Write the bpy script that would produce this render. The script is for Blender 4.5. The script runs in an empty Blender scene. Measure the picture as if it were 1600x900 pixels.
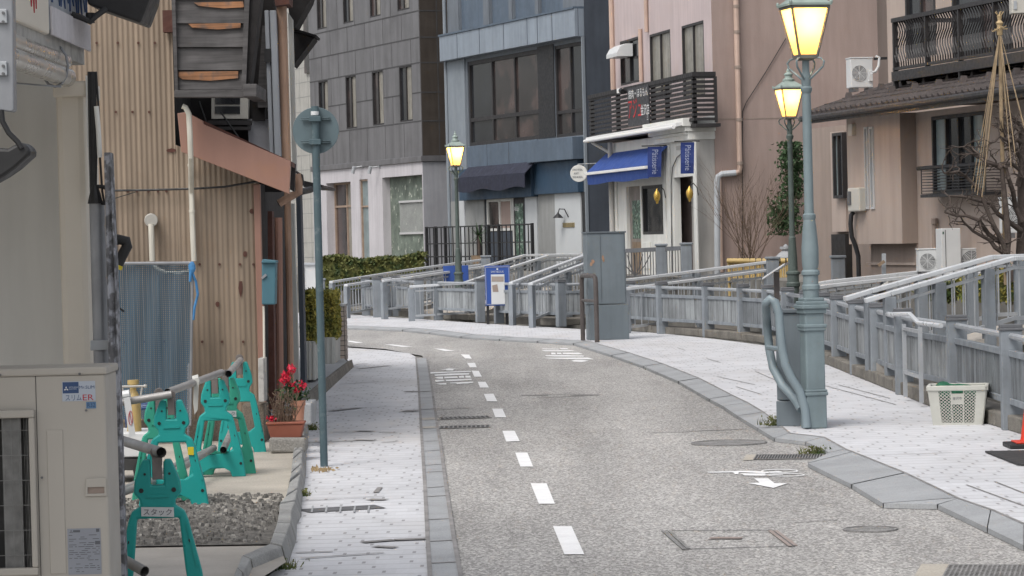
import bpy, math, random
from mathutils import Vector, Matrix
from mathutils.geometry import tessellate_polygon
random.seed(7)
S = bpy.context.scene
COL = S.collection
# ---------------------------------------------------------------- camera
F_PX, EYE = 4500.0, 1.7
PITCH, ROLL = math.atan(82/4500), 0.025
_F = Vector((0, math.cos(PITCH), -math.sin(PITCH)))
_R0 = Vector((1, 0, 0)); _U0 = Vector((0, math.sin(PITCH), math.cos(PITCH)))
_R = _R0*math.cos(ROLL) - _U0*math.sin(ROLL)
_U = _R0*math.sin(ROLL) + _U0*math.cos(ROLL)
CAM = Vector((0, 0, EYE))
cd = bpy.data.cameras.new('camera'); cam = bpy.data.objects.new('camera', cd); COL.objects.link(cam)
cd.sensor_width = 36; cd.lens = 36*F_PX/1600; cd.clip_start = 0.1; cd.clip_end = 2000
cam.matrix_world = Matrix(((_R.x, _U.x, -_F.x, 0), (_R.y, _U.y, -_F.y, 0), (_R.z, _U.z, -_F.z, EYE), (0, 0, 0, 1)))
S.camera = cam
# ---------------------------------------------------------------- sky, sun, exposure
W = bpy.data.worlds.new('World'); S.world = W; W.use_nodes = True
nt = W.node_tree; bg = nt.nodes['Background']
sky = nt.nodes.new('ShaderNodeTexSky'); sky.sky_type = 'NISHITA'; sky.sun_disc = False
SUN_EL, SUN_AZ = math.radians(56), math.radians(215)
sky.sun_elevation = SUN_EL; sky.sun_rotation = SUN_AZ; sky.dust_density = 4.0; sky.air_density = 1.0; sky.ozone_density = 0.6
hsv = nt.nodes.new('ShaderNodeHueSaturation'); hsv.inputs['Saturation'].default_value = 0.32
nt.links.new(sky.outputs[0], hsv.inputs['Color']); nt.links.new(hsv.outputs[0], bg.inputs[0])
bg.inputs[1].default_value = 0.13
sd = bpy.data.lights.new('sun', 'SUN'); sd.energy = 1.0; sd.angle = math.radians(25); sd.color = (1, .965, .92)
so = bpy.data.objects.new('sun', sd); COL.objects.link(so)
so.rotation_euler = (math.pi/2 - SUN_EL, 0, math.pi - SUN_AZ)
S.view_settings.view_transform = 'Standard'; S.view_settings.look = 'None'
S.view_settings.exposure = 0.50; S.view_settings.gamma = 1.0
S.render.engine = 'CYCLES'
S.cycles.use_denoising = True
S.cycles.max_bounces = 6
# ---------------------------------------------------------------- pixel -> place helpers
def ray(px, py): return _F + _R*((px-800)/F_PX) + _U*((450-py)/F_PX)
def G(px, py, z=0.0):
    r = ray(px, py); return CAM + r*((z-EYE)/r.z)
def AT(px, py, Y):
    r = ray(px, py); return CAM + r*(Y/r.y)
def V(*a): return Vector(a)
class Frame:
    """a vertical plane: u to the right, v outward, z up"""
    def __init__(s, x, y, ux, uy):
        l = math.hypot(ux, uy); s.o = Vector((x, y, 0)); s.u = Vector((ux/l, uy/l, 0)); s.n = Vector((uy/l, -ux/l, 0))
        s.rot = math.atan2(s.u.y, s.u.x)
    def P(s, u, v, z): return s.o + s.u*u + s.n*v + Vector((0, 0, z))
    def px(s, px, py, v=0.0):
        r = ray(px, py); o = s.o + s.n*v
        t = (o-CAM).dot(s.n)/r.dot(s.n); p = CAM + r*t
        return (p-s.o).dot(s.u), p.z
    def U(s, px, py, v=0.0): return s.px(px, py, v)[0]
    def Z(s, px, py, v=0.0): return s.px(px, py, v)[1]
WF = Frame(0, 0, 1, 0)            # u = x, v = -y
def front(Y): return Frame(0, Y, 1, 0)
# ---------------------------------------------------------------- mesh builder
BASE = {}
class MB:
    def __init__(s): s.v = []; s.f = []
    def add(s, vs, fs):
        n = len(s.v); s.v += [Vector(p) for p in vs]; s.f += [tuple(i+n for i in f) for f in fs]; return s
    def poly(s, pts): return s.add(pts, [tuple(range(len(pts)))])
    def prism(s, pts, off):
        n = len(pts); off = Vector(off); pts = [Vector(p) for p in pts]
        fs = [tuple(range(n)), tuple(range(2*n-1, n-1, -1))] + [(i, (i+1) % n, n+(i+1) % n, n+i) for i in range(n)]
        return s.add(pts + [p+off for p in pts], fs)
    def box(s, fr, u0, u1, v0, v1, z0, z1):
        if u1 < u0: u0, u1 = u1, u0
        if v1 < v0: v0, v1 = v1, v0
        if z1 < z0: z0, z1 = z1, z0
        return s.prism([fr.P(u0, v0, z0), fr.P(u1, v0, z0), fr.P(u1, v1, z0), fr.P(u0, v1, z0)], (0, 0, z1-z0))
    def rbox(s, c, sx, sy, sz, rot=0.0):
        fr = Frame(c[0], c[1], math.cos(rot), math.sin(rot)); return s.box(fr, -sx/2, sx/2, -sy/2, sy/2, c[2], c[2]+sz)
    def taper(s, c, sx0, sy0, sx1, sy1, z0, z1, rot=0.0):
        fr = Frame(c[0], c[1], math.cos(rot), math.sin(rot))
        a = [fr.P(i*sx0/2, j*sy0/2, z0) for i, j in ((-1,-1),(1,-1),(1,1),(-1,1))]; b = [fr.P(i*sx1/2, j*sy1/2, z1) for i, j in ((-1,-1),(1,-1),(1,1),(-1,1))]
        return s.add(a+b, [(0,1,2,3),(7,6,5,4),(0,1,5,4),(1,2,6,5),(2,3,7,6),(3,0,4,7)])
    def tube(s, pts, r, n=8, caps=True):
        pts = [Vector(p) for p in pts]; k = len(pts); rs = r if isinstance(r, (list, tuple)) else [r]*k
        vs = []; ref = None
        for i, p in enumerate(pts):
            d = (pts[min(i+1, k-1)] - pts[max(i-1, 0)]).normalized()
            if ref is None: ref = Vector((0, 0, 1)) if abs(d.z) < .9 else Vector((1, 0, 0))
            a = (ref - d*ref.dot(d))
            if a.length < 1e-5: a = d.orthogonal()
            a.normalize(); b = d.cross(a); ref = a
            vs += [p + (a*math.cos(2*math.pi*j/n+math.pi/n) + b*math.sin(2*math.pi*j/n+math.pi/n))*rs[i] for j in range(n)]
        fs = [(i*n+j, i*n+(j+1) % n, (i+1)*n+(j+1) % n, (i+1)*n+j) for i in range(k-1) for j in range(n)]
        if caps: fs += [tuple(range(n)), tuple(range(k*n-1, (k-1)*n-1, -1))]
        return s.add(vs, fs)
    def ring(s, pts, r, n=6):
        pts = [Vector(p) for p in pts]; return s.tube(pts + [pts[0], pts[1]], r, n, False)
    def bar(s, p, q, w, h, up=(0, 0, 1)):
        p, q = Vector(p), Vector(q); d = (q-p).normalized(); a = d.cross(Vector(up))
        if a.length < 1e-5: a = Vector((1, 0, 0))
        a.normalize(); b = a.cross(d)
        c = [p + a*i*w/2 + b*j*h/2 for i, j in ((-1,-1),(1,-1),(1,1),(-1,1))]
        return s.prism(c, q-p)
    def lathe(s, c, prof, n=16, rot=0.0):
        k = len(prof); vs = [Vector((c[0]+r*math.cos(2*math.pi*j/n+rot), c[1]+r*math.sin(2*math.pi*j/n+rot), c[2]+z)) for r, z in prof for j in range(n)]
        fs = [(i*n+j, i*n+(j+1) % n, (i+1)*n+(j+1) % n, (i+1)*n+j) for i in range(k-1) for j in range(n)]
        fs += [tuple(range(n)), tuple(range(k*n-1, (k-1)*n-1, -1))]
        return s.add(vs, fs)
    def disc(s, c, nrm, r, th, n=24):
        c = Vector(c); nrm = Vector(nrm).normalized(); return s.tube([c-nrm*th/2, c+nrm*th/2], r, n)
    def plate(s, fr, outer, holes, v0, v1):
        loops = [outer] + list(holes); flat = [p for l in loops for p in l]
        tris = tessellate_polygon([[Vector((a, b, 0)) for a, b in l] for l in loops])
        n = len(flat); vs = [fr.P(a, v0, b) for a, b in flat] + [fr.P(a, v1, b) for a, b in flat]
        fs = [tuple(t) for t in tris] + [tuple(i+n for i in reversed(t)) for t in tris]
        o = 0
        for l in loops:
            m = len(l)
            fs += [(o+i, o+(i+1) % m, o+n+(i+1) % m, o+n+i) for i in range(m)]; o += m
        return s.add(vs, fs)
    def sphere(s, c, rx, ry, rz, n=12, m=7):
        prof = [(math.sin(math.pi*i/m), -math.cos(math.pi*i/m)) for i in range(m+1)]
        vs = [Vector((c[0]+rx*max(a, .02)*math.cos(2*math.pi*j/n), c[1]+ry*max(a, .02)*math.sin(2*math.pi*j/n), c[2]+rz*b)) for a, b in prof for j in range(n)]
        fs = [(i*n+j, i*n+(j+1) % n, (i+1)*n+(j+1) % n, (i+1)*n+j) for i in range(m) for j in range(n)] + [tuple(range(n)), tuple(range((m+1)*n-1, m*n-1, -1))]
        return s.add(vs, fs)
    def leaves(s, samp, n, size, flat=0.0):
        for _ in range(n):
            c = samp(); a = Vector((random.gauss(0, 1), random.gauss(0, 1), random.gauss(0, 1)*(1-flat))).normalized()
            b = a.orthogonal().normalized(); b.rotate(Matrix.Rotation(random.uniform(0, 6.28), 3, a)); k = a.cross(b)
            w = size*random.uniform(.6, 1.3)
            s.add([c-b*w, c+k*w*.5, c+b*w, c-k*w*.5], [(0, 1, 2, 3)])
        return s
    def build(s, name, m, parent=None, smooth=False, bevel=0, base=None, rot=0.0, label=None, cat=None, group=None, kind=None, sharp=0.6):
        me = bpy.data.meshes.new(name); o = bpy.data.objects.new(name, me); COL.objects.link(o)
        if parent is not None: M_ = BASE[parent.name]
        else:
            if base is None:
                xs = [p.x for p in s.v]; ys = [p.y for p in s.v]; zs = [p.z for p in s.v]
                base = ((min(xs)+max(xs))/2, (min(ys)+max(ys))/2, min(zs)) if kind is None else (0, 0, 0)
            M_ = Matrix.Translation(Vector(base)) @ Matrix.Rotation(rot, 4, 'Z'); o.location = base; o.rotation_euler = (0, 0, rot)
        inv = M_.inverted()
        import bmesh
        me.from_pydata([inv @ p for p in s.v], [], s.f)
        bm = bmesh.new(); bm.from_mesh(me); bmesh.ops.recalc_face_normals(bm, faces=bm.faces)
        if smooth:
            for f in bm.faces: f.smooth = True
            for e in bm.edges:
                if len(e.link_faces) == 2 and e.calc_face_angle(0) > sharp: e.smooth = False
        bm.to_mesh(me); bm.free()
        me.materials.append(m); BASE[o.name] = M_
        if parent is not None: o.parent = parent
        if bevel:
            b = o.modifiers.new('bevel', 'BEVEL'); b.width = bevel; b.segments = 2; b.limit_method = 'ANGLE'; b.angle_limit = 0.6
        if label: o['label'] = label
        if cat: o['category'] = cat
        if group: o['group'] = group
        if kind: o['kind'] = kind
        return o
def thing(name, label, cat, base, rot=0.0, group=None):
    o = bpy.data.objects.new(name, None); COL.objects.link(o); o.empty_display_size = .2
    o.location = base; o.rotation_euler = (0, 0, rot); o['label'] = label; o['category'] = cat
    if group: o['group'] = group
    BASE[o.name] = Matrix.Translation(Vector(base)) @ Matrix.Rotation(rot, 4, 'Z')
    return o
def copy_thing(src, loc, rot=None, label=None, skip=()):
    r = src.copy(); COL.objects.link(r); r.location = loc
    if rot is not None: r.rotation_euler = (0, 0, rot)
    if label: r['label'] = label
    def rec(a, b):
        for ch in a.children:
            if ch.name.split('.')[0] in skip: continue
            c = ch.copy(); COL.objects.link(c); c.parent = b; rec(ch, c)
    rec(src, r)
    BASE[r.name] = Matrix.Translation(Vector(loc)) @ Matrix.Rotation(r.rotation_euler.z, 4, 'Z')
    return r
def text(s, c, right, up, w, h, m, parent, name='lettering', th=0.004):
    """flat lettering of width w and height h centred on c"""
    cu = bpy.data.curves.new(name, 'FONT'); cu.body = s; cu.size = 1; cu.resolution_u = 3
    ob = bpy.data.objects.new(name+'_t', cu); COL.objects.link(ob)
    dg = bpy.context.evaluated_depsgraph_get(); dg.update()
    me = bpy.data.meshes.new_from_object(ob.evaluated_get(dg))
    vs = [v.co.copy() for v in me.vertices]; fs = [tuple(p.vertices) for p in me.polygons]
    bpy.data.objects.remove(ob); bpy.data.curves.remove(cu); bpy.data.meshes.remove(me)
    if not vs: return None
    x0 = min(v.x for v in vs); x1 = max(v.x for v in vs); y0 = min(v.y for v in vs); y1 = max(v.y for v in vs)
    right = Vector(right).normalized(); up = Vector(up).normalized(); n = right.cross(up)
    mb = MB(); c = Vector(c)
    k = len(vs)
    pts = [c + right*((v.x-(x0+x1)/2)/(x1-x0)*w) + up*((v.y-(y0+y1)/2)/(y1-y0)*h) for v in vs]
    mb.add([p + n*th for p in pts], fs)
    return mb.build(name, m, parent)
# ---------------------------------------------------------------- materials
MT = {}
def mat(name, col, rough=.7, var=.18, scale=3.0, fine=0.0, streak=0.0, stretch=(1, 1, .12), bump=0.0, bscale=60, metal=0.0, dark=None, dscale=1.2, damt=.5, emit=None, estr=1.0, spec=.5, col2=None, c2scale=2.0, c2lo=.5, c2hi=.6, alpha=None, coat=0):
    """base colour with broad mottling, optional vertical runs, stains, a second colour in patches, and fine bump"""
    m = bpy.data.materials.new(name); m.use_nodes = True; t = m.node_tree; N = t.nodes; L = t.links
    b = N['Principled BSDF']; tc = N.new('ShaderNodeTexCoord'); co = tc.outputs['Object']
    def noise(sc, det=4, st=None, rough_=.55):
        n = N.new('ShaderNodeTexNoise'); n.inputs['Scale'].default_value = sc; n.inputs['Detail'].default_value = det; n.inputs['Roughness'].default_value = rough_
        if st:
            mp = N.new('ShaderNodeMapping'); mp.inputs['Scale'].default_value = st; L.new(co, mp.inputs[0]); L.new(mp.outputs[0], n.inputs['Vector'])
        else: L.new(co, n.inputs['Vector'])
        return n.outputs['Fac']
    def rng(x, a, b_, c, d):
        r = N.new('ShaderNodeMapRange'); r.inputs[1].default_value = a; r.inputs[2].default_value = b_; r.inputs[3].default_value = c; r.inputs[4].default_value = d; L.new(x, r.inputs[0]); return r.outputs[0]
    def mul(c, f):
        x = N.new('ShaderNodeMix'); x.data_type = 'RGBA'; x.blend_type = 'MULTIPLY'; x.inputs[0].default_value = 1
        L.new(c, x.inputs[6]); L.new(f, x.inputs[7]); return x.outputs[2]
    rgb = N.new('ShaderNodeRGB'); rgb.outputs[0].default_value = (*col, 1); c = rgb.outputs[0]
    def mixc(c, c2, f):
        x = N.new('ShaderNodeMix'); x.data_type = 'RGBA'; L.new(f, x.inputs[0]); L.new(c, x.inputs[6]); x.inputs[7].default_value = (*c2, 1); return x.outputs[2]
    if col2: c = mixc(c, col2, rng(noise(c2scale, 5), c2lo, c2hi, 0, 1))
    if var: c = mul(c, rng(noise(scale, 5), .3, .7, 1-var, 1+var*.6))
    if fine: c = mul(c, rng(noise(bscale*1.5, 2), .3, .7, 1-fine, 1+fine))
    if streak: c = mul(c, rng(noise(7, 4, stretch), .35, .7, 1.05, 1-streak))
    if dark: c = mixc(c, dark, rng(noise(dscale, 6, None, .7), .55, .75, 0, damt))
    L.new(c, b.inputs['Base Color'])
    b.inputs['Metallic'].default_value = metal; b.inputs['Specular IOR Level'].default_value = spec
    if coat: b.inputs['Coat Weight'].default_value = coat; b.inputs['Coat Roughness'].default_value = .15
    L.new(rng(noise(scale*3, 3), .3, .7, max(rough-.12, .02), min(rough+.12, 1)), b.inputs['Roughness'])
    if bump:
        bp = N.new('ShaderNodeBump'); bp.inputs['Strength'].default_value = bump; bp.inputs['Distance'].default_value = .02; L.new(noise(bscale, 4), bp.inputs['Height']); L.new(bp.outputs[0], b.inputs['Normal'])
    if emit: b.inputs['Emission Color'].default_value = (*emit, 1); b.inputs['Emission Strength'].default_value = estr
    if alpha is not None: b.inputs['Alpha'].default_value = alpha
    MT[name] = m; return m
# ---------------------------------------------------------------- paving materials
def tile_mat(name, col, line, U_=.125, V_=.22, dotx=.075, doty=.42, dens=.5):
    m = bpy.data.materials.new(name); m.use_nodes = True; t = m.node_tree; N = t.nodes; L = t.links
    b = N['Principled BSDF']; tc = N.new('ShaderNodeTexCoord'); sx = N.new('ShaderNodeSeparateXYZ'); L.new(tc.outputs['Object'], sx.inputs[0])
    def mth(op, a, b_=None, c_=None):
        n = N.new('ShaderNodeMath'); n.operation = op
        for i, x in enumerate((a, b_, c_)):
            if x is None: continue
            if isinstance(x, (int, float)): n.inputs[i].default_value = x
            else: L.new(x, n.inputs[i])
        return n.outputs[0]
    def noise(sc, det=3, st=(1, 1, 1)):
        mp = N.new('ShaderNodeMapping'); mp.inputs['Scale'].default_value = st; L.new(tc.outputs['Object'], mp.inputs[0])
        n = N.new('ShaderNodeTexNoise'); n.inputs['Scale'].default_value = sc; n.inputs['Detail'].default_value = det; L.new(mp.outputs[0], n.inputs['Vector']); return n.outputs['Fac']
    X, Y = sx.outputs[0], sx.outputs[1]
    v = mth('DIVIDE', Y, V_); row = mth('FLOOR', v); fv = mth('FRACT', v)
    off = mth('MULTIPLY', mth('MODULO', row, 2.0), .5)
    u = mth('ADD', mth('DIVIDE', X, U_), off); colm = mth('FLOOR', u); fu = mth('FRACT', u)
    wn = N.new('ShaderNodeTexWhiteNoise'); wn.noise_dimensions = '2D'; cb = N.new('ShaderNodeCombineXYZ'); L.new(colm, cb.inputs[0]); L.new(row, cb.inputs[1]); L.new(cb.outputs[0], wn.inputs['Vector'])
    w = wn.outputs['Value']; wr = N.new('ShaderNodeTexWhiteNoise'); wr.noise_dimensions = '1D'; L.new(row, wr.inputs['W'])
    dot = mth('MULTIPLY', mth('LESS_THAN', mth('ABSOLUTE', mth('SUBTRACT', fu, .5)), dotx), mth('LESS_THAN', mth('ABSOLUTE', mth('SUBTRACT', fv, .5)), doty/2))
    dot = mth('MULTIPLY', dot, mth('LESS_THAN', w, dens))
    ln = mth('MULTIPLY', mth('LESS_THAN', fv, .05), mth('MULTIPLY_ADD', wr.outputs['Value'], .9, -.05)); ln = mth('MULTIPLY', ln, mth('GREATER_THAN', noise(1.6, 2), .42))
    ln2 = mth('MULTIPLY', mth('LESS_THAN', mth('FRACT', mth('MULTIPLY', v, 1.0)), .12), .24)
    k = mth('MAXIMUM', mth('MULTIPLY', dot, .62), mth('MAXIMUM', mth('MULTIPLY', ln, .75), ln2))
    mx = N.new('ShaderNodeMix'); mx.data_type = 'RGBA'; L.new(k, mx.inputs[0])
    base = N.new('ShaderNodeMix'); base.data_type = 'RGBA'; base.blend_type = 'MULTIPLY'; base.inputs[0].default_value = 1; base.inputs[6].default_value = (*col, 1)
    g = mth('MULTIPLY_ADD', noise(.9, 6), .34, .82); g = mth('MULTIPLY', g, mth('MULTIPLY_ADD', w, .09, .95)); g = mth('MULTIPLY', g, mth('MULTIPLY_ADD', noise(45, 3), .22, .89))
    L.new(g, base.inputs[7])
    dirt = N.new('ShaderNodeMix'); dirt.data_type = 'RGBA'; mr = N.new('ShaderNodeMapRange'); L.new(noise(.55, 6, (1, .5, 1)), mr.inputs[0]); mr.inputs[1].default_value = .5; mr.inputs[2].default_value = .8; mr.inputs[3].default_value = 0; mr.inputs[4].default_value = .45
    L.new(mr.outputs[0], dirt.inputs[0]); L.new(base.outputs[2], dirt.inputs[6]); dirt.inputs[7].default_value = (.40, .37, .33, 1)
    L.new(dirt.outputs[2], mx.inputs[6]); mx.inputs[7].default_value = (*line, 1); L.new(mx.outputs[2], b.inputs['Base Color']); b.inputs['Roughness'].default_value = .75; b.inputs['Specular IOR Level'].default_value = .3
    MT[name] = m; return m
def road_mat():
    m = bpy.data.materials.new('exposed_aggregate'); m.use_nodes = True; t = m.node_tree; N = t.nodes; L = t.links; b = N['Principled BSDF']; tc = N.new('ShaderNodeTexCoord')
    vo = N.new('ShaderNodeTexVoronoi'); vo.inputs['Scale'].default_value = 85; mp = N.new('ShaderNodeMapping'); mp.inputs['Scale'].default_value = (1, .45, 1); L.new(tc.outputs['Object'], mp.inputs[0]); L.new(mp.outputs[0], vo.inputs['Vector'])
    sep = N.new('ShaderNodeSeparateColor'); L.new(vo.outputs['Color'], sep.inputs[0])
    cr = N.new('ShaderNodeValToRGB'); e = cr.color_ramp.elements
    e[0].position = 0; e[0].color = (.22, .213, .204, 1); e[1].position = 1; e[1].color = (.58, .565, .54, 1)
    for p, c in ((.25, (.27, .262, .252)), (.5, (.355, .345, .33)), (.8, (.45, .435, .42))): x = e.new(p); x.color = (*c, 1)
    L.new(sep.outputs[0], cr.inputs[0])
    n = N.new('ShaderNodeTexNoise'); n.inputs['Scale'].default_value = .5; n.inputs['Detail'].default_value = 7; n.inputs['Roughness'].default_value = .65; L.new(tc.outputs['Object'], n.inputs['Vector'])
    r = N.new('ShaderNodeMapRange'); r.inputs[1].default_value = .3; r.inputs[2].default_value = .7; r.inputs[3].default_value = .9; r.inputs[4].default_value = 1.08; L.new(n.outputs[0], r.inputs[0])
    n2 = N.new('ShaderNodeTexNoise'); n2.inputs['Scale'].default_value = 1.3; n2.inputs['Detail'].default_value = 5; mp2 = N.new('ShaderNodeMapping'); mp2.inputs['Scale'].default_value = (1, .10, 1); L.new(tc.outputs['Object'], mp2.inputs[0]); L.new(mp2.outputs[0], n2.inputs['Vector']); r2 = N.new('ShaderNodeMapRange'); r2.inputs[1].default_value = .35; r2.inputs[2].default_value = .65; r2.inputs[3].default_value = .80; r2.inputs[4].default_value = 1.08; L.new(n2.outputs[0], r2.inputs[0]); mm_ = N.new('ShaderNodeMath'); mm_.operation = 'MULTIPLY'; L.new(r.outputs[0], mm_.inputs[0]); L.new(r2.outputs[0], mm_.inputs[1])
    x = N.new('ShaderNodeMix'); x.data_type = 'RGBA'; x.blend_type = 'MULTIPLY'; x.inputs[0].default_value = 1; L.new(cr.outputs[0], x.inputs[6]); L.new(mm_.outputs[0], x.inputs[7]); L.new(x.outputs[2], b.inputs['Base Color'])
    bp = N.new('ShaderNodeBump'); bp.inputs['Strength'].default_value = .35; bp.inputs['Distance'].default_value = .008; L.new(sep.outputs[1], bp.inputs['Height']); L.new(bp.outputs[0], b.inputs['Normal'])
    b.inputs['Roughness'].default_value = .8; b.inputs['Specular IOR Level'].default_value = .3
    MT['road'] = m; return m
road_mat()
tile_mat('tile', (.555, .56, .58), (.16, .15, .15))
mat('granite', (.33, .34, .35), .75, .14, 2, fine=.12, bump=.3, dark=(.18, .17, .15), damt=.35)
mat('granite_dark', (.24, .235, .225), .8, .25, 3, fine=.2, bump=.5, dark=(.10, .095, .08), damt=.6)
mat('kerb_stone', (.31, .31, .30), .8, .25, 3, fine=.15, bump=.4, dark=(.15, .14, .12), damt=.55, dscale=2.5)
mat('joint', (.25, .24, .235), .9, .3, 4)
mat('steelgrey', (.15, .15, .155), .6, .3, 8, metal=.4)
mat('paint_white', (.80, .80, .80), .6, .08, 6, fine=.06, bscale=80, dark=(.5, .49, .47), damt=.25, dscale=5)
mat('soil', (.16, .13, .10), .95, .3, 2)
mat('concrete', (.42, .385, .33), .85, .2, 1.5, fine=.18, bump=.3, bscale=50, dark=(.25, .22, .18), damt=.35)
mat('concrete_bare', (.40, .37, .33), .85, .15, 1.2, fine=.06, bump=.15, dark=(.24, .22, .19), damt=.5, dscale=.9)
mat('mossy_curb', (.20, .185, .16), .9, .3, 4, fine=.2, bump=.6, dark=(.07, .065, .05), damt=.75, dscale=2.2)
mat('water', (.03, .04, .035), .08, .2, 2)
mat('stone_wall', (.20, .19, .17), .9, .4, 2.5, bump=.8, bscale=8, dark=(.08, .08, .06), damt=.6)
mat('leaf_red', (.22, .10, .05), .8, .5, 30)
def sheet(name, pts, m, kind='structure', z=None):
    """a flat sheet from pixel outline points"""
    mb = MB(); P = [G(a, b, z) if len((a, b)) == 2 and not isinstance(a, Vector) else a for a, b in pts]
    mb.poly(P); return mb.build(name, m, kind=kind)
def flat(name, P, m):
    mb = MB(); fl = [Vector(p) for p in P]; tr = tessellate_polygon([fl]); mb.add(fl, [tuple(t) for t in tr]); return mb.build(name, m, kind='structure')
# canal line: X on the near bank as a function of distance
CAN = [(4.2, -30), (4.0, 23), (3.93, 33.4), (3.72, 40), (3.1, 43.5), (2.35, 47), (1.2, 49.6), (-.2, 53.3), (-1.6, 57.4), (-3.3, 62.5), (-7, 70), (-40, 118)]
FAR = [(6.6, -30), (6.3, 33), (5.4, 38.5), (5.2, 43), (4.7, 48), (3.9, 53), (2.4, 57.5), (1, 61.5), (-.6, 64.5), (-2.6, 69), (-6, 77), (-38, 124)]
mb = MB(); mb.poly([V(-900, -200, -1.35), V(900, -200, -1.35), V(900, 1500, -1.35), V(-900, 1500, -1.35)]); mb.build('ground', MT['soil'], kind='structure')
def slab(name, P, z0, z1, m):
    mb = MB(); n = len(P); fl = [V(x, y, 0) for x, y in P]; tr = tessellate_polygon([fl])
    mb.add([V(x, y, z1) for x, y in P] + [V(x, y, z0) for x, y in P], [tuple(t) for t in tr] + [(i, (i+1) % n, n+(i+1) % n, n+i) for i in range(n)]); return mb.build(name, m, kind='structure')
slab('near_bank', CAN + [(-300, 118), (-300, -30)], -1.34, -.02, MT['stone_wall'])
slab('far_bank', [(300, 124)] + [(300, -30)] + FAR, -1.34, .82, MT['stone_wall'])
flat('water', [V(x-.3, y, -.95) for x, y in CAN] + [V(x+.3, y, -.95) for x, y in reversed(FAR)], MT['water'])
# ---- road
flat('road', [V(-1.2, -25, 0), V(4.1, -25, 0)] + [V(4.1, 20, 0), V(3.9, 33, 0), V(3.5, 40, 0), V(1.9, 47, 0), V(0, 50.5, 0), V(-2, 55, 0), V(-6, 63, 0), V(-30, 86, 0), V(-30, 62, 0), G(540, 541), G(600, 545), G(660, 556), G(672, 600), G(680, 660), G(690, 720), G(700, 780), G(712, 860), G(718, 900)], MT['road'])
GL = [(672, 900), (668, 840), (664, 760), (660, 700), (657, 650), (654, 600), (650, 558)]
GR = [(720, 900), (709, 840), (697, 760), (689, 700), (681, 650), (674, 600), (667, 560)]
KB = [(424, 896), (451, 882), (460, 849), (464, 816), (471, 807), (472, 784), (478, 742), (479, 707), (484, 660), (487, 633), (510, 613), (553, 573)]
kb = [G(a, b, .006) for a, b in KB]
flat('left_pavement', [V(-.5, 8, .006)] + [G(a, b, .006) for a, b in GL] + [G(640, 552, .006), G(600, 547, .006), G(540, 543, .006), V(-30, 61.6, .006), V(-30, 41.5, .006), V(-3.2, 41.5, .006), V(-2.35, 40.6, .006)] + list(reversed(kb)) + [V(-1.35, 13.5, .006), V(-1.3, 8, .006)], MT['tile'])
flat('gutter', [V(-.5, 8, .010)] + [G(a, b, .010) for a, b in GL] + [G(a, b, .010) for a, b in reversed(GR)] + [V(-.31, 8, .010)], MT['granite'])
mb = MB()
for y in (0, 1): pass
ys = [880, 846, 812, 776, 762, 738, 727, 705, 690, 668, 640, 622, 604, 590, 577]
def lerp_poly(L_, y):
    for (a, b), (c, d) in zip(L_, L_[1:]):
        if b >= y >= d: return a+(c-a)*(b-y)/(b-d)
    return L_[-1][0]
for y in ys:
    a, b = G(lerp_poly(GL, y)+1, y, .013), G(lerp_poly(GR, y)-1, y-2, .013); mb.poly([a, b, b+V(0, .03, 0), a+V(0, .03, 0)])
for L_, s_ in ((GL, 1), (GR, -1)):
    for (a, b), (c, d) in zip(L_, L_[1:]):
        p, q = G(a, b, .014), G(c, d, .014); mb.poly([p-V(.012, 0, 0), p+V(.012, 0, 0), q+V(.012, 0, 0), q-V(.012, 0, 0)])
mb.build('gutter_joints', MT['joint'], kind='structure')
# ---- centre dashes
DASH = [((864, 822), (893, 822), (913, 866), (882, 866)), ((829, 755), (854, 755), (867, 787), (842, 787)), ((805, 707), (824, 707), (833, 729), (813, 729)), ((785, 673), (804, 673), (812, 689), (791, 690)), ((769, 638.5), (785, 638.5), (791, 652), (774, 652)), ((756, 615.5), (771, 615), (777, 627), (761, 627)), ((746.5, 596.5), (758.5, 596.5), (764, 605.5), (750, 605.5)), ((737, 579), (748, 579.5), (753, 588.5), (741, 588.5)), ((730, 567), (742, 567), (745, 574), (734, 574)), ((720, 553.5), (733, 554), (737, 560.5), (727, 560)), ((678, 544.5), (692, 545), (712, 548.5), (695, 548.5)), ((600, 538), (612, 538), (645, 541.5), (628, 542)), ((539, 532.5), (549, 532.5), (568, 535.5), (556, 536))]
mb = MB()
for d in DASH: mb.poly([G(a, b, .005) for a, b in d])
DF = [(8.2, 10), (11.6, 13.4)]
for i in range(3):
    y = 12.2-3.4*i; mb.poly([V(.36, y, .005), V(.5, y, .005), V(.53, y-1.7, .005), V(.39, y-1.7, .005)])
mb.build('lane_dashes', MT['paint_white'], kind='structure')
# ---- bicycle lane marks
mb = MB(); g5 = lambda a, b: G(a, b, .005)
def zz(pts, ox, oy, s): mb.poly([g5(ox+a/s, oy+b/s) for a, b in pts])
Q = lambda pts: zz(pts, 1060, 660, 6.667)
Q([(790, 582), (935, 582), (1000, 632), (1135, 634), (990, 682), (720, 630), (845, 626)])
def ringm(cx, cy, rx, ry, w, ox, oy, s, n=20):
    for i in range(n):
        a, b = 2*math.pi*i/n, 2*math.pi*(i+1)/n
        zz([(cx+rx*math.cos(a), cy+ry*math.sin(a)), (cx+rx*math.cos(b), cy+ry*math.sin(b)), (cx+(rx-w)*math.cos(b), cy+(ry-w*.28)*math.sin(b)), (cx+(rx-w)*math.cos(a), cy+(ry-w*.28)*math.sin(a))], ox, oy, s)
ringm(1055, 505, 195, 20, 22, 1060, 660, 6.667); ringm(1120, 546, 200, 17, 22, 1060, 660, 6.667)
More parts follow.
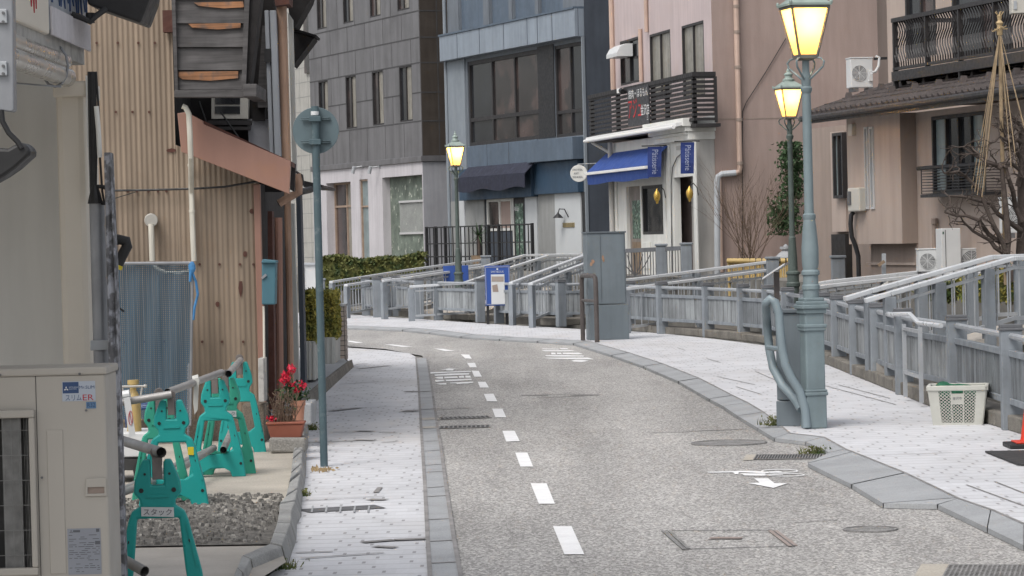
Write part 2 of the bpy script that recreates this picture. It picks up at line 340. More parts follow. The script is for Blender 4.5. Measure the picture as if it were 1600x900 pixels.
Q([(300, 514), (560, 508), (700, 503), (880, 508), (960, 528), (900, 530), (640, 518), (400, 523), (310, 522)]); Q([(570, 520), (630, 518), (625, 538), (590, 538)]); Q([(640, 528), (900, 532), (960, 548), (880, 555), (690, 552)]); Q([(940, 512), (1040, 505), (1100, 520), (960, 528)]); Q([(900, 538), (1090, 540), (1090, 545), (905, 546)])
Q2 = lambda pts: zz(pts, 660, 570, 16)
Q2([(440, 125), (660, 88), (940, 104), (780, 112), (770, 142), (600, 140), (590, 120)]); Q2([(190, 185), (1220, 150), (1210, 172), (640, 195), (200, 220)]); Q2([(300, 245), (700, 215), (1170, 210), (1165, 240), (700, 262), (310, 272)])
Q2([(300, 325), (380, 300), (515, 298), (518, 350), (390, 345)]); Q2([(545, 298), (875, 288), (885, 325), (550, 340)]); Q2([(905, 280), (1030, 272), (1045, 320), (915, 322)]); Q2([(1070, 272), (1195, 270), (1215, 320), (1080, 322)])
Q2([(310, 378), (520, 375), (560, 400), (500, 415), (330, 425)]); Q2([(580, 372), (1220, 348), (1240, 380), (700, 408), (590, 405)]); Q2([(320, 468), (590, 458), (605, 492), (450, 495)]); Q2([(680, 445), (1270, 420), (1280, 440), (1130, 465), (860, 480), (850, 462), (690, 462)])
Q3 = lambda pts: zz(pts, 860, 540, 22.86)
Q3([(-300, 105), (300, 115), (295, 138), (-280, 125)]); Q3([(310, 90), (590, 95), (660, 130), (400, 130)]); Q3([(-330, 165), (700, 160), (920, 195), (600, 205), (-200, 205)]); Q3([(15, 250), (180, 252), (190, 310), (45, 315)]); Q3([(230, 250), (380, 252), (400, 300), (240, 300)]); Q3([(430, 250), (1000, 250), (1160, 290), (1000, 315), (450, 298)])
Q3([(-200, 345), (620, 340), (1210, 360), (1180, 390), (150, 390), (-150, 370)]); Q3([(-300, 435), (500, 430), (1330, 425), (1560, 490), (600, 480), (-50, 462)]); Q3([(740, 540), (890, 505), (1140, 510), (1380, 535), (1130, 585), (850, 570)])
mb.build('bicycle_lane_marks', MT['paint_white'], kind='structure')
# ---- right kerb and pavement
RB = [(1600, 861), (1543, 833), (1465, 796), (1380, 794), (1331, 764), (1262, 730), (1296, 713), (1259, 696), (1210, 690), (1184, 674), (1182, 659), (1142, 640), (1097, 617), (1033, 582), (984, 562), (923, 542), (860, 536), (800, 533), (730, 529), (680, 527), (640, 521), (600, 518), (540, 514)]
RT = [(1600, 820), (1548, 797), (1495, 779), (1493, 778), (1412, 739), (1330, 706), (1319, 702), (1285, 683), (1232, 677), (1221, 668), (1191, 644), (1166, 629), (1143, 618), (1091, 591), (1033, 568), (981, 551), (918, 533), (860, 529.5), (800, 526.5), (740, 522.5), (690, 516.5), (647, 512.5), (540, 508.5)]
rb = [V(1.78, 7, .003)] + [G(a, b, .003) for a, b in RB] + [V(-9, 66, .003)]
rt = [V(1.98, 7, .06)] + [G(a, b, .06) for a, b in RT] + [V(-9, 66.4, .06)]
for i in range(1, len(rt)-1):
    if i >= 11:
        d = (rt[i+1]-rt[i-1]); d.z = 0; d.normalize(); n_ = V(-d.y, d.x, 0) if V(-d.y, d.x, 0).dot(V(-1, -1, 0)) > 0 else V(d.y, -d.x, 0)
        rb[i] = V(rt[i].x, rt[i].y, .003) + n_*.22
# keep the top edge at least a kerb width away from the road edge
for i in range(len(rb)-1):
    mb = MB(); a, b, c, d = rb[i], rb[i+1], rt[i+1], rt[i]
    mb.add([a+(b-a)*.012, b+(a-b)*.012, b+(a-b)*.012+V(0, 0, .03), a+(b-a)*.012+V(0, 0, .03), c+(d-c)*.012, d+(c-d)*.012], [(0, 1, 2, 3), (3, 2, 4, 5)])
    if i == 0: KM = mb
    else: KM.add(mb.v, mb.f)
KM.build('right_kerb', MT['granite'], kind='structure')
mb = MB(); P0 = []
for i in range(len(rb)-1):
    a, b, c, d = rb[i], rb[i+1], rt[i+1], rt[i]; mb.poly([a-V(0, 0, .001), b-V(0, 0, .001), c-V(0, 0, .012), d-V(0, 0, .012)])
mb.build('kerb_bed', MT['granite_dark'], kind='structure')
can = [V(x-.05, y, .06) for x, y in CAN[1:-1]]
flat('right_pavement', [V(4.1, 7, .06)] + can + [V(-9, 69, .06)] + list(reversed(rt)), MT['tile'])
mb = MB()
for a, b in zip(rt, rt[1:]):
    n = (b-a).cross(V(0, 0, 1)).normalized(); mb.poly([a+V(0, 0, .003), b+V(0, 0, .003), b+n*.02+V(0, 0, .003), a+n*.02+V(0, 0, .003)])
mb.build('kerb_edge_joint', MT['joint'], kind='structure')
# ---- worn seams, drains and service strips in the paving
STRIPK = .6
def strip(px0, px1, w, z, mb):
    a, b = G(*px0, z), G(*px1, z); w *= STRIPK; d = (b-a).normalized(); n = V(-d.y, d.x, 0)*w/2; mb.poly([a-n, b-n, b+n, a+n])
mb = MB()
for p, q, w in [((474, 797), (583, 789), .22), ((583, 789), (594, 788), .2), ((585, 779), (594, 785), .1), ((587, 763), (592, 770), .12)]: pass
for p, q, w in [((566, 847), (616, 843), .13), ((616, 843), (670, 841), .15), ((462, 863), (520, 861), .05), ((596, 855), (608, 853), .25), ((560, 536+40), (609, 571), .12), ((516, 642), (562, 637), .16), ((635, 641), (735, 636), .09), ((637, 643), (645, 641), .25), ((480, 691), (560, 688), .08), ((566, 688), (575, 687), .35), ((566, 674), (575, 673), .3), ((587, 769), (594, 761), .06), ((584, 781), (595, 779), .22), ((560, 674), (520, 675), .04), ((596, 691), (622, 689), .06), ((530, 600), (592, 596), .06), ((645, 559), (712, 556), .1), ((648, 612), (655, 611), .5), ((655, 612), (730, 609), .06), ((596, 675), (620, 676), .05), ((470, 872), (600, 863), .04), ((460, 782), (600, 775), .03), ((482, 640), (640, 634), .03), ((555, 569), (575, 568), .12)]:
    strip(p, q, w, .0125, mb)
mb.build('paving_seams', MT['joint'], kind='structure')
mb = MB(); strip((474, 798), (594, 791), .42, .0105, mb); strip((480, 866), (600, 858), .5, .0095, mb) if 0 else None
mb.build('service_strip', MT['steelgrey'], kind='structure')
mb = MB()
for k in range(5):
    x = 487+k*22; strip((x, 800), (x+2, 790), .02, .0135, mb)
mb.build('service_strip_joints', MT['granite'], kind='structure')
mb = MB()
for p, q, w in [((1050, 588.5+50-20), (0, 0), 0)]: pass
for p, q, w in [((832, 618), (838, 617), .5), ((838, 621), (912, 619), .07), ((838, 616), (912, 615), .05), ((912, 618), (919, 616), .5), ((1072, 674), (1160, 670), .07), ((1015, 676), (1072, 674.5), .05), ((960, 557.5), (985, 557), .3), ((1240, 816), (1310, 812), .03)]: strip(p, q, w, .004, mb)
# seams on the right pavement (on z .1)
for p, q in [((1345, 712), (1490, 707)), ((1510, 757), (1600, 790)), ((1554, 752), (1600, 770)), ((1280, 600), (1400, 632)), ((1180, 580), (1240, 606)), ((1310, 601), (1390, 622)), ((1058, 543), (1071, 547.5)), ((1104, 560), (1125, 566)), ((1030, 557), (1077, 554)), ((1176, 577), (1204, 580)), ((1150, 604), (1190, 616)), ((1120, 588), (1180, 601)), ((640, 500), (900, 515)), ((1000, 540), (1120, 536))]: strip(p, q, .022, .064, mb)
mb.build('road_seams', MT['joint'], kind='structure')
# ---- lot on the left: kerb stones, concrete, gravel
inn = [(380, 866), (422, 853), (429, 838), (433, 822), (435, 806), (437, 791), (447, 780), (452, 752), (457, 730), (458, 709), (466, 672), (470, 655)]
flat('lot_ground', [V(-1.28, 8, .06), V(-1.30, 13.6, .06), G(447, 878, .06)] + [G(a+14, b, .06) for a, b in inn[1:-1]] + [V(-2.0, 23.8, .06), V(-9, 23.8, .06), V(-9, 8, .06)], MT['concrete_bare'])
flat('lot_apron', [G(437, 787, .066), G(447, 780, .066), G(452, 752, .066), G(457, 730, .066), G(458, 706, .066), V(-2, 23.75, .066), V(-6, 23.75, .066), G(190, 778, .066)], MT['concrete'])
mb = MB()
for i in range(2600):
    y = random.uniform(15.62, 18.6); x = random.uniform(-3.6, -1.42 - max(0, y-17)*.06); s_ = random.uniform(.007, .022)
    x = min(x, G(lerp_poly([(380, 866), (422, 853), (433, 822), (437, 791), (447, 780)], max(min(866, 386+1.64*4500/y), 780)), max(min(866, 386+1.64*4500/y), 780), .06).x-.03)
    c = V(x, y, .066+s_*.3); r = random.random()*3; mb.taper(c, s_*2, s_*1.4, s_*1.1, s_*.8, .064, .070+s_*.8, r)
mat('gravel', (.15, .142, .13), .9, .6, 14, col2=(.30, .285, .26), c2scale=16, c2lo=.52, c2hi=.56)
mat('gravel_bed', (.15, .14, .125), .95, .5, 20, fine=.4, bscale=40, bump=1)
o = mb.build('gravel', MT['gravel'], kind='stuff'); o['kind'] = 'stuff'; o['label'] = 'loose grey gravel band across the lot by the barricades'; o['category'] = 'gravel'
flat('gravel_bed', [G(424, 850, .069), G(434, 822, .069), G(438, 789, .069), V(-4, 18.7, .069), V(-4, 15.7, .069), G(300, 852, .069)], MT['gravel_bed'])
# small kerb stones
KS = [((362, 915), (368, 960)), ((378, 872), (398, 905)), ((422, 853), (449, 884)), ((433, 822), (463, 845)), ((436, 806), (464, 820)), ((437, 791), (471, 806)), ((447, 780), (472, 784)), ((455, 744), (478, 742)), ((458, 709), (479, 707)), ((466, 672), (484, 662)), ((470, 655), (487, 634))]
mb = MB()
for (i0, o0), (i1, o1) in zip(KS, KS[1:]):
    a, b = G(*i0, .10), G(*i1, .10); c, d = G(*o1, .006), G(*o0, .006)
    L_ = (b-a).length; n = max(1, round(L_/.62))
    for k in range(n):
        t0, t1 = k/n+.022, (k+1)/n-.022; p0, p1 = a.lerp(b, t0), a.lerp(b, t1); q0, q1 = d.lerp(c, t0), d.lerp(c, t1)
        j = random.uniform(-.012, .012)
        m0, m1 = q0+(p0-q0)*.28, q1+(p1-q1)*.28; m0.z = m1.z = .115+j; p0.z = p1.z = .122+j
        lo = [V(p.x, p.y, 0) for p in (p0, p1, q1, q0)]
        mb.add([p0, p1, m1, m0, q0, q1, lo[0], lo[1]], [(0, 1, 2, 3), (3, 2, 5, 4), (0, 3, 4, 6), (1, 2, 5, 7), (0, 1, 7, 6)])
mb.build('left_kerb', MT['kerb_stone'], kind='structure', bevel=.010)
mb = MB()
for (i0, o0), (i1, o1) in zip(KS, KS[1:]):
    a, b = G(*i0, .10), G(*i1, .10); c, d = G(*o1, .006), G(*o0, .006); q0, q1 = d+(a-d)*.10, c+(b-c)*.10; m0, m1 = d+(a-d)*.32, c+(b-c)*.32; a, b = a+(d-a)*.06, b+(c-b)*.06
    m0.z = m1.z = .098; a.z = b.z = .104; q0.z = q1.z = .0; lo = [V(p.x, p.y, -.01) for p in (a, b)]
    mb.add([a, b, m1, m0, q0, q1, lo[0], lo[1]], [(0, 1, 2, 3), (3, 2, 5, 4), (0, 3, 4, 6), (1, 2, 5, 7), (0, 1, 7, 6)])
mb.build('left_kerb_bed', MT['mossy_curb'], kind='structure')
# stepped stone edging further along
mb = MB(); e0 = [G(487, 634, .006), G(510, 613, .006), G(553, 573, .006)]; e1 = [G(482, 622, .13), G(508, 600, .13), G(552, 565, .13)]
for i in range(2):
    a, b, c, d = e0[i], e0[i+1], e1[i+1], e1[i]; n = 4
    for k in range(n):
        t0, t1 = k/n+.01, (k+1)/n-.01
        p0, p1, q0, q1 = a.lerp(b, t0), a.lerp(b, t1), d.lerp(c, t0), d.lerp(c, t1); lo = V(-.25, 0, 0)
        mb.add([p0, p1, p1+V(-.02, 0, .1), p0+V(-.02, 0, .1), q1+V(-.1, 0, 0), q0+V(-.1, 0, 0)], [(0, 1, 2, 3), (3, 2, 4, 5), (0, 3, 5), (1, 2, 4)])
mb.build('stone_edging', MT['mossy_curb'], kind='structure')
flat('plinth_paving', [V(-1.95, 24, .131), e1[0]-V(.08, 0, -.001), e1[1]-V(.08, 0, -.001), e1[2]-V(.08, 0, -.001), V(-2.55, 41.3, .131), V(-6, 41.3, .131), V(-6, 24, .131)], MT['granite'])
slab('plinth_block', [(-1.98, 24), (-2.5, 40.9), (-6, 40.9), (-6, 24)], 0, .127, MT['granite_dark'])
# canal coping stones: dark blocks the fence stands on
def coping(P, name, w=.30, h=.12, z=.06):
    mb = MB()
    for a, b in zip(P, P[1:]):
        a, b = Vector(a), Vector(b); L_ = (b-a).length; n = max(1, round(L_/1.1)); d = (b-a).normalized(); nn = V(d.y, -d.x, 0)
        for k in range(n):
            p, q = a.lerp(b, k/n+.004), a.lerp(b, (k+1)/n-.004); j = random.uniform(-.008, .008)
            mb.prism([p, q, q+nn*w, p+nn*w], (0, 0, h+j))
    return mb.build(name, MT['mossy_curb'], kind='structure', bevel=.012)
cp = [G(a, b, .06) for a, b in [(1700, 722), (1596, 679), (1447, 633), (1294, 571), (1195, 537), (1091, 526), (984, 517)]]
cp.insert(0, V(4.0, 12, .06)); coping(cp, 'canal_coping')
for P in ([(930, 506), (872, 509), (771, 504)], [(764, 502), (677, 498)], [(674, 496.5), (612, 494)], [(606, 492), (568, 491), (520, 486)]):
    coping([G(a, b, .06) for a, b in P], 'canal_coping', .5)
# sloped deck patch and weeds come with the small things
# ---------------------------------------------------------------- canal fences
mat('fence_post', (.245, .27, .295), .6, .16, 3, streak=.25, stretch=(1, 1, .15), dark=(.09, .095, .10), damt=.45, dscale=4, bump=.1)
mat('fence_board', (.23, .25, .265), .75, .3, 2.5, streak=.55, stretch=(1, 1, .1), dark=(.06, .06, .06), damt=.5, dscale=2.5, bump=.2)
mat('fence_board_pale', (.33, .35, .36), .75, .3, 2.5, streak=.5, stretch=(1, 1, .1), dark=(.09, .09, .09), damt=.45, dscale=3, bump=.2)
mat('rail', (.43, .45, .47), .4, .12, 5, metal=.35, dark=(.25, .26, .27), damt=.3)
mat('rail_light', (.62, .64, .66), .35, .08, 5, metal=.15)
mat('fence_cap', (.13, .135, .145), .7, .2, 6)
PH = .72
def fence(posts, label, group, pale=0, zb=.18, extra=()):
    """posts: list of ground points; panels between them"""
    c = posts[len(posts)//2]; t = thing('canal_fence', label, 'fence', (c.x, c.y, zb), 0, group)
    hr = MB(); pts = []
    for i, p in enumerate(posts):
        d = (posts[min(i+1, len(posts)-1)] - posts[max(i-1, 0)]).normalized(); fr = Frame(p.x, p.y, d.x, d.y)
        m = MB(); m.box(fr, -.05, .05, -.085, .085, zb-.12, zb+PH-.05); po = m.build('post', MT['fence_post'], t, bevel=.006)
        m = MB(); m.box(fr, -.06, .06, -.096, .096, zb+PH-.052, zb+PH-.028); m.box(fr, -.052, .052, -.088, .088, zb+PH-.029, zb+PH); m.build('cap', MT['fence_cap'], po, bevel=.006)
        pts.append(V(p.x, p.y, zb+.625))
    for i, (a, b) in enumerate(zip(posts, posts[1:])):
        d = (b-a).normalized(); L_ = (b-a).length; fr = Frame(a.x, a.y, d.x, d.y)
        m = MB(); m.tube([fr.P(.04, 0, zb+.625), fr.P(L_-.04, 0, zb+.625)], .026, 8)
        m.build('handrail', MT['rail'], t, smooth=True)
        m = MB(); m.box(fr, .052, L_-.052, -.03, .03, zb+.465, zb+.515); m.box(fr, .052, L_-.052, -.03, .03, zb+.085, zb+.135); r_ = m.build('rail', MT['fence_post'], t, bevel=.004)
        m = MB(); n = max(4, int(L_/.095)); w = (L_-.12)/n
        for k in range(n):
            j = random.uniform(-.004, .004); m.box(fr, .06+k*w+.004, .06+(k+1)*w-.006, -.012+j, .012+j, zb+.13, zb+.468)
        m.build('board_panel', MT['fence_board_pale'] if i in pale_idx(pale) else MT['fence_board'], t)
    return t
def pale_idx(p): return p if isinstance(p, (list, tuple, set)) else (range(99) if p else ())
gf = 'grey panelled fences along the canal'
def gp(x, y): 
    p = G(x, y, .18); p.z = 0; return p
main = [V(3.93, 13.5, 0), V(3.95, 15.6, 0), V(3.95, 17.7, 0), V(3.93, 19.6, 0), gp(1582, 648), gp(1497, 619), gp(1413, 597), gp(1374, 580), gp(1340, 568.5), gp(1311, 556), gp(1287, 547), gp(1262, 539), gp(1232, 531), gp(1201, 523), gp(1162, 519), gp(1107, 514.5), gp(1035, 510), gp(985, 506)]
fence(main, 'long grey fence curving along the canal from the white basket to the tall cabinet', gf, pale=(5, 6, 7, 8, 9, 10, 14, 15))
fence([gp(779.7, 495.6), gp(876.6, 500), gp(930, 498)], 'pale grey fence section just left of the tall grey utility cabinet', gf, pale=1)
fence([gp(685, 491), gp(750.6, 494)], 'pale grey fence section directly behind the distant lamp post base', gf, pale=1)
fence([gp(620, 485.5), gp(655.5, 489.5)], 'short grey fence section next left of the distant lamp post', gf, pale=1)
fence([gp(572, 484.5), gp(589.5, 487)], 'narrowest grey fence section at the far left end of the canal walk', gf, pale=1)
# small grey gate in the near fence with loose steel stays and a bent rail
t = thing('fence_gate', 'pale grey wicket gate with thin steel stays in the fence behind the basket', 'gate', gp(1450, 612))
a, b = gp(1438, 606), gp(1464, 615)
for p in (a, b):
    m = MB(); m.box(Frame(p.x-.14, p.y, 1, 0), -.018, .018, -.018, .018, .1, .78); m.build('gate_post', MT['rail'], t)
m = MB(); m.bar(a+V(-.14, 0, .74), b+V(-.14, 0, .74), .025, .03); m.bar(a+V(-.14, 0, .33), b+V(-.14, 0, .33), .025, .03); m.build('rail', MT['rail'], t)
m = MB(); a1, b1 = gp(1416, 596), gp(1494, 617)
m.tube([a1+V(-.15, 0, .84), a1.lerp(b1, .45)+V(-.15, 0, .87), a1.lerp(b1, .62)+V(-.15, 0, .80), b1+V(-.12, 0, .80)], .022, 8); m.build('bent_handrail', MT['rail_light'], t, smooth=True)
# ---------------------------------------------------------------- footbridges
def footbridge(label, ra, rb_, deck_drop=.72, npost=3, bal=.12, skip=0, lightness='rail_light', wid=(.09, .05)):
    """ra, rb_: the two railings as lists of 3D points along their top rails"""
    c = (ra[0]+rb_[0])/2; t = thing('footbridge', label, 'footbridge', (c.x, c.y, c.z-deck_drop), 0, 'small footbridges over the canal')
    for P in (ra, rb_):
        m = MB()
        for p, q in zip(P, P[1:]): m.bar(p, q, wid[0], wid[1])
        r_ = m.build('railing', MT[lightness], t, bevel=.008)
        m = MB(); dz = V(0, 0, -(deck_drop-.12))
        if skip: P = [P[0].lerp(P[1], .95)] + list(P[1:])
        for p, q in zip(P, P[1:]): m.bar(p+dz, q+dz, .05, .04); m.bar(p+dz*.16, q+dz*.16, .03, .03)
        m.build('lower_rail', MT['rail'], r_)
        m = MB()
        for p, q in zip(P, P[1:]):
            n = max(1, int((q-p).length/bal))
            for k in range(n):
                s_ = p.lerp(q, (k+.5)/n); m.tube([s_+V(0, 0, -.03), s_+dz], .009, 6)
        m.build('balusters', MT['rail'], r_)
        tot = sum((q-p).length for p, q in zip(P, P[1:]))
        for k in range(npost):
            d = tot*(k+.02)/max(1, npost-1)*.97
            for p, q in zip(P, P[1:]):
                l = (q-p).length
                if d <= l: break
                d -= l
            s_ = p.lerp(q, min(d/l, 1)); dd = (q-p).normalized(); fr = Frame(s_.x, s_.y, dd.x, dd.y)
            m = MB(); m.box(fr, -.06, .06, -.045, .045, s_.z-deck_drop-.1, s_.z-.03); m.build('post', MT['fence_post'], r_, bevel=.005)
    m = MB()
    n = min(len(ra), len(rb_))
    for i in range(n-1):
        a, b, c_, d = ra[i], ra[i+1], rb_[i+1], rb_[i]; z = V(0, 0, -deck_drop)
        a2, d2 = (a.lerp(b, .95), d.lerp(c_, .95)) if i == 0 else (a, d); m.prism([a2+z, b+z, c_+z, d2+z], (0, 0, -.16))
    m.build('deck', MT['concrete_bare'], t)
    return t
footbridge('nearest footbridge rising to the right beside the near lamp post', [AT(1352, 470, 29.3), AT(1390, 459, 29.35), AT(1582, 404, 29.9), AT(1660, 401, 30.2), V(6.6, 30.6, 1.3)], [AT(1320, 467, 30.4), AT(1360, 455, 30.5), AT(1550, 402, 31.0), AT(1640, 399, 31.3), V(6.7, 31.7, 1.3)], deck_drop=.74, npost=6, bal=.13, skip=1)
footbridge('low footbridge behind the near lamp post, its white double rails nearly level', [AT(1262, 452, 37.6), AT(1300, 446, 37.8), AT(1450, 430, 38.3), AT(1640, 425, 38.8)], [AT(1262, 446, 38.9), AT(1300, 440, 39.0), AT(1450, 424, 39.5), AT(1640, 417, 40)], deck_drop=.8, npost=4)
footbridge('footbridge with sloping rails right of the large grey cabinet', [AT(975, 452, 46.9), AT(1090, 437, 47.6), AT(1204, 422, 48.4)], [AT(975, 438.5, 48.6), AT(1090, 423.5, 49.5), AT(1204, 409, 50.3)], deck_drop=.75, npost=3)
footbridge('steep footbridge seen left of the large grey cabinet', [AT(798, 443, 52.5), AT(917, 398, 55), AT(975, 396, 57)], [AT(829, 444, 50.9), AT(917, 411, 53.0), AT(975, 392, 55.2)], deck_drop=.75, npost=4)
footbridge('long footbridge behind the blue signboards, its rails bending level at the top', [AT(598, 439, 58.6), AT(640, 434, 59), AT(756, 417, 61), AT(820, 399, 62), AT(917, 397, 62.5)], [AT(640, 448, 56.8), AT(724, 443, 57), AT(790, 421, 59), AT(856, 400, 60), AT(925, 399, 60.8)], deck_drop=.7, npost=5)
footbridge('farthest footbridge below the dark green hedge', [AT(517, 441, 61.5), AT(638, 422, 64.5), AT(760, 405, 67)], [AT(540, 446, 60), AT(640, 431, 62.5), AT(752, 414, 65)], deck_drop=.7, npost=4)
def end_post(x, ytop, ybot, D, label, w=.2):
    p = AT(x, ytop, D); q = AT(x, ybot, D); m = MB(); m.rbox((p.x, p.y, q.z), w, w, p.z-q.z-.04); m.rbox((p.x, p.y, p.z-.041), w+.04, w+.04, .041)
    o = m.build('bridge_post', MT['fence_post'], bevel=.01, label=label, cat='bridge post', group='stout posts at the footbridge ends')
for a in [(1207, 401, 470, 47.9, 'grey bridge post with a dark cap right behind the slanted information board'), (759, 399, 450, 61.5, 'grey bridge post between the two blue signboards'), (500, 435, 475, 61, 'grey bridge post just right of the round sign pole'), (1033, 381, 430, 55, 'grey post left of the pair before the cake shop entrance'), (1072, 379, 436, 54.2, 'grey post right of the pair before the cake shop entrance'), (1309, 399, 450, 44.5, 'grey bridge post right of the near lamp shaft, in front of the dark gap')]: end_post(*a)
t = thing('iron_balustrade', 'low wrought iron balustrade with fanned bars before the cake shop door', 'balustrade', AT(1010, 430, 55))
P0, P1 = AT(978, 392, 56), AT(1068, 387.5, 54.5)
m = MB(); m.bar(P0, P1, .09, .08); m.build('top_rail', MT['fence_cap'], t)
m = MB(); 
for k in range(22):
    p = P0.lerp(P1, k/21); m.tube([p, p+V(0, 0, -.52)], .009, 5)
m.bar(P0+V(0, 0, -.5), P1+V(0, 0, -.5), .04, .03)
for k in (-2, -1, 0, 1, 2):
    p = P0.lerp(P1, .16); m.tube([p+V(0, .03, -.5), p+V(.09*k, .03, -.3), p+V(.15*k, .03, -.08)], .011, 5)
m.build('bars', MT['steelgrey'], t)
# ---------------------------------------------------------------- street lamps
mat('lamp_green', (.185, .235, .25), .55, .14, 4, dark=(.12, .16, .16), damt=.3, dscale=5, streak=.12, bump=.08, spec=.4)
mat('lamp_green_dark', (.075, .098, .088), .6, .2, 4, dark=(.20, .24, .22), damt=.4, dscale=6)
mat('lantern_frame', (.13, .13, .115), .6, .25, 8)
mat('lantern_roof', (.27, .33, .30), .65, .3, 6, dark=(.36, .40, .37), damt=.4)
mat('lantern_glass', (.9, .6, .25), .5, 0, emit=(1.0, .60, .20), estr=1.25)
mat('bulb', (1, .9, .6), .5, 0, emit=(1.0, .86, .52), estr=9.0)
mat('scuffed', (.55, .50, .42), .8, .3, 10)
# glass: warm, brightest round the bulb behind it (translucent diffuser lit by a real lamp)
def glass_mat():
    m = bpy.data.materials.new('lantern_diffuser'); m.use_nodes = True; t = m.node_tree; N = t.nodes; L = t.links; b = N['Principled BSDF']; out = N['Material Output']
    b.inputs['Base Color'].default_value = (.95, .72, .36, 1); b.inputs['Roughness'].default_value = .4
    tl = N.new('ShaderNodeBsdfTranslucent'); tl.inputs[0].default_value = (1, .79, .46, 1); mx = N.new('ShaderNodeMixShader'); mx.inputs[0].default_value = .9
    L.new(b.outputs[0], mx.inputs[1]); L.new(tl.outputs[0], mx.inputs[2]); L.new(mx.outputs[0], out.inputs[0]); MT['diffuser'] = m
glass_mat()
def lamp(label, base, s, green, rot, detail=True, plinth=.0, power=9):
    """s scales the lantern; base at the pavement"""
    bx, by, bz = base; t = thing('street_lamp', label, 'street lamp', base, rot, 'gas-style street lamps along the canal'); fr = Frame(bx, by, math.cos(rot), math.sin(rot)); G_ = MT[green]
    H = 3.02
    if plinth:
        m = MB(); q = (bx, by, bz)
        for w, z0, z1 in ((.175, 0, .28), (.163, .285, .95)): m.rbox((bx, by, bz+z0), w, w, z1-z0, rot)
        o = m.build('plinth', G_, t, bevel=.012)
        m = MB()
        for grp in (((.195, .27, .03), (.187, .30, .02)), ((.188, .80, .03), (.198, .825, .03), (.195, .942, .04), (.228, .98, .035), (.205, 1.012, .03), (.17, 1.04, .03))):
            m = MB()
            for w, z, h in grp: m.rbox((bx, by, bz+z), w, w, h, rot)
            m.build('moulding', G_, o, bevel=.008)
        z0 = 1.05; prof = [(.082, z0), (.082, z0+.08), (.092, z0+.09), (.092, z0+.12), (.08, z0+.13), (.078, z0+.20), (.094, z0+.21), (.094, z0+.235), (.078, z0+.25), (.086, z0+.30), (.088, z0+.42), (.072, z0+.58), (.06, z0+.66), (.066, z0+.67), (.066, z0+.70), (.05, z0+.71), (.048, z0+.75), (.046, z0+1.5), (.044, H-.28), (.058, H-.26), (.060, H-.235), (.046, H-.22), (.05, H-.17), (.046, H-.13), (.036, H-.1), (.036, H+.0)]
        prof = [(r_*.8, z_) for r_, z_ in prof]
    else:
        prof = [(.10, 0), (.10, .12), (.085, .14), (.082, .62), (.098, .64), (.10, .68), (.085, .70), (.085, .8), (.10, .81), (.10, .84), (.07, .86), (.066, 1.05), (.05, 1.3), (.052, 1.33), (.04, 1.35), (.038, 2.0), (.036, H-.3), (.052, H-.27), (.052, H-.24), (.038, H-.22), (.042, H-.1), (.03, H-.06), (.03, H)]
    m = MB(); m.lathe((bx, by, bz), prof, 16, rot); po = m.build('post', G_, t, smooth=True, sharp=.5)
    # lantern
    zb, zt = bz+H+.02, bz+H+.02+.40*s; wb, wt = .075*s, .157*s
    cs = [(-1, -1), (1, -1), (1, 1), (-1, 1)]
    B = [fr.P(i*wb, j*wb, zb) for i, j in cs]; T_ = [fr.P(i*wt, j*wt, zt) for i, j in cs]
    ln = MB()
    for i in range(4): ln.bar(B[i], T_[i], .017*s, .017*s)
    for i in range(4): ln.bar(B[i], B[(i+1) % 4], .022*s, .03*s); ln.bar(T_[i], T_[(i+1) % 4], .02*s, .024*s)
    ln.rbox((bx, by, zb-.03), .10, .10, .03, rot)
    lo = ln.build('lantern', MT['lantern_frame'], t)
    k = .985
    for i in range(4):
        a, b_, c, d = B[i], B[(i+1) % 4], T_[(i+1) % 4], T_[i]; ctr = fr.P(0, 0, 0)
        def ins(p): q = V(ctr.x, ctr.y, p.z); return q + (p-q)*k
        m = MB(); nn = (b_-a).cross(d-a).normalized()*.003; m.prism([ins(a), ins(b_), ins(c), ins(d)], nn); m.build('glass_pane', MT['diffuser'], lo)
    m = MB(); w2 = wt*1.13; z1 = zt+.012
    m.taper((bx, by, 0), 2*w2, 2*w2, 2*w2, 2*w2, z1, z1+.018, rot); m.taper((bx, by, 0), 2*w2*.97, 2*w2*.97, .14*s, .14*s, z1+.018, z1+.10*s, rot)
    zz_ = z1+.10*s; m.lathe((bx, by, zz_), [(.078*s, -.005), (.085*s, .01), (.085*s, .03), (.055*s, .045), (.05*s, .08), (.064*s, .09), (.064*s, .105), (.04*s, .12), (.025*s, .14), (.03*s, .155), (.014*s, .18), (.006*s, .23)], 12)
    for i, j in cs: m.sphere(fr.P(i*w2*.97, j*w2*.97, z1+.025), .014, .014, .02, 8, 5)
    m.build('roof', MT['lantern_roof'], lo)
    m = MB()
    for i, j in cs:
        d = .707; m.tube([fr.P(i*.03, j*.03, zb-.18), fr.P(i*.055, j*.055, zb-.15), fr.P(i*.11, j*.11, zb-.085), fr.P(i*.118, j*.118, zb-.045), fr.P(i*.10, j*.10, zb-.018), fr.P(i*.065, j*.065, zb-.008)], .009, 6)
    m.build('scroll_bracket', G_, lo, smooth=True)
    m = MB(); m.sphere((bx, by, zb+.22*s), .035, .035, .055, 12, 8); m.build('bulb', MT['bulb'], lo, smooth=True)
    ld = bpy.data.lights.new('lamp_light', 'POINT'); ld.energy = power*3; ld.color = (1, .80, .50); ld.shadow_soft_size = .06
    l = bpy.data.objects.new('lamp_light', ld); COL.objects.link(l); l.parent = lo; l.matrix_parent_inverse = Matrix.Identity(4); l.location = BASE[t.name].inverted() @ V(bx, by, zb+.30*s)
    return t
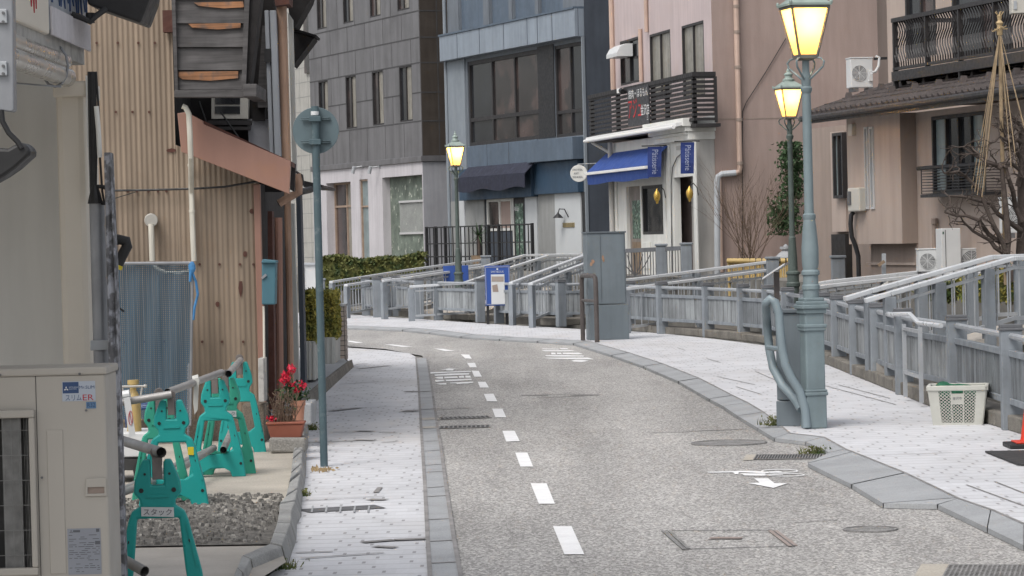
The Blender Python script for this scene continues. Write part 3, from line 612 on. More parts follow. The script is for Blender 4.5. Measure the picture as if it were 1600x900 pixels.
p1 = G(1272, 669, .06); lamp('nearest street lamp, grey-green with a square plinth, its lantern cut off by the top edge', (p1.x, p1.y, .06), 1.0, 'lamp_green', .22, plinth=1, power=11)
p2 = AT(1240, 470, 41); lamp('darker green street lamp behind the fence, seen just left of the nearest lamp shaft', (p2.x, p2.y, .24), 1.0, 'lamp_green_dark', .25, power=11)
p3 = G(718, 490, .12); lamp('slender distant street lamp in front of the blue building', (p3.x, p3.y, .12), .97, 'lamp_green_dark', .28, power=11)
# scuffs low on the near plinth
# ---------------------------------------------------------------- cabinets and guards
mat('cabinet', (.155, .185, .205), .5, .1, 2, streak=.12, dark=(.09, .10, .11), damt=.25, dscale=2.5, bump=.05, spec=.4)
mat('cabinet_dark', (.105, .125, .14), .55, .15, 2)
mat('rust', (.38, .23, .15), .8, .4, 12)
mat('rail_brown', (.085, .072, .068), .5, .25, 6)
q = G(951, 531, .06); t = thing('utility_cabinet', 'tall dark grey utility cabinet at the canal side with a rusty patch', 'cabinet', (q.x, q.y+.1, .06), .18)
fr = Frame(q.x, q.y, math.cos(.12), math.sin(.12)); k = q.y/4500
m = MB(); m.box(fr, -29*k, 33*k, -.42, 0, .06, .60); m.build('base', MT['cabinet'], t, bevel=.008)
m = MB(); m.box(fr, -31*k, 30*k, -.41, .0, .612, 1.70); b_ = m.build('body', MT['cabinet'], t, bevel=.01)
m = MB(); m.box(fr, -32.5*k, 31.5*k, -.43, .015, 1.70, 1.725); m.build('lid', MT['cabinet_dark'], b_, bevel=.004)
m = MB(); m.box(fr, -10*k, -9*k, .0, .006, .64, 1.68); m.box(fr, 27.5*k, 28.3*k, .0, .006, .64, 1.68); m.build('door_edge', MT['cabinet_dark'], b_)
m = MB()
for du, dz, r in ((-22, 1.27, .028), (-25, 1.23, .024), (-6, 1.33, .022), (-5, 1.29, .02)):
    m.plate(fr, [(du*k+r*math.cos(a)*random.uniform(.6, 1.1), dz+r*1.6*math.sin(a)*random.uniform(.6, 1.1)) for a in [i*.628 for i in range(10)]], [], .002, .005)
m.build('rust_patch', MT['rust'], b_)
def hoop(label, pa, pb, h, r, m_, cross, name='guard_hoop'):
    t = thing(name, label, 'guard rail', (pa.x, pa.y, pa.z)); m = MB(); c = .1; up = V(0, 0, 1); d = (pb-pa).normalized()
    m.tube([pa, pa+up*(h-c), pa+up*(h-c*.3)+d*c*.3, pa+up*h+d*c, pb+up*h-d*c, pb+up*(h-c*.3)-d*c*.3, pb+up*(h-c), pb], r, 10); m.build('hoop', m_, t, smooth=True)
    m = MB(); m.tube([pa+up*cross, pb+up*cross], r*.7, 8); m.build('cross_bar', m_, t, smooth=True)
    return t
hoop('brown steel hoop guarding the tall grey cabinet', G(911, 532, .06), G(933, 535, .06), 1.0, .036, MT['rail_brown'], .62)
# small cabinet and curved bicycle guard by the near lamp
q = G(1240, 667, .06); t = thing('control_box', 'waist-high blue-grey control box hidden behind the near lamp plinth', 'cabinet', (q.x, q.y, .06)); fr = Frame(q.x, q.y+.1, math.cos(-.35), math.sin(-.35)); k = q.y/4500
m = MB(); m.box(fr, -.13, .22, -.28, .02, .06, .27); m.build('base', MT['cabinet'], t, bevel=.006)
m = MB(); m.box(fr, -.125, .215, -.27, .01, .275, 1.0); b_ = m.build('body', MT['cabinet'], t, bevel=.008)
m = MB(); m.box(fr, -.14, .23, -.29, .03, 1.0, 1.03); m.build('lid', MT['lamp_green_dark'] if 0 else MT['cabinet_dark'], b_, bevel=.005)
mat('guard', (.20, .25, .275), .45, .1, 4, spec=.5, dark=(.16, .2, .21), damt=.3)
D = p1.y - .1
def pt(x, y, dd=0): return AT(x, y, D+dd)
t = thing('bicycle_guard', 'curved blue-grey guard loop leaning left of the near lamp plinth', 'guard rail', pt(1250, 668))
m = MB(); L1 = [(1261, 668), (1258, 640), (1250, 612), (1236, 590), (1227, 570), (1222, 545), (1219, 515), (1217, 490), (1211, 472), (1203, 467), (1197, 474)]
m.tube([pt(a, b, .02*i/3) for i, (a, b) in enumerate(L1)] + [pt(1198, 500, .5), pt(1202, 545, .5), pt(1208, 575, .45), pt(1222, 602, .3), pt(1243, 625, .2), pt(1252, 640, .1)], .036, 12); m.build('loop', MT['guard'], t, smooth=True, sharp=1.2)
m = MB(); m.tube([pt(1200, 543, .4), pt(1222, 546, .05)], .022, 8); m.build('cross_bar', MT['guard'], t, smooth=True)
# ---------------------------------------------------------------- buildings over the canal
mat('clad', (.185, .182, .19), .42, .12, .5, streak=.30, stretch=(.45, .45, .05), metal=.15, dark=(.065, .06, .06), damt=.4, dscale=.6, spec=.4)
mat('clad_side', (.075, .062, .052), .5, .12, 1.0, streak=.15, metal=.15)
mat('seam', (.065, .064, .066), .7, .2, 5)
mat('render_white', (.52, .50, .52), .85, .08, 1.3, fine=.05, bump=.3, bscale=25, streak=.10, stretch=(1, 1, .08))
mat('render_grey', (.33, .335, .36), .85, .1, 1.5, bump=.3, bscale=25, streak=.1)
mat('glass_dark', (.022, .024, .028), .08, .3, 1.2, spec=.9)
mat('glass_mid', (.035, .030, .030), .10, .4, 1.5, col2=(.08, .056, .052), c2scale=.9, c2lo=.5, c2hi=.56, spec=.8)  # brownish second colour paints a suggested reflection into the panes
mat('curtain', (.30, .28, .24), .5, .25, 3, streak=.35, stretch=(2.5, 2.5, .02), coat=.6)
mat('curtain_blue', (.24, .30, .31), .5, .25, 3, streak=.3, stretch=(2.5, 2.5, .02), coat=.6)
mat('frame_dark', (.028, .026, .027), .5, .2, 6)
mat('frame_light', (.50, .50, .50), .5, .1, 6)
mat('wood_frame', (.34, .25, .19), .6, .2, 6)
mat('green_stone', (.15, .18, .15), .85, .4, 3, col2=(.42, .44, .38), c2scale=4.5, c2lo=.60, c2hi=.64, bump=.9, bscale=7, dark=(.06, .075, .06), damt=.7, dscale=5)
mat('blue_render', (.155, .175, .20), .7, .12, 1, streak=.15)
mat('blue_panel', (.28, .325, .38), .45, .08, 1.5, streak=.16, stretch=(1, 1, .1), metal=.15)
mat('blue_panel_mid', (.105, .14, .185), .5, .1, 1.5, streak=.15, metal=.1)
mat('navy', (.030, .062, .105), .55, .12, 1.5, streak=.1)
mat('slate', (.060, .072, .092), .7, .15, 1, streak=.15)
mat('pale_slate', (.22, .25, .28), .7, .1, 1.5, streak=.1)
mat('awning_dark', (.022, .025, .045), .8, .25, 4, streak=.2)
mat('black_metal', (.018, .018, .02), .5, .2, 6)
mat('tile_cream', (.42, .41, .38), .5, .1, 2, streak=.1)
mat('concrete_grey', (.27, .275, .27), .85, .12, 1.5, streak=.1)
mat('wall_light', (.48, .50, .51), .8, .06, 1.5)
mat('brass', (.45, .36, .20), .35, .2, 6, metal=.7)
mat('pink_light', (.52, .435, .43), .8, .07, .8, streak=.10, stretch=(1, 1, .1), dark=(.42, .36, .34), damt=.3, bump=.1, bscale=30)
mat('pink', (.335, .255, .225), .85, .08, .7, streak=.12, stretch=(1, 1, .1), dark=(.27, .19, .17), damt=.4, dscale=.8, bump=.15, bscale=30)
mat('peach_pipe', (.52, .38, .31), .5, .12, 3, streak=.15)
mat('grey_pipe', (.38, .40, .42), .45, .1, 3)
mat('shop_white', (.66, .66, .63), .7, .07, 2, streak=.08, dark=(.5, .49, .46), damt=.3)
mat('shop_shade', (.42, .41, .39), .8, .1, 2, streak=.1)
mat('awning_blue', (.03, .07, .26), .7, .12, 3, spec=.3)
mat('banner_blue', (.018, .038, .17), .75, .12, 5)
mat('banner_text', (.30, .33, .45), .7, .1, 5)
mat('white_metal', (.75, .75, .74), .4, .05, 3)
mat('slat_black', (.022, .020, .021), .6, .3, 5)
mat('sign_black', (.035, .035, .04), .5, .1, 5)
mat('red_paint', (.55, .025, .03), .6, .15, 8)
mat('white_paint', (.78, .78, .78), .6, .05, 8)
mat('old_wood', (.28, .20, .13), .75, .35, 3, streak=.4)
mat('weathered_door', (.26, .23, .21), .8, .2, 3, streak=.3)
mat('glass_green', (.10, .17, .13), .15, .6, 9, col2=(.35, .45, .38), c2scale=12, c2lo=.55, c2hi=.6)
mat('gold', (.62, .40, .09), .3, .1, 4, metal=.6)
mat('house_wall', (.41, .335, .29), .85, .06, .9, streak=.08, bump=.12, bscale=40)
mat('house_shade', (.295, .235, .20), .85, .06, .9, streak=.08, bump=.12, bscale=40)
mat('roof_tile', (.068, .055, .052), .6, .3, 3, streak=.2, dark=(.13, .11, .10), damt=.4, dscale=6)
mat('plastic_beige', (.52, .50, .45), .5, .06, 3)
mat('plastic_white', (.60, .61, .61), .45, .06, 3)
mat('dark_void', (.02, .018, .017), .8, .2, 2)
def wall(mb, fr, u0, u1, z0, z1, holes, th=.25):
    us = sorted({u0, u1, *[x for h in holes for x in h[:2] if u0 < x < u1]}); zs = sorted({z0, z1, *[x for h in holes for x in h[2:4] if z0 < x < z1]})
    for a, b in zip(us, us[1:]):
        for c, d in zip(zs, zs[1:]):
            cu, cz = (a+b)/2, (c+d)/2
            if any(h[0] < cu < h[1] and h[2] < cz < h[3] for h in holes): continue
            mb.poly([fr.P(a, 0, c), fr.P(b, 0, c), fr.P(b, 0, d), fr.P(a, 0, d)])
    for a, b, c, d in [h[:4] for h in holes]:
        c, d = max(c, z0), min(d, z1)
        for p, q in (((a, c), (a, d)), ((b, d), (b, c)), ((a, d), (b, d)), ((b, c), (a, c))):
            mb.poly([fr.P(p[0], 0, p[1]), fr.P(q[0], 0, q[1]), fr.P(q[0], -th, q[1]), fr.P(p[0], -th, p[1])])
def bodybox(mb, fr, u0, u1, z0, z1, depth, th=.25):
    """sides, roof and back of a building behind its front wall"""
    P = fr.P; mb.poly([P(u0, 0, z0), P(u0, 0, z1), P(u0, -depth, z1), P(u0, -depth, z0)]); mb.poly([P(u1, 0, z0), P(u1, 0, z1), P(u1, -depth, z1), P(u1, -depth, z0)])
    mb.poly([P(u0, 0, z1), P(u1, 0, z1), P(u1, -depth, z1), P(u0, -depth, z1)]); mb.poly([P(u0, -depth, z0), P(u1, -depth, z0), P(u1, -depth, z1), P(u0, -depth, z1)])
def window(fr, h, t, v=-.2, fm='frame_dark', panes=('glass_dark',), fw=.05, transom=None, sill=None):
    a, b, c, d = h[:4]; m = MB()
    m.box(fr, a+.002, b-.002, v-.03, v+.05, c+.002, c+fw); m.box(fr, a+.002, b-.002, v-.03, v+.05, d-fw, d-.002)
    m.box(fr, a+.002, a+fw, v-.03, v+.05, c+fw, d-fw); m.box(fr, b-fw, b-.002, v-.03, v+.05, c+fw, d-fw)
    n = len(panes); w = (b-a-2*fw)/n
    for k in range(1, n): m.box(fr, a+fw+k*w-fw*.4, a+fw+k*w+fw*.4, v-.03, v+.045, c+fw, d-fw)
    if transom: m.box(fr, a+fw, b-fw, v-.029, v+.044, transom-fw*.5, transom+fw*.5)
    w_ = m.build('window', MT[fm], t)
    for k in range(n):
        m = MB(); m.box(fr, a+fw+k*w, a+fw+(k+1)*w, v-.02, v+.004*(k % 2), c+fw, d-fw); m.build('pane', MT[panes[k]], w_)
    if sill: m = MB(); m.box(fr, a-.04, b+.04, v-.03, .05, c-.05, c-.002); m.build('sill', MT[sill], w_)
    return w_
BZ = .82
# ---- grey metal-clad building
g = Frame(-2.43, 81, .42, -1.0)     # origin at its near corner, u runs left as negative
U = lambda x, y, v=0: g.U(x, y, v); Z = lambda x, y, v=0: g.Z(x, y, v)
gl = U(486, 200); zc = Z(665, 243)
t = thing('office_building', 'dark grey metal-clad building over a white plastered ground floor', 'building', (g.o.x, g.o.y, BZ), g.rot)
sill2 = Z(634, 190); top2 = Z(634, 102.5); sill1 = Z(630, 16); top1 = sill1 + (top2-sill2); sill0 = sill1+3.2
wins = []
for xa, xb in ((498, 513), (540.5, 557), (582, 599.5), (624.5, 644.5)): wins.append((U(xa, 160), U(xb, 160), sill2, top2))
for xa, xb in ((495, 510), (536, 552), (578, 595), (621, 640)):
    wins.append((U(xa, 20), U(xb, 20), sill1, top1)); wins.append((U(xa, 20), U(xb, 20), sill0, sill0+1.9))
m = MB(); wall(m, g, gl, 0, zc, 14, wins, .10); bodybox(m, g, gl, 0, zc, 14, 9); P = g.P; m.poly([P(gl, 0, zc), P(0, 0, zc), P(0, -.2, zc), P(gl, -.2, zc)]); m.build('cladding', MT['clad'], t)
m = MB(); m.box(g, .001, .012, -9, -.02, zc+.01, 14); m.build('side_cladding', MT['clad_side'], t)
for i, w in enumerate(wins): window(g, w, t, -.055, 'frame_dark', ('glass_mid', 'curtain') if i % 3 else ('glass_dark', 'curtain'), .045)
m = MB(); jz = [Z(665, y) for y in (56, 96, 143, 188, 14)] + [sill0-.1, sill0+1.9]
for z in jz:
    for a, b in [(gl, 0)]:
        segs = [(a, b)]
        for h in wins:
            if h[2] < z < h[3]: segs = [s2 for s in segs for s2 in ((s[0], h[0]), (h[1], s[1]))] if False else segs
        m.box(g, a, b, 0, .006, z-.018, z+.018) if not any(h[2] < z < h[3] for h in wins) else [m.box(g, p, q, 0, .006, z-.018, z+.018) for p, q in zip([gl]+sorted({h[1] for h in wins if h[2] < z < h[3]}), sorted({h[0] for h in wins if h[2] < z < h[3]})+[0])]
    m.box(g, .011, .018, -9, -.02, z-.018, z+.018)
zs = sorted(jz)
rows = list(zip([zc]+zs, zs+[14])); k = 0
for z0_, z1_ in rows:
    for xx in range(6):
        u = gl + (xx+.5+(.25 if k % 2 else -.2))*(-gl)/6.2
        if u < -.3 and not any(h[0]-.05 < u < h[1]+.05 and h[2] < z1_ and h[3] > z0_ for h in wins): m.box(g, u-.007, u+.007, 0, .005, z0_, z1_)
    k += 1
m.box(g, .011, .017, -.55, -.52, zc, 14)
m.build('panel_joints', MT['seam'], t)
m = MB(); m.box(g, gl, .05, -9, .06, zc-.16, zc-.002); m.build('cornice', MT['clad'], t, bevel=.01)
zt = zc-.162
holes = [(U(511, 340), U(549, 340), BZ, Z(530, 285)), (U(563, 340), U(576, 340), BZ+.2, Z(570, 280)), (U(598.5, 340), U(661, 340), BZ, Z(630, 275))]
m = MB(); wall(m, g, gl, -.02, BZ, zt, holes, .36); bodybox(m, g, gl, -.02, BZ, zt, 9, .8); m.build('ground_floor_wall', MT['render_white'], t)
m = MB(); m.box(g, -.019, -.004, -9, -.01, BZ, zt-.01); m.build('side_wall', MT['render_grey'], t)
window(g, holes[0], t, -.30, 'wood_frame', ('glass_mid', 'curtain'), .06, transom=Z(530, 323, -.3))
window(g, holes[1], t, -.08, 'wood_frame', ('curtain_blue',), .05, transom=Z(570, 323, -.3))
m = MB(); h = holes[2]; m.box(g, h[0], h[1], -.35, -.24, h[2], h[3]-.003); sw = m.build('stone_cladding', MT['green_stone'], t)
m = MB(); a, b = U(624, 340, -.2), U(662, 340, -.2); zb_, zt_ = Z(640, 366, -.2), Z(640, 313, -.2)
for k in range(24):
    u = a+(b-a)*k/23; m.box(g, u-.014, u+.014, -.235, -.228, zb_, zt_)
m.box(g, a, b, -.24, -.19, zb_, zb_+.06); m.box(g, a, b, -.24, -.19, zt_-.06, zt_); m.build('lattice', MT['frame_light'], sw)
for x in (568, 594):
    m = MB(); u, z = g.px(x, 263); m.box(g, u-.03, u+.03, 0, .05, z+.02, z+.14); m.tube([g.P(u, .05, z+.06), g.P(u-.12, .25, z+.03)], .018, 6); m.tube([g.P(u-.12, .25, z+.06), g.P(u-.18, .28, z-.14)], .055, 10); m.build('spotlight', MT['grey_pipe'], t)
# cream tiled building farther back
c_ = Frame(-6.6, 98, .42, -1.0)
t = thing('tiled_building', 'cream tiled building seen in the gap left of the grey clad building', 'building', (-6.6, 98, BZ), c_.rot)
m = MB(); m.box(c_, -9, .0, -7, 0, BZ, 16); m.build('wall', MT['tile_cream'], t)
m = MB()
for k in range(28): m.box(c_, -9, .006, -7.006, .006, BZ+.5*k+.30, BZ+.5*k+.315)
for k in range(10): m.box(c_, -.9*k-.5, -.9*k-.49, 0, .007, BZ, 16)
for k in range(8): m.box(c_, 0, .007, -.9*k-.5, -.9*k-.49, BZ, 16)
m.build('tile_joints', MT['concrete_grey'], t)
m = MB(); a, z = c_.px(497, 100); m.box(c_, -.6, -.05, .0, .08, c_.Z(495, 112), 16.0-3); m.build('window', MT['glass_mid'], t)
# ---- blue-grey building
g = Frame(1.886, 69, .40, -1.0); U = g.U; Z = g.Z
bl = U(702, 150)
t = thing('blue_building', 'blue-grey building with big dark windows and a navy ground floor', 'building', (g.o.x, g.o.y, BZ), g.rot)
zf0, zf1 = Z(923, 55), Z(923, 11)
zs_ = Z(733, 229); 
zn1 = Z(729, 262)   # under the sill band
zn0 = Z(790, 310)
up = [(U(764, 30), U(795, 30), Z(770, 43), 13), (U(800, 30), U(836, 30), Z(770, 43), 13), (U(841, 30), U(880, 30), Z(770, 43), 13), (U(716, 30), U(755, 30), Z(735, 50), 13)]
big = [(U(731, 150), U(842, 150), Z(733, 229), zf0-.1), (U(867, 150), U(914, 150), Z(880, 214), zf0-.1)]
gate_ = [(U(759, 380), U(821, 380), BZ, zn0)]
m = MB(); wall(m, g, bl, 0, BZ, 14, up+big+gate_, .14); bodybox(m, g, bl, 0, BZ, 14, 10); m.build('wall', MT['blue_render'], t)
m = MB(); m.box(g, .002, .02, -10, 0, BZ, 14); m.build('side_wall', MT['slate'], t)
for w in up: window(g, w, t, -.09, 'blue_render', ('blue_panel_mid',), .03)
window(g, big[0], t, -.08, 'frame_dark', ('glass_dark', 'glass_mid', 'glass_mid'), .10, transom=Z(790, 182, -.2))
window(g, big[1], t, -.08, 'frame_dark', ('glass_mid', 'glass_dark'), .08, transom=Z(890, 175, -.2))
m = MB(); m.box(g, U(842, 150), U(867, 150), .001, .02, Z(855, 215), zf0-.05); m.build('dark_recess_panel', MT['black_metal'], t)
m = MB(); m.box(g, bl, 0, .001, .25, zf0, zf1); f_ = m.build('fascia', MT['blue_panel'], t, bevel=.01)
for x in (714, 749, 787, 824, 840, 863, 904): m = MB(); u = U(x, 60, .25); m.box(g, u-.012, u+.012, .25, .255, zf0, zf1); m.build('panel_joint', MT['slate'], f_)
m = MB(); m.box(g, bl, 0, .0, .28, zf1+.002, zf1+.05); m.build('flashing', MT['blue_panel_mid'], f_)
m = MB(); m.box(g, U(733, 240), U(842, 230), .001, .06, Z(737, 264), Z(733, 229)); s_ = m.build('sill_band', MT['blue_panel_mid'], t, bevel=.01)
for x in (761, 795, 830): m = MB(); u = U(x, 240, .06); m.box(g, u-.01, u+.01, .06, .065, Z(737, 264), Z(733, 229)); m.build('panel_joint', MT['slate'], s_)
m = MB(); m.box(g, U(843, 240), U(915, 230), .001, .35, Z(880, 250, .3), Z(880, 215, .3)); m.build('box_sill', MT['blue_panel_mid'], t, bevel=.01)
m = MB(); m.box(g, U(729, 280), U(842, 280), .001, .22, zn0, Z(737, 264)-.002); m.box(g, U(842, 280), U(912, 280), .001, .16, Z(880, 302), Z(737, 264)-.002); m.build('navy_band', MT['navy'], t, bevel=.01)
for xa, xb, mt in ((706, 720, 'concrete_grey'), (721, 729, 'wall_light'), (730, 758.5, 'concrete_grey'), (824, 842, 'wall_light'), (843, 870, 'concrete_grey'), (870.5, 911, 'wall_light')):
    m = MB(); m.box(g, U(xa, 350), U(xb, 350), .003, .05 if mt == 'wall_light' else .03, BZ, (zn0 if xa < 842 else Z(880, 302))-.002); m.build('wall_panel', MT[mt], t)
m = MB(); m.box(g, U(912, 340), U(920, 340), .003, .04, BZ, Z(880, 302)); m.build('wall_panel', MT['black_metal'], t)
m = MB(); m.box(g, U(920.5, 300), 0, .021, .10, BZ, zf0-.01); m.build('corner_pillar', MT['pale_slate'], t, bevel=.01)
m = MB(); m.box(g, bl+.02, U(729, 150), .002, .05, Z(737, 264), zf0-.01); m.build('left_pillar', MT['pale_slate'], t)
m = MB(); m.tube([g.P(bl-.06, .06, BZ), g.P(bl-.06, .06, 14)], .05, 8); m.build('downpipe', MT['pale_slate'], t, smooth=True)
w1 = (U(760, 340), U(799, 340), Z(780, 361), zn0-.002); window(g, w1, t, -.06, 'shop_white', ('glass_mid', 'pink'), .07)
m = MB(); m.box(g, U(760, 340), U(799, 340), -.14, -.03, BZ, Z(780, 362)); m.build('door_panel', MT['slate'], t)
m = MB(); m.box(g, U(801, 340), U(820, 340), -.13, -.045, BZ, zn0-.002); d_ = m.build('door', MT['black_metal'], t)
m = MB(); m.box(g, U(803, 340), U(815, 340), -.045, -.04, BZ+.3, zn0-.15); m.build('pane', MT['glass_green'], d_)
m = MB(); m.box(g, U(799.5, 340), U(801, 340), -.13, -.02, BZ, zn0-.002); m.build('jamb', MT['shop_white'], d_)
c0, c1 = g.px(808, 326, -.07), 0
text('SABLE', g.P(c0[0], -.038, c0[1]), g.u, (0, 0, 1), .35, .11, MT['white_paint'], d_)
# wall lamp and name plate
m = MB(); u, z = g.px(889, 337); m.tube([g.P(u+.1, .06, z-.03), g.P(u+.06, .14, z+.16), g.P(u-.12, .2, z+.17), g.P(u-.16, .22, z+.06)], .014, 6); m.lathe((g.P(u-.16, .22, 0).x, g.P(u-.16, .22, 0).y, z-.05), [(.13, 0), (.11, .03), (.03, .11), (.015, .14)], 12); m.build('wall_lamp', MT['black_metal'], t)
m = MB(); u, z = g.px(892, 351.5); m.box(g, u-.35, u+.35, .05, .07, z-.055, z+.055); m.build('name_plate', MT['brass'], t)
# dark awning
t2 = thing('shop_awning', 'dark navy fabric awning with a drooping valance on the blue building', 'awning', g.P(U(775, 270), .3, Z(775, 285)), g.rot)
ua, ub = U(722, 270, .4), U(826, 270, .4); za = Z(775, 268, .4)
m = MB(); m.prism([g.P(ua, .225, za+.15), g.P(ub, .225, za+.15), g.P(ub, .50, za-.12), g.P(ua, .50, za-.12)], (0, 0, .03)); m.build('canopy', MT['awning_dark'], t2)
m = MB(); n = 14
for k in range(n):
    a, b = ua+(ub-ua)*k/n, ua+(ub-ua)*(k+1)/n; d1, d2 = .34+.10*math.sin(k*.9)*.4, .34+.10*math.sin((k+1)*.9)*.4
    m.prism([g.P(a, .50, za-.12), g.P(b, .50, za-.12), g.P(b, .50, za-.12-d2), g.P(a, .50, za-.12-d1)], g.n*.02)
m.build('valance', MT['awning_dark'], t2)
for x in (741, 765, 789):
    u, z = g.px(x, 287, .3); m = MB(); m.tube([g.P(u, .24, z+.15), g.P(u, .38, z+.1), g.P(u+.02, .44, z-.1)], .05, 8); m.build('downlight', MT['black_metal'], t2)
# round hotel sign
sg = thing('round_sign', 'round white projecting sign with three rows of grey letters', 'sign', g.P(0, .5, 0)+V(0, 0, Z(905, 271)))
D_ = 67.6; c = AT(904.5, 271, D_); nr = V(-.1, -1, 0).normalized(); m = MB(); m.disc(c, nr, .20, .10, 32); m.build('disc', MT['shop_white'], sg, bevel=.008)
rr = V(1, -.1, 0).normalized(); k = .45
for i, (s_, w) in enumerate((('HOTEL', .235), ('ART', .12), ('SEKEL', .25))): text(s_, c+nr*.052+V(0, 0, .085-.085*i)+rr*(-.02 if i != 1 else -.06), rr, (0, 0, 1), w, .045, MT['slate'], sg)
m = MB(); m.tube([c+V(-.02, 0, .2), c+V(-.02, 0, .215), c+V(.45, .1, .23)], .012, 6); m.build('bracket', MT['grey_pipe'], sg)
# black gate fence in front
t = thing('gate_fence', 'black iron bar fence in front of the blue building entrance', 'fence', AT(748, 408, 72))
fg = Frame(AT(833, 400, 70.5).x, 70.5, .40, -1.0); a, b = fg.U(666, 380), fg.U(833, 380); z0, z1 = fg.Z(750, 409), fg.Z(750, 352)
m = MB(); m.box(fg, a, b, -.02, .02, z1-.035, z1); m.box(fg, a, b, -.02, .02, z0+.12, z0+.155); m.box(fg, a, b, -.02, .02, (z0+z1)/2, (z0+z1)/2+.03); m.build('rails', MT['black_metal'], t)
m = MB(); n = 26
for k in range(n+1): u = a+(b-a)*k/n; m.box(fg, u-.013, u+.013, -.012, .012, BZ, z1-.02)
m.build('bars', MT['black_metal'], t)
for x in (667, 681, 696, 751, 764, 780, 832): u = fg.U(x, 380); m = MB(); m.box(fg, u-.035, u+.035, -.035, .035, BZ, z1+.01); m.build('post', MT['black_metal'], t)
# ---- pink building with the shop
g = Frame(4.02, 56, .211, -1.0); U = g.U; Z = g.Z; pl = U(955, 150)
t = thing('pink_building', 'tall pink rendered building with a black slatted balcony', 'building', (g.o.x, g.o.y, BZ), g.rot)
w_ = [(U(969, 90), U(998.5, 90), Z(998, 128), Z(998, 56.5)), (U(1015.5, 90), U(1048, 90), Z(1048, 126)-.3, Z(1048, 45)), (U(1066, 90), U(1100.5, 90), Z(1100, 118)-.4, Z(1100, 31))]
zsh = Z(1100, 195)
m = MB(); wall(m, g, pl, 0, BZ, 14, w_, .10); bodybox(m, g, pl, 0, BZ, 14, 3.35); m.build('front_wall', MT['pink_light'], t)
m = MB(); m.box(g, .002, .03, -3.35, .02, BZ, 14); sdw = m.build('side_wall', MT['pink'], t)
m = MB(); z = Z(1123, 185); m.box(g, .03, .036, -3.35, .02, z-.012, z+.012); m.box(g, .03, .036, -3.35, .02, z+3.1, z+3.12); m.build('joint', MT['house_shade'], sdw)
for w in w_: window(g, w, t, -.05, 'wood_frame' if 0 else 'frame_dark', ('curtain', 'curtain') if w is not w_[0] else ('glass_mid', 'glass_dark'), .05)
for x, y0, y1 in ((1001, 128, 45), (1011, 50, -40), (957, 140, -60)):
    m = MB(); u = U(x, 90, .05); m.tube([g.P(u, .05, Z(x, y0, .05)), g.P(u, .05, Z(x, y1, .05))], .045 if x != 957 else .06, 8); m.build('downpipe', MT['peach_pipe'], t, smooth=True)
# side face drawn in its own frame: fs.u runs right along the pink side wall
fs = Frame(g.o.x+g.u.x*.036, g.o.y+g.u.y*.036, .978, .2065)
m = MB(); p = lambda x, y, v=.07: fs.P(fs.U(x, y, v), v, fs.Z(x, y, v))
m.tube([p(1150, -60), p(1150, 5), p(1156, 262), p(1155, 268), p(1150, 270), p(1128, 271), p(1123, 275), p(1123, 282), p(1126, 425)], .055, 10); m.build('side_downpipe', MT['peach_pipe'], t, smooth=True)
for y in (10, 50, 105, 187, 255): m = MB(); q = p(1150.3+y*.024, y); m.tube([q-V(0, 0, .03), q+V(0, 0, .03)], .068, 10); m.build('pipe_collar', MT['house_shade'], t)
m = MB(); m.tube([p(1160, 430, .02), p(1160, 175, .02), p(1166, 160, .02), p(1195, 115, .02), p(1228, 60, .02)], .008, 5); m.build('cable', MT['black_metal'], t)
m = MB(); m.box(fs, fs.U(1215, 350), fs.U(1232, 350), .002, .05, fs.Z(1225, 390), fs.Z(1225, 230)) if 0 else None
t2 = thing('window_hood', 'small rusty curved hood over the leftmost upper window of the pink building', 'awning', g.P(U(973, 78), .1, Z(973, 90)), g.rot)
u0, u1 = U(961, 78, .15), U(985, 78, .3); z = Z(973, 88, .2); m = MB(); m.plate(Frame(g.P(u0, 0, 0).x, g.P(u0, 0, 0).y, g.n.x, g.n.y), [(.0, z), (.35, z), (.35, z+.08), (.28, z+.2), (.16, z+.27), (0, z+.27)], [], 0, -(u1-u0)*.5); m.build('hood', MT['plastic_white'], t2)
# lean-to link between the pink tower and the house
t = thing('rear_annex', 'salmon annex wall between the pink building and the tiled-roof house', 'building', (8, 62, BZ), 0); m = MB(); fa = Frame(7.2, 57.6, 1, .1); m.box(fa, 0, 6, -4, 0, BZ, 12); m.build('wall', MT['house_wall'], t)
m = MB(); a = AT(1362, 82, 57); m.tube([a, AT(1360, 10, 57)], .05, 8); m.build('pipe', MT['peach_pipe'], t)
# ---- white shop
g2 = Frame(g.P(.0, .45, 0).x, g.P(.0, .45, 0).y, .211, -1.0); U = g2.U; Z = g2.Z
t = thing('cake_shop', 'white panelled cake shop front under the slatted balcony', 'shop', (g2.o.x, g2.o.y, BZ), g2.rot)
sl = U(960, 330); zt = Z(1085, 205); h = [(U(979.5, 350), U(1001, 350), BZ, Z(990, 291)), (U(1003, 350), U(1037, 350), Z(1037, 366), Z(1020, 289)), (U(1054, 350), U(1085, 350), BZ, Z(1070, 276))]
m = MB(); wall(m, g2, sl, -.02, BZ, zt, h, .14); m.poly([g2.P(sl, 0, BZ), g2.P(sl, 0, zt), g2.P(sl, -.45, zt), g2.P(sl, -.45, BZ)]); m.build('front', MT['shop_white'], t)
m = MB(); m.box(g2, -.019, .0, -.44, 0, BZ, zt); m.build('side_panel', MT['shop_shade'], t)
m = MB(); m.box(g2, h[0][0], h[0][1], -.14, -.07, h[0][2], h[0][3]-.003); d_ = m.build('door', MT['weathered_door'], t)
m = MB(); m.box(g2, h[0][0]+.25, h[0][1]-.15, -.07, -.062, BZ+.75, h[0][3]-.3); m.build('pane', MT['glass_green'], d_)
m = MB(); m.box(g2, h[0][0]+.2, h[0][1]-.1, -.07, -.058, BZ, BZ+.68); m.build('kick_board', MT['old_wood'], d_)
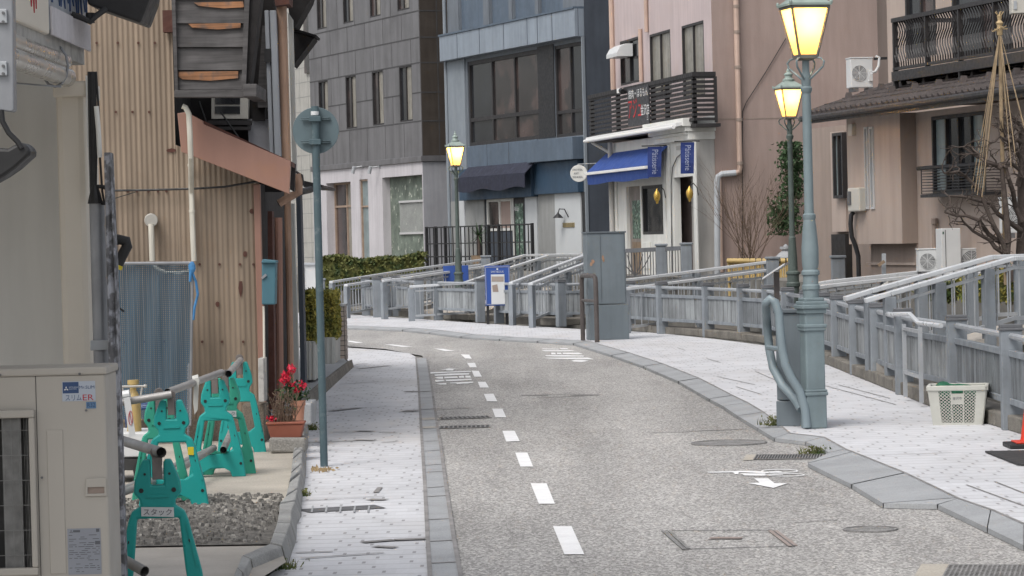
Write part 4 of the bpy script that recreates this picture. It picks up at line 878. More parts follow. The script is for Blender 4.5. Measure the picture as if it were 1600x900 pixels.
window(g2, h[1], t, -.07, 'frame_dark', ('glass_dark',), .06)
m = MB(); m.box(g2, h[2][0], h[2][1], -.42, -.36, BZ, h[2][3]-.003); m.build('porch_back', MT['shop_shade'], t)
m = MB(); m.box(g2, h[2][1]-.22, h[2][1]-.12, -.14, -.06, BZ, h[2][3]-.05); m.build('porch_post', MT['banner_blue'], t)
for xa, xb in ((1039, 1043), (1045, 1050), (1087, 1091), (961, 966)):
    m = MB(); m.box(g2, U(xa, 340), U(xb, 340), .002, .04, BZ, zt-.2); m.build('pilaster', MT['shop_white'], t, bevel=.01)
m = MB(); a, b = U(1004, 400), U(1036, 400); z0, z1 = BZ+.12, Z(1020, 378)
for q0, q1 in ((a, (a+b)/2-.1), ((a+b)/2+.1, b)): m.box(g2, q0+.08, q1-.02, .002, .022, z0, z1)
m.build('lower_panel', MT['shop_white'], t, bevel=.01)
m = MB(); zc0 = zt
m.box(g2, U(1028, 200), .03, -.45, .10, zc0-.16, zc0-.0); m.box(g2, U(1024, 200), .06, -.45, .16, zc0+.002, zc0+.10); m.box(g2, U(1020, 200), .09, -.45, .22, zc0+.102, zc0+.26)
for k in range(26): u = U(1030, 205)+k*(0-U(1030, 205))/26; m.box(g2, u, u+.08, .10, .14, zc0-.06, zc0-.005)
m.build('cornice', MT['shop_white'], t, bevel=.008)
m = MB(); za = Z(1000, 205); A_ = (U(915, 220, .3), Z(915, 220, .3)); m.prism([g2.P(U(915, 220, .35), .35, zt+.10), g2.P(.05, .35, zt+.10), g2.P(.05, -.44, zt+.24), g2.P(U(915, 220, .35), -.44, zt+.24)], (0, 0, .07)); m.build('eave', MT['white_metal'], t)
m = MB(); m.tube([g2.P(U(915, 221, .36), .38, zt+.09), g2.P(.0, .38, zt+.09)], .038, 8); m.build('gutter', MT['white_metal'], t, smooth=True)
m = MB(); a = U(955, 300, .1); m.tube([g2.P(a-.8, .3, zt+.05), g2.P(a-.1, .12, zt-.18), g2.P(a, .1, zt-.24)], .035, 8); m.tube([g2.P(a, .1, zt+.02), g2.P(a, .1, BZ)], .055, 10); m.build('downpipe', MT['shop_shade'], t, smooth=True)
m = MB(); q = lambda x, y: AT(x, y, 55.2); m.tube([q(1121, 430), q(1120.5, 284), q(1122, 276), q(1128, 272), q(1150, 270)], .06, 10); m.build('side_pipe', MT['grey_pipe'], t, smooth=True)
m = MB(); a, z = g2.px(1062, 231); m.box(g2, a-.2, a+.1, .002, .02, z-.04, z+.04); m.build('name_plate', MT['shop_shade'], t)
m = MB(); m.tube([g2.P(U(1052, 425), .03, BZ), g2.P(U(1051, 290), .03, Z(1051, 290)), g2.P(U(1053, 262), .03, Z(1053, 262)), g2.P(U(1060, 246), .03, Z(1060, 246)), g2.P(U(1066, 241), .03, Z(1066, 241))], .012, 6); m.build('cable', MT['steelgrey'], t)
for i, (x, y, w) in enumerate(((1026.5, 305, 0), (1077.5, 301, 1))):
    l_ = thing('wall_lantern', 'brass wall lantern %s' % ('by the shop window under the first blue banner' if not w else 'at the shop entrance under the second blue banner'), 'lantern', AT(x, y, 54), 0, 'brass lanterns on the shop front')
    c = AT(x, y, g2.P(U(x, y, .25), .25, 0).y); m = MB(); m.lathe((c.x, c.y, c.z-.09), [(.02, -.08), (.03, -.03), (.055, 0), (.07, .08), (.055, .14), (.02, .19), (.01, .22)], 12); m.build('lantern', MT['gold'], l_, smooth=True)
    m = MB(); m.tube([c+V(0, 0, .12), c+V(.08, .05, .18), c+V(.15, .1, .1), c+V(.18, .2, -.05)], .01, 6); m.build('arm', MT['black_metal'], l_)
# blue awning
t2 = thing('blue_awning', 'bright blue fabric awning with a white front bar over the cake shop door', 'awning', g2.P(U(965, 270, .6), .6, Z(965, 285, .6)), g2.rot)
vf = .46; ua, ub = U(917.5, 273, vf), U(1012, 262, vf); zt_ = Z(1011, 233, .04); fz = Z(1011, 263, vf); fa_ = ua; fb_ = ub
m = MB(); m.prism([g2.P(ua, .03, zt_), g2.P(ub, .03, zt_), g2.P(fb_, vf, fz+.05), g2.P(ua, vf, fz+.05)], (0, 0, .02)); m.build('canopy', MT['awning_blue'], t2)
fa2 = ua
m = MB(); m.box(g2, fa2-.03, fb_+.03, vf-.02, vf+.06, fz-.01, fz+.05); m.build('front_bar', MT['white_metal'], t2, bevel=.008)
m = MB(); n = 12
for k in range(n): a, b = fa2+(fb_-fa2)*k/n, fa2+(fb_-fa2)*(k+1)/n; m.prism([g2.P(a, vf, fz-.01), g2.P(b, vf, fz-.01), g2.P(b, vf-.02, fz-.21-.015*math.sin(k+1)), g2.P(a, vf-.02, fz-.21-.015*math.sin(k))], g2.n*.012)
m.build('valance', MT['awning_blue'], t2)
# banners
for xa, xb, ya, yb, lab, D_ in ((1012, 1034, 229.5, 277, 'left blue hanging banner with vertical lettering, next to the awning', 57.2), (1063.5, 1085, 222.5, 271.5, 'right blue hanging banner with vertical lettering, above the shop entrance', 54.9)):
    a, b, c, d = AT(xa, ya, D_), AT(xb, ya-.6, D_), AT(xb-1, yb-.6, D_), AT(xa, yb, D_); bn = thing('shop_banner', lab, 'banner', (a+c)/2, 0, 'blue banners on the shop front')
    m = MB(); nn = 6
    for k in range(nn):
        s0, s1 = k/nn, (k+1)/nn; p0, p1, q0, q1 = a.lerp(d, s0), a.lerp(d, s1), b.lerp(c, s0), b.lerp(c, s1); w0, w1 = V(0, .012*math.sin(k*1.3), 0), V(0, .012*math.sin(k*1.3+1.3), 0)
        m.prism([p0+w0, q0+w0, q1+w1, p1+w1], (0, .008, 0))
    m.build('cloth', MT['banner_blue'], bn)
    m = MB(); m.tube([a+V(-.12, 0, .02), b+V(.1, 0, .02)], .015, 6); m.build('rod', MT['black_metal'], bn)
    ctr = (a+b+c+d)/4 + V(.01, -.03, 0); rt_ = (d-a).normalized(); text('Pâtisserie', ctr, rt_, (b-a).normalized(), (d-a).length*.80, (b-a).length*.42, MT['banner_text'], bn)
# balcony with slats and the sign board
bal = thing('slatted_balcony', 'black horizontal-slat balcony screen above the cake shop', 'balcony', (g2.o.x, g2.o.y, zt+.3), g2.rot)
ba, bb = U(923, 180, .05), U(1086, 150, .05); z0, z1 = Z(1085, 189, .05), Z(1085, 115, .05)
n = 10
for k in range(n):
    z = z0+.03+(z1-z0-.1)*k/(n-1)
    m = MB(); m.box(g2, ba, bb, .05, .09, z-.028, z+.028)
    sp = .39; m.box(g2, bb+.001, bb+.04, -.35, .05, z-.028, z+.028); m.build('slat', MT['slat_black'], bal)
for x in (924, 965, 1020, 1042, 1084): u = U(x, 160, .02); m = MB(); m.box(g2, u-.05, u+.05, -.03, .048, z0-.05, z1-.07); m.build('post', MT['slat_black'], bal)
m = MB(); m.box(g2, ba-.02, bb+.05, .0, .11, z1-.055, z1+.03); m.box(g2, bb, bb+.05, -.36, -.001, z1-.055, z1+.03); m.box(g2, bb, bb+.05, -.38, -.33, z0-.04, z1-.06); m.build('top_rail', MT['slat_black'], bal)
m = MB(); m.box(g2, ba-.02, bb+.04, -.44, .06, z0-.12, z0-.055); m.build('floor', MT['slat_black'], bal)
sb = thing('shop_sign', 'black sign board with red and white brushed Japanese lettering on the balcony slats', 'sign', g2.P(U(998, 165, .1), .1, z0), g2.rot)
a, b = U(982, 165, .1), U(1015, 160, .1); zz0, zz1 = Z(998, 196, .1), Z(998, 135, .1)
m = MB(); m.box(g2, a, b, .092, .12, zz0, zz1); m.build('board', MT['sign_black'], sb)
rd = g2.u; 
def tx(s_, x, y, w, h, mt, p, fr=None, v=.122, tilt=0):
    u, z = g2.px(x, y, v); text(s_, g2.P(u, v, z), rd, (0, 0, 1), w, h, MT[mt], p)
tx('焼肉・ほるもん', 997, 145, (b-a)*.92, .19, 'white_paint', sb); tx('アジュ', 992, 169, (b-a)*.62, .40, 'red_paint', sb); tx('金沢店', 1008, 171, (b-a)*.40, .22, 'white_paint', sb); tx('三', 1012, 183, .1, .1, 'white_paint', sb)
cm = thing('balcony_spotlight', 'small white spotlight housing on top of the slatted balcony', 'spotlight', AT(970, 140, 60)); m = MB(); c = AT(970, 142, g2.P(U(970, 142, .1), .1, 0).y-.15); m.rbox((c.x, c.y, c.z-.05), .12, .2, .1, .3); m.build('bracket', MT['white_metal'], cm, bevel=.01); m = MB(); m.tube([c+V(0, -.1, .0), c+V(.03, -.24, -.03)], .055, 12); m.build('head', MT['black_metal'], cm)
# ---------------------------------------------------------------- tiled-roof house on the right
h = Frame(5.76, 41.0, .267, -1.0); U = h.U; Z = h.Z      # u grows towards the camera; v=0 is the main wall
t = thing('tiled_roof_house', 'beige two-storey house with dark tiled eaves and a wavy-bar balcony', 'house', (h.o.x, h.o.y, BZ), h.rot)
BO = .24
ze = Z(1500, 165, .2)
wn = (U(1457, 240), U(1540, 240), Z(1500, 302), Z(1460, 182))
m = MB(); wall(m, h, -.02, 6.5, BZ, ze, [wn], .08); bodybox(m, h, -.02, 6.5, BZ, ze, 8); m.build('wall', MT['house_wall'], t)
window(h, wn, t, -.04, 'frame_dark', ('curtain_blue', 'glass_dark', 'glass_dark', 'curtain_blue'), .05)
# boxed-out bay
b0, b1 = U(1325, 300, BO), 0.0; b1 = U(1408, 300, BO); zb_ = Z(1370, 381, BO); zt_ = ze
slots = [(U(1352, 250, BO), U(1357.5, 250, BO), Z(1355, 327, BO), Z(1355, 198, BO)), (U(1360, 250, BO), U(1366, 250, BO), Z(1362, 327, BO), Z(1362, 198, BO))]
m = MB(); hb = Frame(h.P(0, BO, 0).x, h.P(0, BO, 0).y, h.u.x, h.u.y)
wall(m, hb, b0, b1, zb_, zt_, slots, .08); m.poly([h.P(b0, BO, zb_), h.P(b1, BO, zb_), h.P(b1, -1, zb_), h.P(b0, -1, zb_)]); m.poly([h.P(b0, BO, zb_), h.P(b0, BO, zt_), h.P(b0, -1, zt_), h.P(b0, -1, zb_)])
m.build('bay_wall', MT['house_wall'], t)
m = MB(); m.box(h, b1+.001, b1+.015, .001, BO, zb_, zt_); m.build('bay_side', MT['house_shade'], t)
for s_ in slots: window(hb, s_, t, -.03, 'frame_light', ('curtain_blue',), .03)
m = MB(); u, z = h.px(1320+8, 232, BO); m.box(h, U(1331, 200, BO), U(1337, 200, BO), BO+.001, BO+.06, Z(1334, 212, BO), Z(1334, 194, BO)); m.build('vent_hood', MT['plastic_beige'], t)
# recessed wing left of the bay, dark passage under it
ra = U(1270, 300, -.55); rb2 = b0
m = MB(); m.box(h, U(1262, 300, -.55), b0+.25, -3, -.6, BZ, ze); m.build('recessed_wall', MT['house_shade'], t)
m = MB(); m.box(h, U(1303, 270, -.55), U(1325, 270, -.55), -.6, -.50, Z(1312, 362, -.5), Z(1312, 205, -.5)); m.build('recessed_panel', MT['house_wall'], t)
rw = (U(1308, 260, -.49), U(1324, 260, -.49), Z(1316, 310, -.49), Z(1316, 207, -.49)); window(h, rw, t, -.46, 'frame_dark', ('curtain_blue', 'glass_dark'), .05)
m = MB(); m.box(h, U(1300, 390, -.5), U(1322, 390, -.5), -.6, -.49, BZ, Z(1312, 366, -.5)); m.build('passage', MT['dark_void'], t)
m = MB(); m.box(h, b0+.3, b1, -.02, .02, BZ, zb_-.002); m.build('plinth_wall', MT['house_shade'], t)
m = MB(); m.box(h, U(1358, 415), U(1434, 415), .02, .05, Z(1400, 414), Z(1400, 410)); m.build('pipe_run', MT['house_wall'], t)
# eaves
EV = .62; e0 = U(1262, 190, EV); e1 = 6.5; zE = Z(1400, 174, EV)
m = MB(); T0, T1 = zE+.10, Z(1400, 124, -1.2)
m.prism([h.P(e0, EV, T0), h.P(e1, EV, T0), h.P(e1, -1.3, T1), h.P(e0, -1.3, T1)], (0, 0, .05)); r_ = m.build('roof', MT['roof_tile'], t)
m = MB(); n = 46
for k in range(n):
    u = e0+(e1-e0)*k/n
    m.tube([h.P(u, EV+.01, T0+.045), h.P(u, -1.3, T1+.045)], .035, 6)
m.build('tile_ridges', MT['roof_tile'], r_)
m = MB()
for row in range(1, 7):
    v = EV-row*.29; z = T0+(T1-T0)*(EV-v)/(EV+1.3); m.box(h, e0, e1, v-.01, v+.02, z+.05, z+.085)
m.build('tile_courses', MT['roof_tile'], r_)
for k in range(18):
    m = MB(); u = e0+.3+k*.42; v = EV-.55-(k % 2)*.35; z = T0+(T1-T0)*(EV-v)/(EV+1.3); m.taper(h.P(u, v, 0), .14, .10, .02, .08, z+.05, z+.16, h.rot)
    m.build('snow_guard', MT['roof_tile'], r_)
m = MB(); m.box(h, e0, e1, EV-.05, EV+.05, zE-.02, T0); m.box(h, e0, e1, -.0, EV-.05, zE+.06, zE+.09); m.build('fascia', MT['frame_dark'], t)
m = MB(); m.tube([h.P(e0-.05, EV+.09, zE+.05), h.P(e1, EV+.09, zE+.09)], .045, 8); m.build('gutter', MT['frame_dark'], t, smooth=True)
# upper storey
s0 = U(1387, 80, -1.2); uw = [(U(1415, 20, -1.2), U(1462, 20, -1.2), Z(1430, 90, -1.2), 7.6), (U(1488, 20, -1.2), U(1580, 20, -1.2), Z(1500, 90, -1.2), 7.6)]
hu = Frame(h.P(0, -1.2, 0).x, h.P(0, -1.2, 0).y, h.u.x, h.u.y)
m = MB(); wall(m, hu, s0, 6.5, T1-.4, 8.2, uw, .08); bodybox(m, hu, s0, 6.5, T1-.4, 8.2, 6); m.build('upper_wall', MT['house_wall'], t)
for w in uw: window(hu, w, t, -.04, 'frame_dark', ('glass_dark', 'glass_mid'), .06)
m = MB(); m.box(h, U(1430, 20, -1.1), U(1465, 20, -1.1), -1.19, -1.1, T1+.3, T1+.5) if 0 else None
# balcony with wavy bars
BV = -.15; u0, u1 = U(1397, 80, BV), 6.4; zt = Z(1397, 31, BV); zm = Z(1399, 108, BV); zbm = Z(1399, 123, BV)
m = MB(); m.box(h, u0, u1, BV-.04, BV+.04, zt-.04, zt+.02); m.box(h, u0-.001, u0+.06, -1.15, BV-.041, zt-.04, zt+.02); bl_ = m.build('balcony', MT['frame_dark'], t)
m = MB(); m.box(h, u0, u1, BV-.03, BV+.03, zm-.02, zm+.02); m.box(h, u0, u1, BV-.05, BV+.05, zbm-.04, zbm+.10); m.box(h, u0, u0+.05, -1.15, BV-.051, zbm-.04, zbm+.10); m.build('beam', MT['frame_dark'], bl_)
m = MB(); m.box(h, u0+.06, u1, -1.18, BV-.06, zbm+.0, zbm+.06); m.build('floor', MT['frame_dark'], bl_)
uu = [U(x, 80, BV) for x in (1399, 1449, 1501)]; st_ = uu[2]-uu[1]; uu += [uu[2]+st_*k for k in (1, 2, 3, 4, 5, 6) if uu[2]+st_*k < u1]
for i, u in enumerate(uu): m = MB(); m.box(h, u-.022, u+.022, BV-.035, BV+.035, (zbm-.30 if i != 1 else zbm), zt-.04); m.build('balcony_post', MT['frame_dark'], bl_)
m = MB(); u = u0+.06; zz0 = zm+.02; H_ = zt-.04-zz0
while u < u1:
    pts = [h.P(u+.05*math.sin(s_*2*math.pi*1.5+.6), BV+.02*math.sin(s_*6.28), zz0+H_*s_) for s_ in [i/9 for i in range(10)]]
    m.tube(pts, .013, 4, False); u += .088
m.build('wavy_bars', MT['frame_dark'], bl_)
# window rail
RV = .28; a, b = U(1437, 260, RV), U(1542, 255, RV); z1 = Z(1440, 263, RV); z0 = Z(1447, 303, RV)
t2 = thing('window_rail', 'black metal rail guarding the ground floor window behind the roped tree', 'railing', h.P((a+b)/2, .1, z0), h.rot)
m = MB(); m.tube([h.P(a-.06, RV, z1), h.P(b, RV, z1)], .03, 8); m.build('top_rail', MT['black_metal'], t2)
m = MB()
for k in range(9): z = z0+(z1-z0)*k/9; m.tube([h.P(a+.05, .0, z), h.P(a+.05, RV, z), h.P(b-.05, RV, z), h.P(b-.05, 0, z)], .007, 4)
for u in (a+.05, (a+b)/2, b-.05): m.tube([h.P(u, RV, z0), h.P(u, RV, z1)], .009, 4)
m.box(h, a+.05, b-.05, .005, RV+.02, z0-.05, z0-.01); m.build('bars', MT['black_metal'], t2)
# air conditioners and boxes
def ac(label, p, w, hgt, d, rot, grp='air conditioner outdoor units'):
    fr = Frame(p.x, p.y, math.cos(rot), math.sin(rot)); t = thing('air_conditioner', label, 'air conditioner', p, rot, grp)
    m = MB(); m.box(fr, 0, w, -d, 0, p.z+.06, p.z+hgt); c = m.build('casing', MT['plastic_white'], t, bevel=.012)
    m = MB(); m.box(fr, -.008, w+.008, -d-.008, .008, p.z+hgt, p.z+hgt+.02); m.build('lid', MT['plastic_white'], c, bevel=.006)
    r = min(w*.33, hgt*.40); cu, cz = w*.38, p.z+.06+(hgt-.06)/2
    m = MB(); m.tube([fr.P(cu, -.001, cz), fr.P(cu, .006, cz)], r, 28); m.build('fan_opening', MT['steelgrey'], t)
    m = MB()
    for k in range(7): q = r*(k+1)/7; m.ring([fr.P(cu+q*math.cos(a), .012, cz+q*math.sin(a)) for a in [i*6.2832/24 for i in range(24)]], .004, 4)
    for k in range(8): a = k*math.pi/4; m.bar(fr.P(cu, .012, cz), fr.P(cu+r*math.cos(a), .012, cz+r*math.sin(a)), .006, .006)
    m.build('grille', MT['plastic_white'], t)
    m = MB(); m.box(fr, w*.80, w*.97, .001, .03, p.z+hgt*.30, p.z+hgt*.62); m.build('service_cover', MT['plastic_white'], t, bevel=.004)
    for u in (.1*w, .8*w): m = MB(); m.box(fr, u, u+.08, -d, .02, p.z, p.z+.059); m.build('foot', MT['steelgrey'], t)
    return t
q = AT(1330, 143, 45.5); ac('white outdoor unit standing on the tiled roof left of the balcony', q, .36, .52, .28, .15)
t3 = thing('pipe_cover', 'bent white hose and dark bracket beside the rooftop air conditioner', 'hose', AT(1372, 120, 45.2)); m = MB(); m.tube([AT(1368, 88, 45.2), AT(1374, 90, 45.2), AT(1373, 103, 45.2), AT(1368, 112, 45.2), AT(1362, 114, 45.1)], .022, 8); m.build('hose', MT['plastic_white'], t3, smooth=True); m = MB(); m.bar(AT(1365, 92, 45.3), AT(1386, 91, 45.3), .06, .04); m.build('bracket', MT['black_metal'], t3)
q = AT(1436, 432, 39.2); ac('low outdoor unit at the house wall left of the tall white heater', q, .31, .36, .26, .0)
q = AT(1500, 432, 39.0); ac('low outdoor unit at the house wall right of the tall white heater', q, .42, .36, .26, .0)
q = AT(1571, 372, 36.5); ac('outdoor unit on a wall bracket behind the bare tree trunk', q, .42, .50, .28, .1)
q = AT(1472, 440, 38.9); t3 = thing('water_heater', 'tall narrow white water heater cabinet between two low outdoor units', 'heater', q); m = MB(); fr = Frame(q.x, q.y, 1, .1); m.box(fr, 0, .27, -.3, 0, BZ, AT(1472, 357, 38.9).z); m.build('cabinet', MT['plastic_white'], t3, bevel=.01); m = MB(); m.box(fr, .055, .065, 0, .003, BZ, AT(1472, 357, 38.9).z-.02); m.build('door_seam', MT['steelgrey'], t3); m = MB(); m.box(fr, .02, .04, 0, .004, AT(1472, 366, 38.9).z, AT(1472, 362, 38.9).z); m.build('badge', MT['leaf_red'] if 0 else MT['glass_green'], t3)
q = AT(1582, 22, 37); t3 = thing('rail_box', 'beige box hung on the balcony bars at the upper right edge', 'box', q); m = MB(); m.rbox((q.x+.1, q.y, q.z), .25, .2, .21); m.build('casing', MT['plastic_beige'], t3, bevel=.01); m = MB(); m.rbox((q.x+.02, q.y-.105, q.z+.05), .04, .012, .11); m.build('latch', MT['grey_pipe'], t3)
# meter box and its cable
c = h.px(1333, 310, BO); t3 = thing('meter_box', 'beige electricity meter box with a thick black cable on the bay wall', 'meter box', h.P(c[0], BO, c[1]))
m = MB(); za, zb2 = Z(1333, 331, BO), Z(1333, 294, BO); m.box(h, U(1324, 310, BO+.12), U(1342, 310, BO+.12), BO+.002, BO+.12, za, zb2); m.build('casing', MT['plastic_beige'], t3, bevel=.02)
m = MB(); m.box(h, U(1325, 310, BO+.12), U(1330, 310, BO+.12), BO+.12, BO+.135, za+.1, zb2-.05); m.build('dial_window', MT['steelgrey'], t3)
m = MB(); D = h.P(U(1333, 310, BO), BO, 0).y-.12; m.tube([AT(1334, 331, D), AT(1330, 336, D), AT(1329, 350, D), AT(1331, 370, D), AT(1337, 385, D), AT(1341, 400, D), AT(1342, 440, D)], .035, 10); m.build('cable', MT['black_metal'], t3, smooth=True)
t3 = thing('short_pipe', 'capped beige pipe on the house wall above a low outdoor unit', 'pipe', h.P(U(1460, 360, .06), .06, Z(1460, 392, .06))); m = MB(); m.tube([h.P(U(1460, 370, .06), .06, Z(1460, 395, .06)), h.P(U(1460, 370, .06), .06, Z(1460, 346, .06))], .035, 10); m.tube([h.P(U(1460, 350, .06), .06, Z(1460, 350, .06)), h.P(U(1460, 350, .06), .06, Z(1460, 341, .06))], .045, 10); m.build('pipe', MT['house_shade'], t3)
t3 = thing('short_pole', 'short grey steel stake with a valve in the dark gap under the bay', 'post', AT(1382, 425, 39.5)); m = MB(); m.bar(AT(1381, 440, 39.5), AT(1381, 396, 39.5), .07, .05, (1, 0, 0)); m.build('stake', MT['grey_pipe'], t3); m = MB(); m.bar(AT(1372, 415, 39.4), AT(1382, 408, 39.4), .05, .04); m.build('valve', MT['old_wood'], t3)
# ---- white van glimpsed under the bay
t3 = thing('parked_van', 'white van with a black radiator grille, glimpsed below the bay of the beige house', 'van', AT(1336, 430, 47))
D = 46.5; q = lambda x, y, dd=0: AT(x, y, D+dd)
mat('van_white', (.62, .63, .64), .3, .05, 3, coat=.5)
m = MB(); a, b = q(1318, 431), q(1366, 431); L_ = [(1319, 430), (1319, 400), (1322, 388), (1330, 381), (1357, 381), (1364, 392), (1366, 430)]
m.prism([q(x, y) for x, y in L_], V(.3, 3.6, 0)); m.build('body', MT['van_white'], t3, bevel=.04)
m = MB(); m.prism([q(x, y, -.02) for x, y in ((1323, 396), (1325, 387), (1354, 387), (1358, 396))], (0, .019, 0)); m.build('windscreen', MT['glass_mid'], t3)
m = MB(); m.prism([q(x, y, -.03) for x, y in ((1321, 414), (1321, 400), (1347, 400), (1347, 414))], (0, .029, 0)); g_ = m.build('grille', MT['black_metal'], t3)
m = MB()
for y in (402.5, 405.5, 408.5): m.prism([q(x, yy, -.04) for x, yy in ((1321.5, y+.6), (1321.5, y-.4), (1346, y-.4), (1346, y+.6))], (0, .009, 0))
m.build('grille_bars', MT['grey_pipe'], g_)
for xa, xb in ((1318.5, 1322), (1348, 1357)): m = MB(); m.prism([q(x, y, -.03) for x, y in ((xa, 408), (xa, 400), (xb, 400), (xb, 408))], (0, .02, 0)); m.build('headlight', MT['frame_light'], t3)
m = MB(); m.prism([q(x, y, -.06) for x, y in ((1326, 430), (1326, 423), (1335, 423), (1335, 430))], (0, .02, 0)); m.build('number_plate', MT['shop_white'], t3)
for x in (1321, 1360):
    p = q(x, 434, .5); m = MB(); m.tube([V(p.x-.06, p.y, BZ+.3), V(p.x+.1, p.y, BZ+.3)], .3, 18); m.build('wheel', MT['black_metal'], t3)
# ---------------------------------------------------------------- left side of the street
mat('corrugated', (.285, .222, .165), .55, .14, 1.0, streak=.34, stretch=(1.5, 1.5, .05), dark=(.20, .13, .08), damt=.5, dscale=1.6, spec=.4)
mat('flash_brown', (.30, .165, .125), .5, .12, 1.5, dark=(.36, .17, .07), damt=.35, dscale=2.5, streak=.08)
mat('grey_wood', (.095, .09, .09), .85, .3, 3, streak=.5, stretch=(.35, 1, 5), dark=(.05, .045, .045), damt=.5, dscale=3)
mat('orange_wood', (.36, .17, .08), .8, .35, 3, streak=.6, stretch=(.2, 1, 9), col2=(.13, .11, .10), c2scale=7, c2lo=.5, c2hi=.65)
mat('rust_dark', (.09, .035, .025), .8, .3, 8)
mat('siding_pale', (.33, .35, .38), .6, .1, 2, streak=.2, stretch=(1, 1, .1))
mat('copper_pipe', (.42, .27, .19), .5, .2, 2, streak=.45, stretch=(2, 2, .1), dark=(.22, .11, .06), damt=.4)
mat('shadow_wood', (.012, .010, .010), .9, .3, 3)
mat('near_wall', (.62, .615, .59), .8, .05, 1.5, streak=.06, stretch=(1, 1, .1))
mat('near_pillar', (.64, .59, .51), .65, .05, 1.5, spec=.4)
mat('ac_beige', (.40, .375, .335), .55, .05, 1.5, spec=.35)
mat('ac_dark', (.035, .035, .035), .7, .2, 4)
mat('ac_fin', (.17, .17, .165), .5, .3, 20)
mat('sticker_pale', (.40, .44, .50), .6, .05, 3)
mat('sticker_navy', (.02, .055, .15), .5, .1, 3)
mat('sticker_blue', (.10, .20, .34), .5, .1, 3)
mat('sticker_spec', (.26, .275, .31), .6, .1, 3)
mat('ink', (.10, .105, .12), .7, .1, 5)
mat('ink_red', (.42, .03, .04), .6, .1, 5)
mat('galv', (.30, .31, .33), .45, .25, 4, metal=.45, dark=(.42, .42, .44), damt=.6, dscale=3, streak=.25)
mat('old_post', (.17, .17, .18), .85, .3, 4, streak=.7, stretch=(9, 9, .9), col2=(.42, .43, .47), c2scale=20, c2lo=.46, c2hi=.56, bump=.6, bscale=30)
mat('rubber', (.014, .014, .015), .55, .3, 6)
mat('chrome', (.50, .48, .44), .3, .12, 2, metal=.5, dark=(.2, .19, .17), damt=.4, dscale=2)
mat('teal_plastic', (.012, .31, .285), .48, .10, 2.5, spec=.4, dark=(.02, .22, .18), damt=.3, dscale=5, bump=.05)
mat('teal_faded', (.04, .33, .23), .55, .12, 2.5, spec=.35, dark=(.06, .25, .17), damt=.3, dscale=5)
mat('pipe_steel', (.33, .32, .31), .5, .22, 3, metal=.35, dark=(.18, .16, .15), damt=.5, dscale=5, bump=.1)
mat('clamp', (.20, .18, .17), .55, .3, 9, metal=.5)
mat('yellow', (.60, .48, .02), .6, .1, 5)
mat('hose_white', (.60, .575, .50), .6, .12, 4, streak=.1)
mat('rope_blue', (.05, .20, .42), .7, .3, 20)
mat('blue_box', (.055, .145, .185), .5, .12, 3, dark=(.10, .17, .19), damt=.3)
mat('terracotta', (.24, .075, .045), .7, .2, 3)
mat('terracotta_pale', (.42, .20, .13), .75, .2, 3)
mat('block', (.26, .25, .23), .9, .15, 3, fine=.2, bump=.5)
mat('stained_block', (.20, .165, .13), .9, .3, 3, fine=.2, bump=.5, streak=.4)
mat('peel_paint', (.40, .39, .37), .8, .4, 9, dark=(.10, .09, .09), damt=.8, dscale=9)
mat('cream_panel', (.50, .50, .47), .7, .12, 2, streak=.2)
mat('sign_blue', (.025, .075, .30), .5, .08, 3)
mat('sign_back', (.10, .142, .158), .5, .12, 3, dark=(.16, .22, .24), damt=.5, dscale=5)
mat('sign_pole', (.066, .105, .12), .5, .15, 5, dark=(.40, .42, .42), damt=.35, dscale=9)
mat('brick_tile', (.33, .28, .245), .6, .12, 3)
mat('flower_red', (.60, .015, .05), .6, .3, 20)
mat('leaf_dark', (.035, .075, .025), .7, .4, 12)
mat('leaf_hedge', (.16, .165, .045), .75, .5, 9, col2=(.045, .075, .018), c2scale=5, c2lo=.45, c2hi=.6)
mat('leaf_yellow', (.36, .31, .06), .75, .5, 9, col2=(.15, .18, .04), c2scale=6, c2lo=.45, c2hi=.6)
mat('dry_stem', (.14, .095, .065), .85, .4, 12)
mat('straw', (.42, .31, .17), .8, .3, 12)
mat('bark', (.085, .065, .055), .9, .4, 9, bump=.6, dark=(.20, .17, .14), damt=.5, dscale=8)
mat('bamboo', (.46, .33, .13), .55, .2, 5)
# ---- corrugated house
W1 = 23.8; f = front(W1); k = W1/4500
def X(x, y=300, D=W1): return AT(x, y, D).x
def Zp(x, y, D=W1): return AT(x, y, D).z
t = thing('corrugated_house', 'old house clad in tan corrugated sheet behind the green barricades', 'house', (-3.3, W1, .06))
def corr(mb, xa, xb, zlo, zhi, pitch=.043, amp=.0045):
    n = int((xb-xa)/pitch*8); vs = []; fs = []
    for i in range(n+1):
        x = xa+(xb-xa)*i/n; y = W1-amp*math.sin(2*math.pi*(x-xa)/pitch)
        z1 = zhi(x) if callable(zhi) else zhi; z0 = zlo(x) if callable(zlo) else zlo
        vs += [V(x, y, z0), V(x, y, z1)]
    fs = [(2*i, 2*i+2, 2*i+3, 2*i+1) for i in range(n)]; mb.add(vs, fs)
xL, xM, xR = -4.9, X(272, 150), X(411, 500)
zm0 = Zp(283, 237); zm1 = Zp(452, 300); xm0, xm1 = X(283, 237), X(452, 300)
slope = lambda x: zm0+(x-xm0)*(zm1-zm0)/(xm1-xm0)+.04
m = MB(); corr(m, xL, xM, .25, 5.2); m.build('corrugated_wall', MT['corrugated'], t, smooth=True, sharp=2)
m = MB(); corr(m, xM+.002, xR, .25, slope); m.build('corrugated_wall', MT['corrugated'], t, smooth=True, sharp=2)
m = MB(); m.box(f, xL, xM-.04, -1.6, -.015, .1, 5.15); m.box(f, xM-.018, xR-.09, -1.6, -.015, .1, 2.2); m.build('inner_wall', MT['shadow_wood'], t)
m = MB()
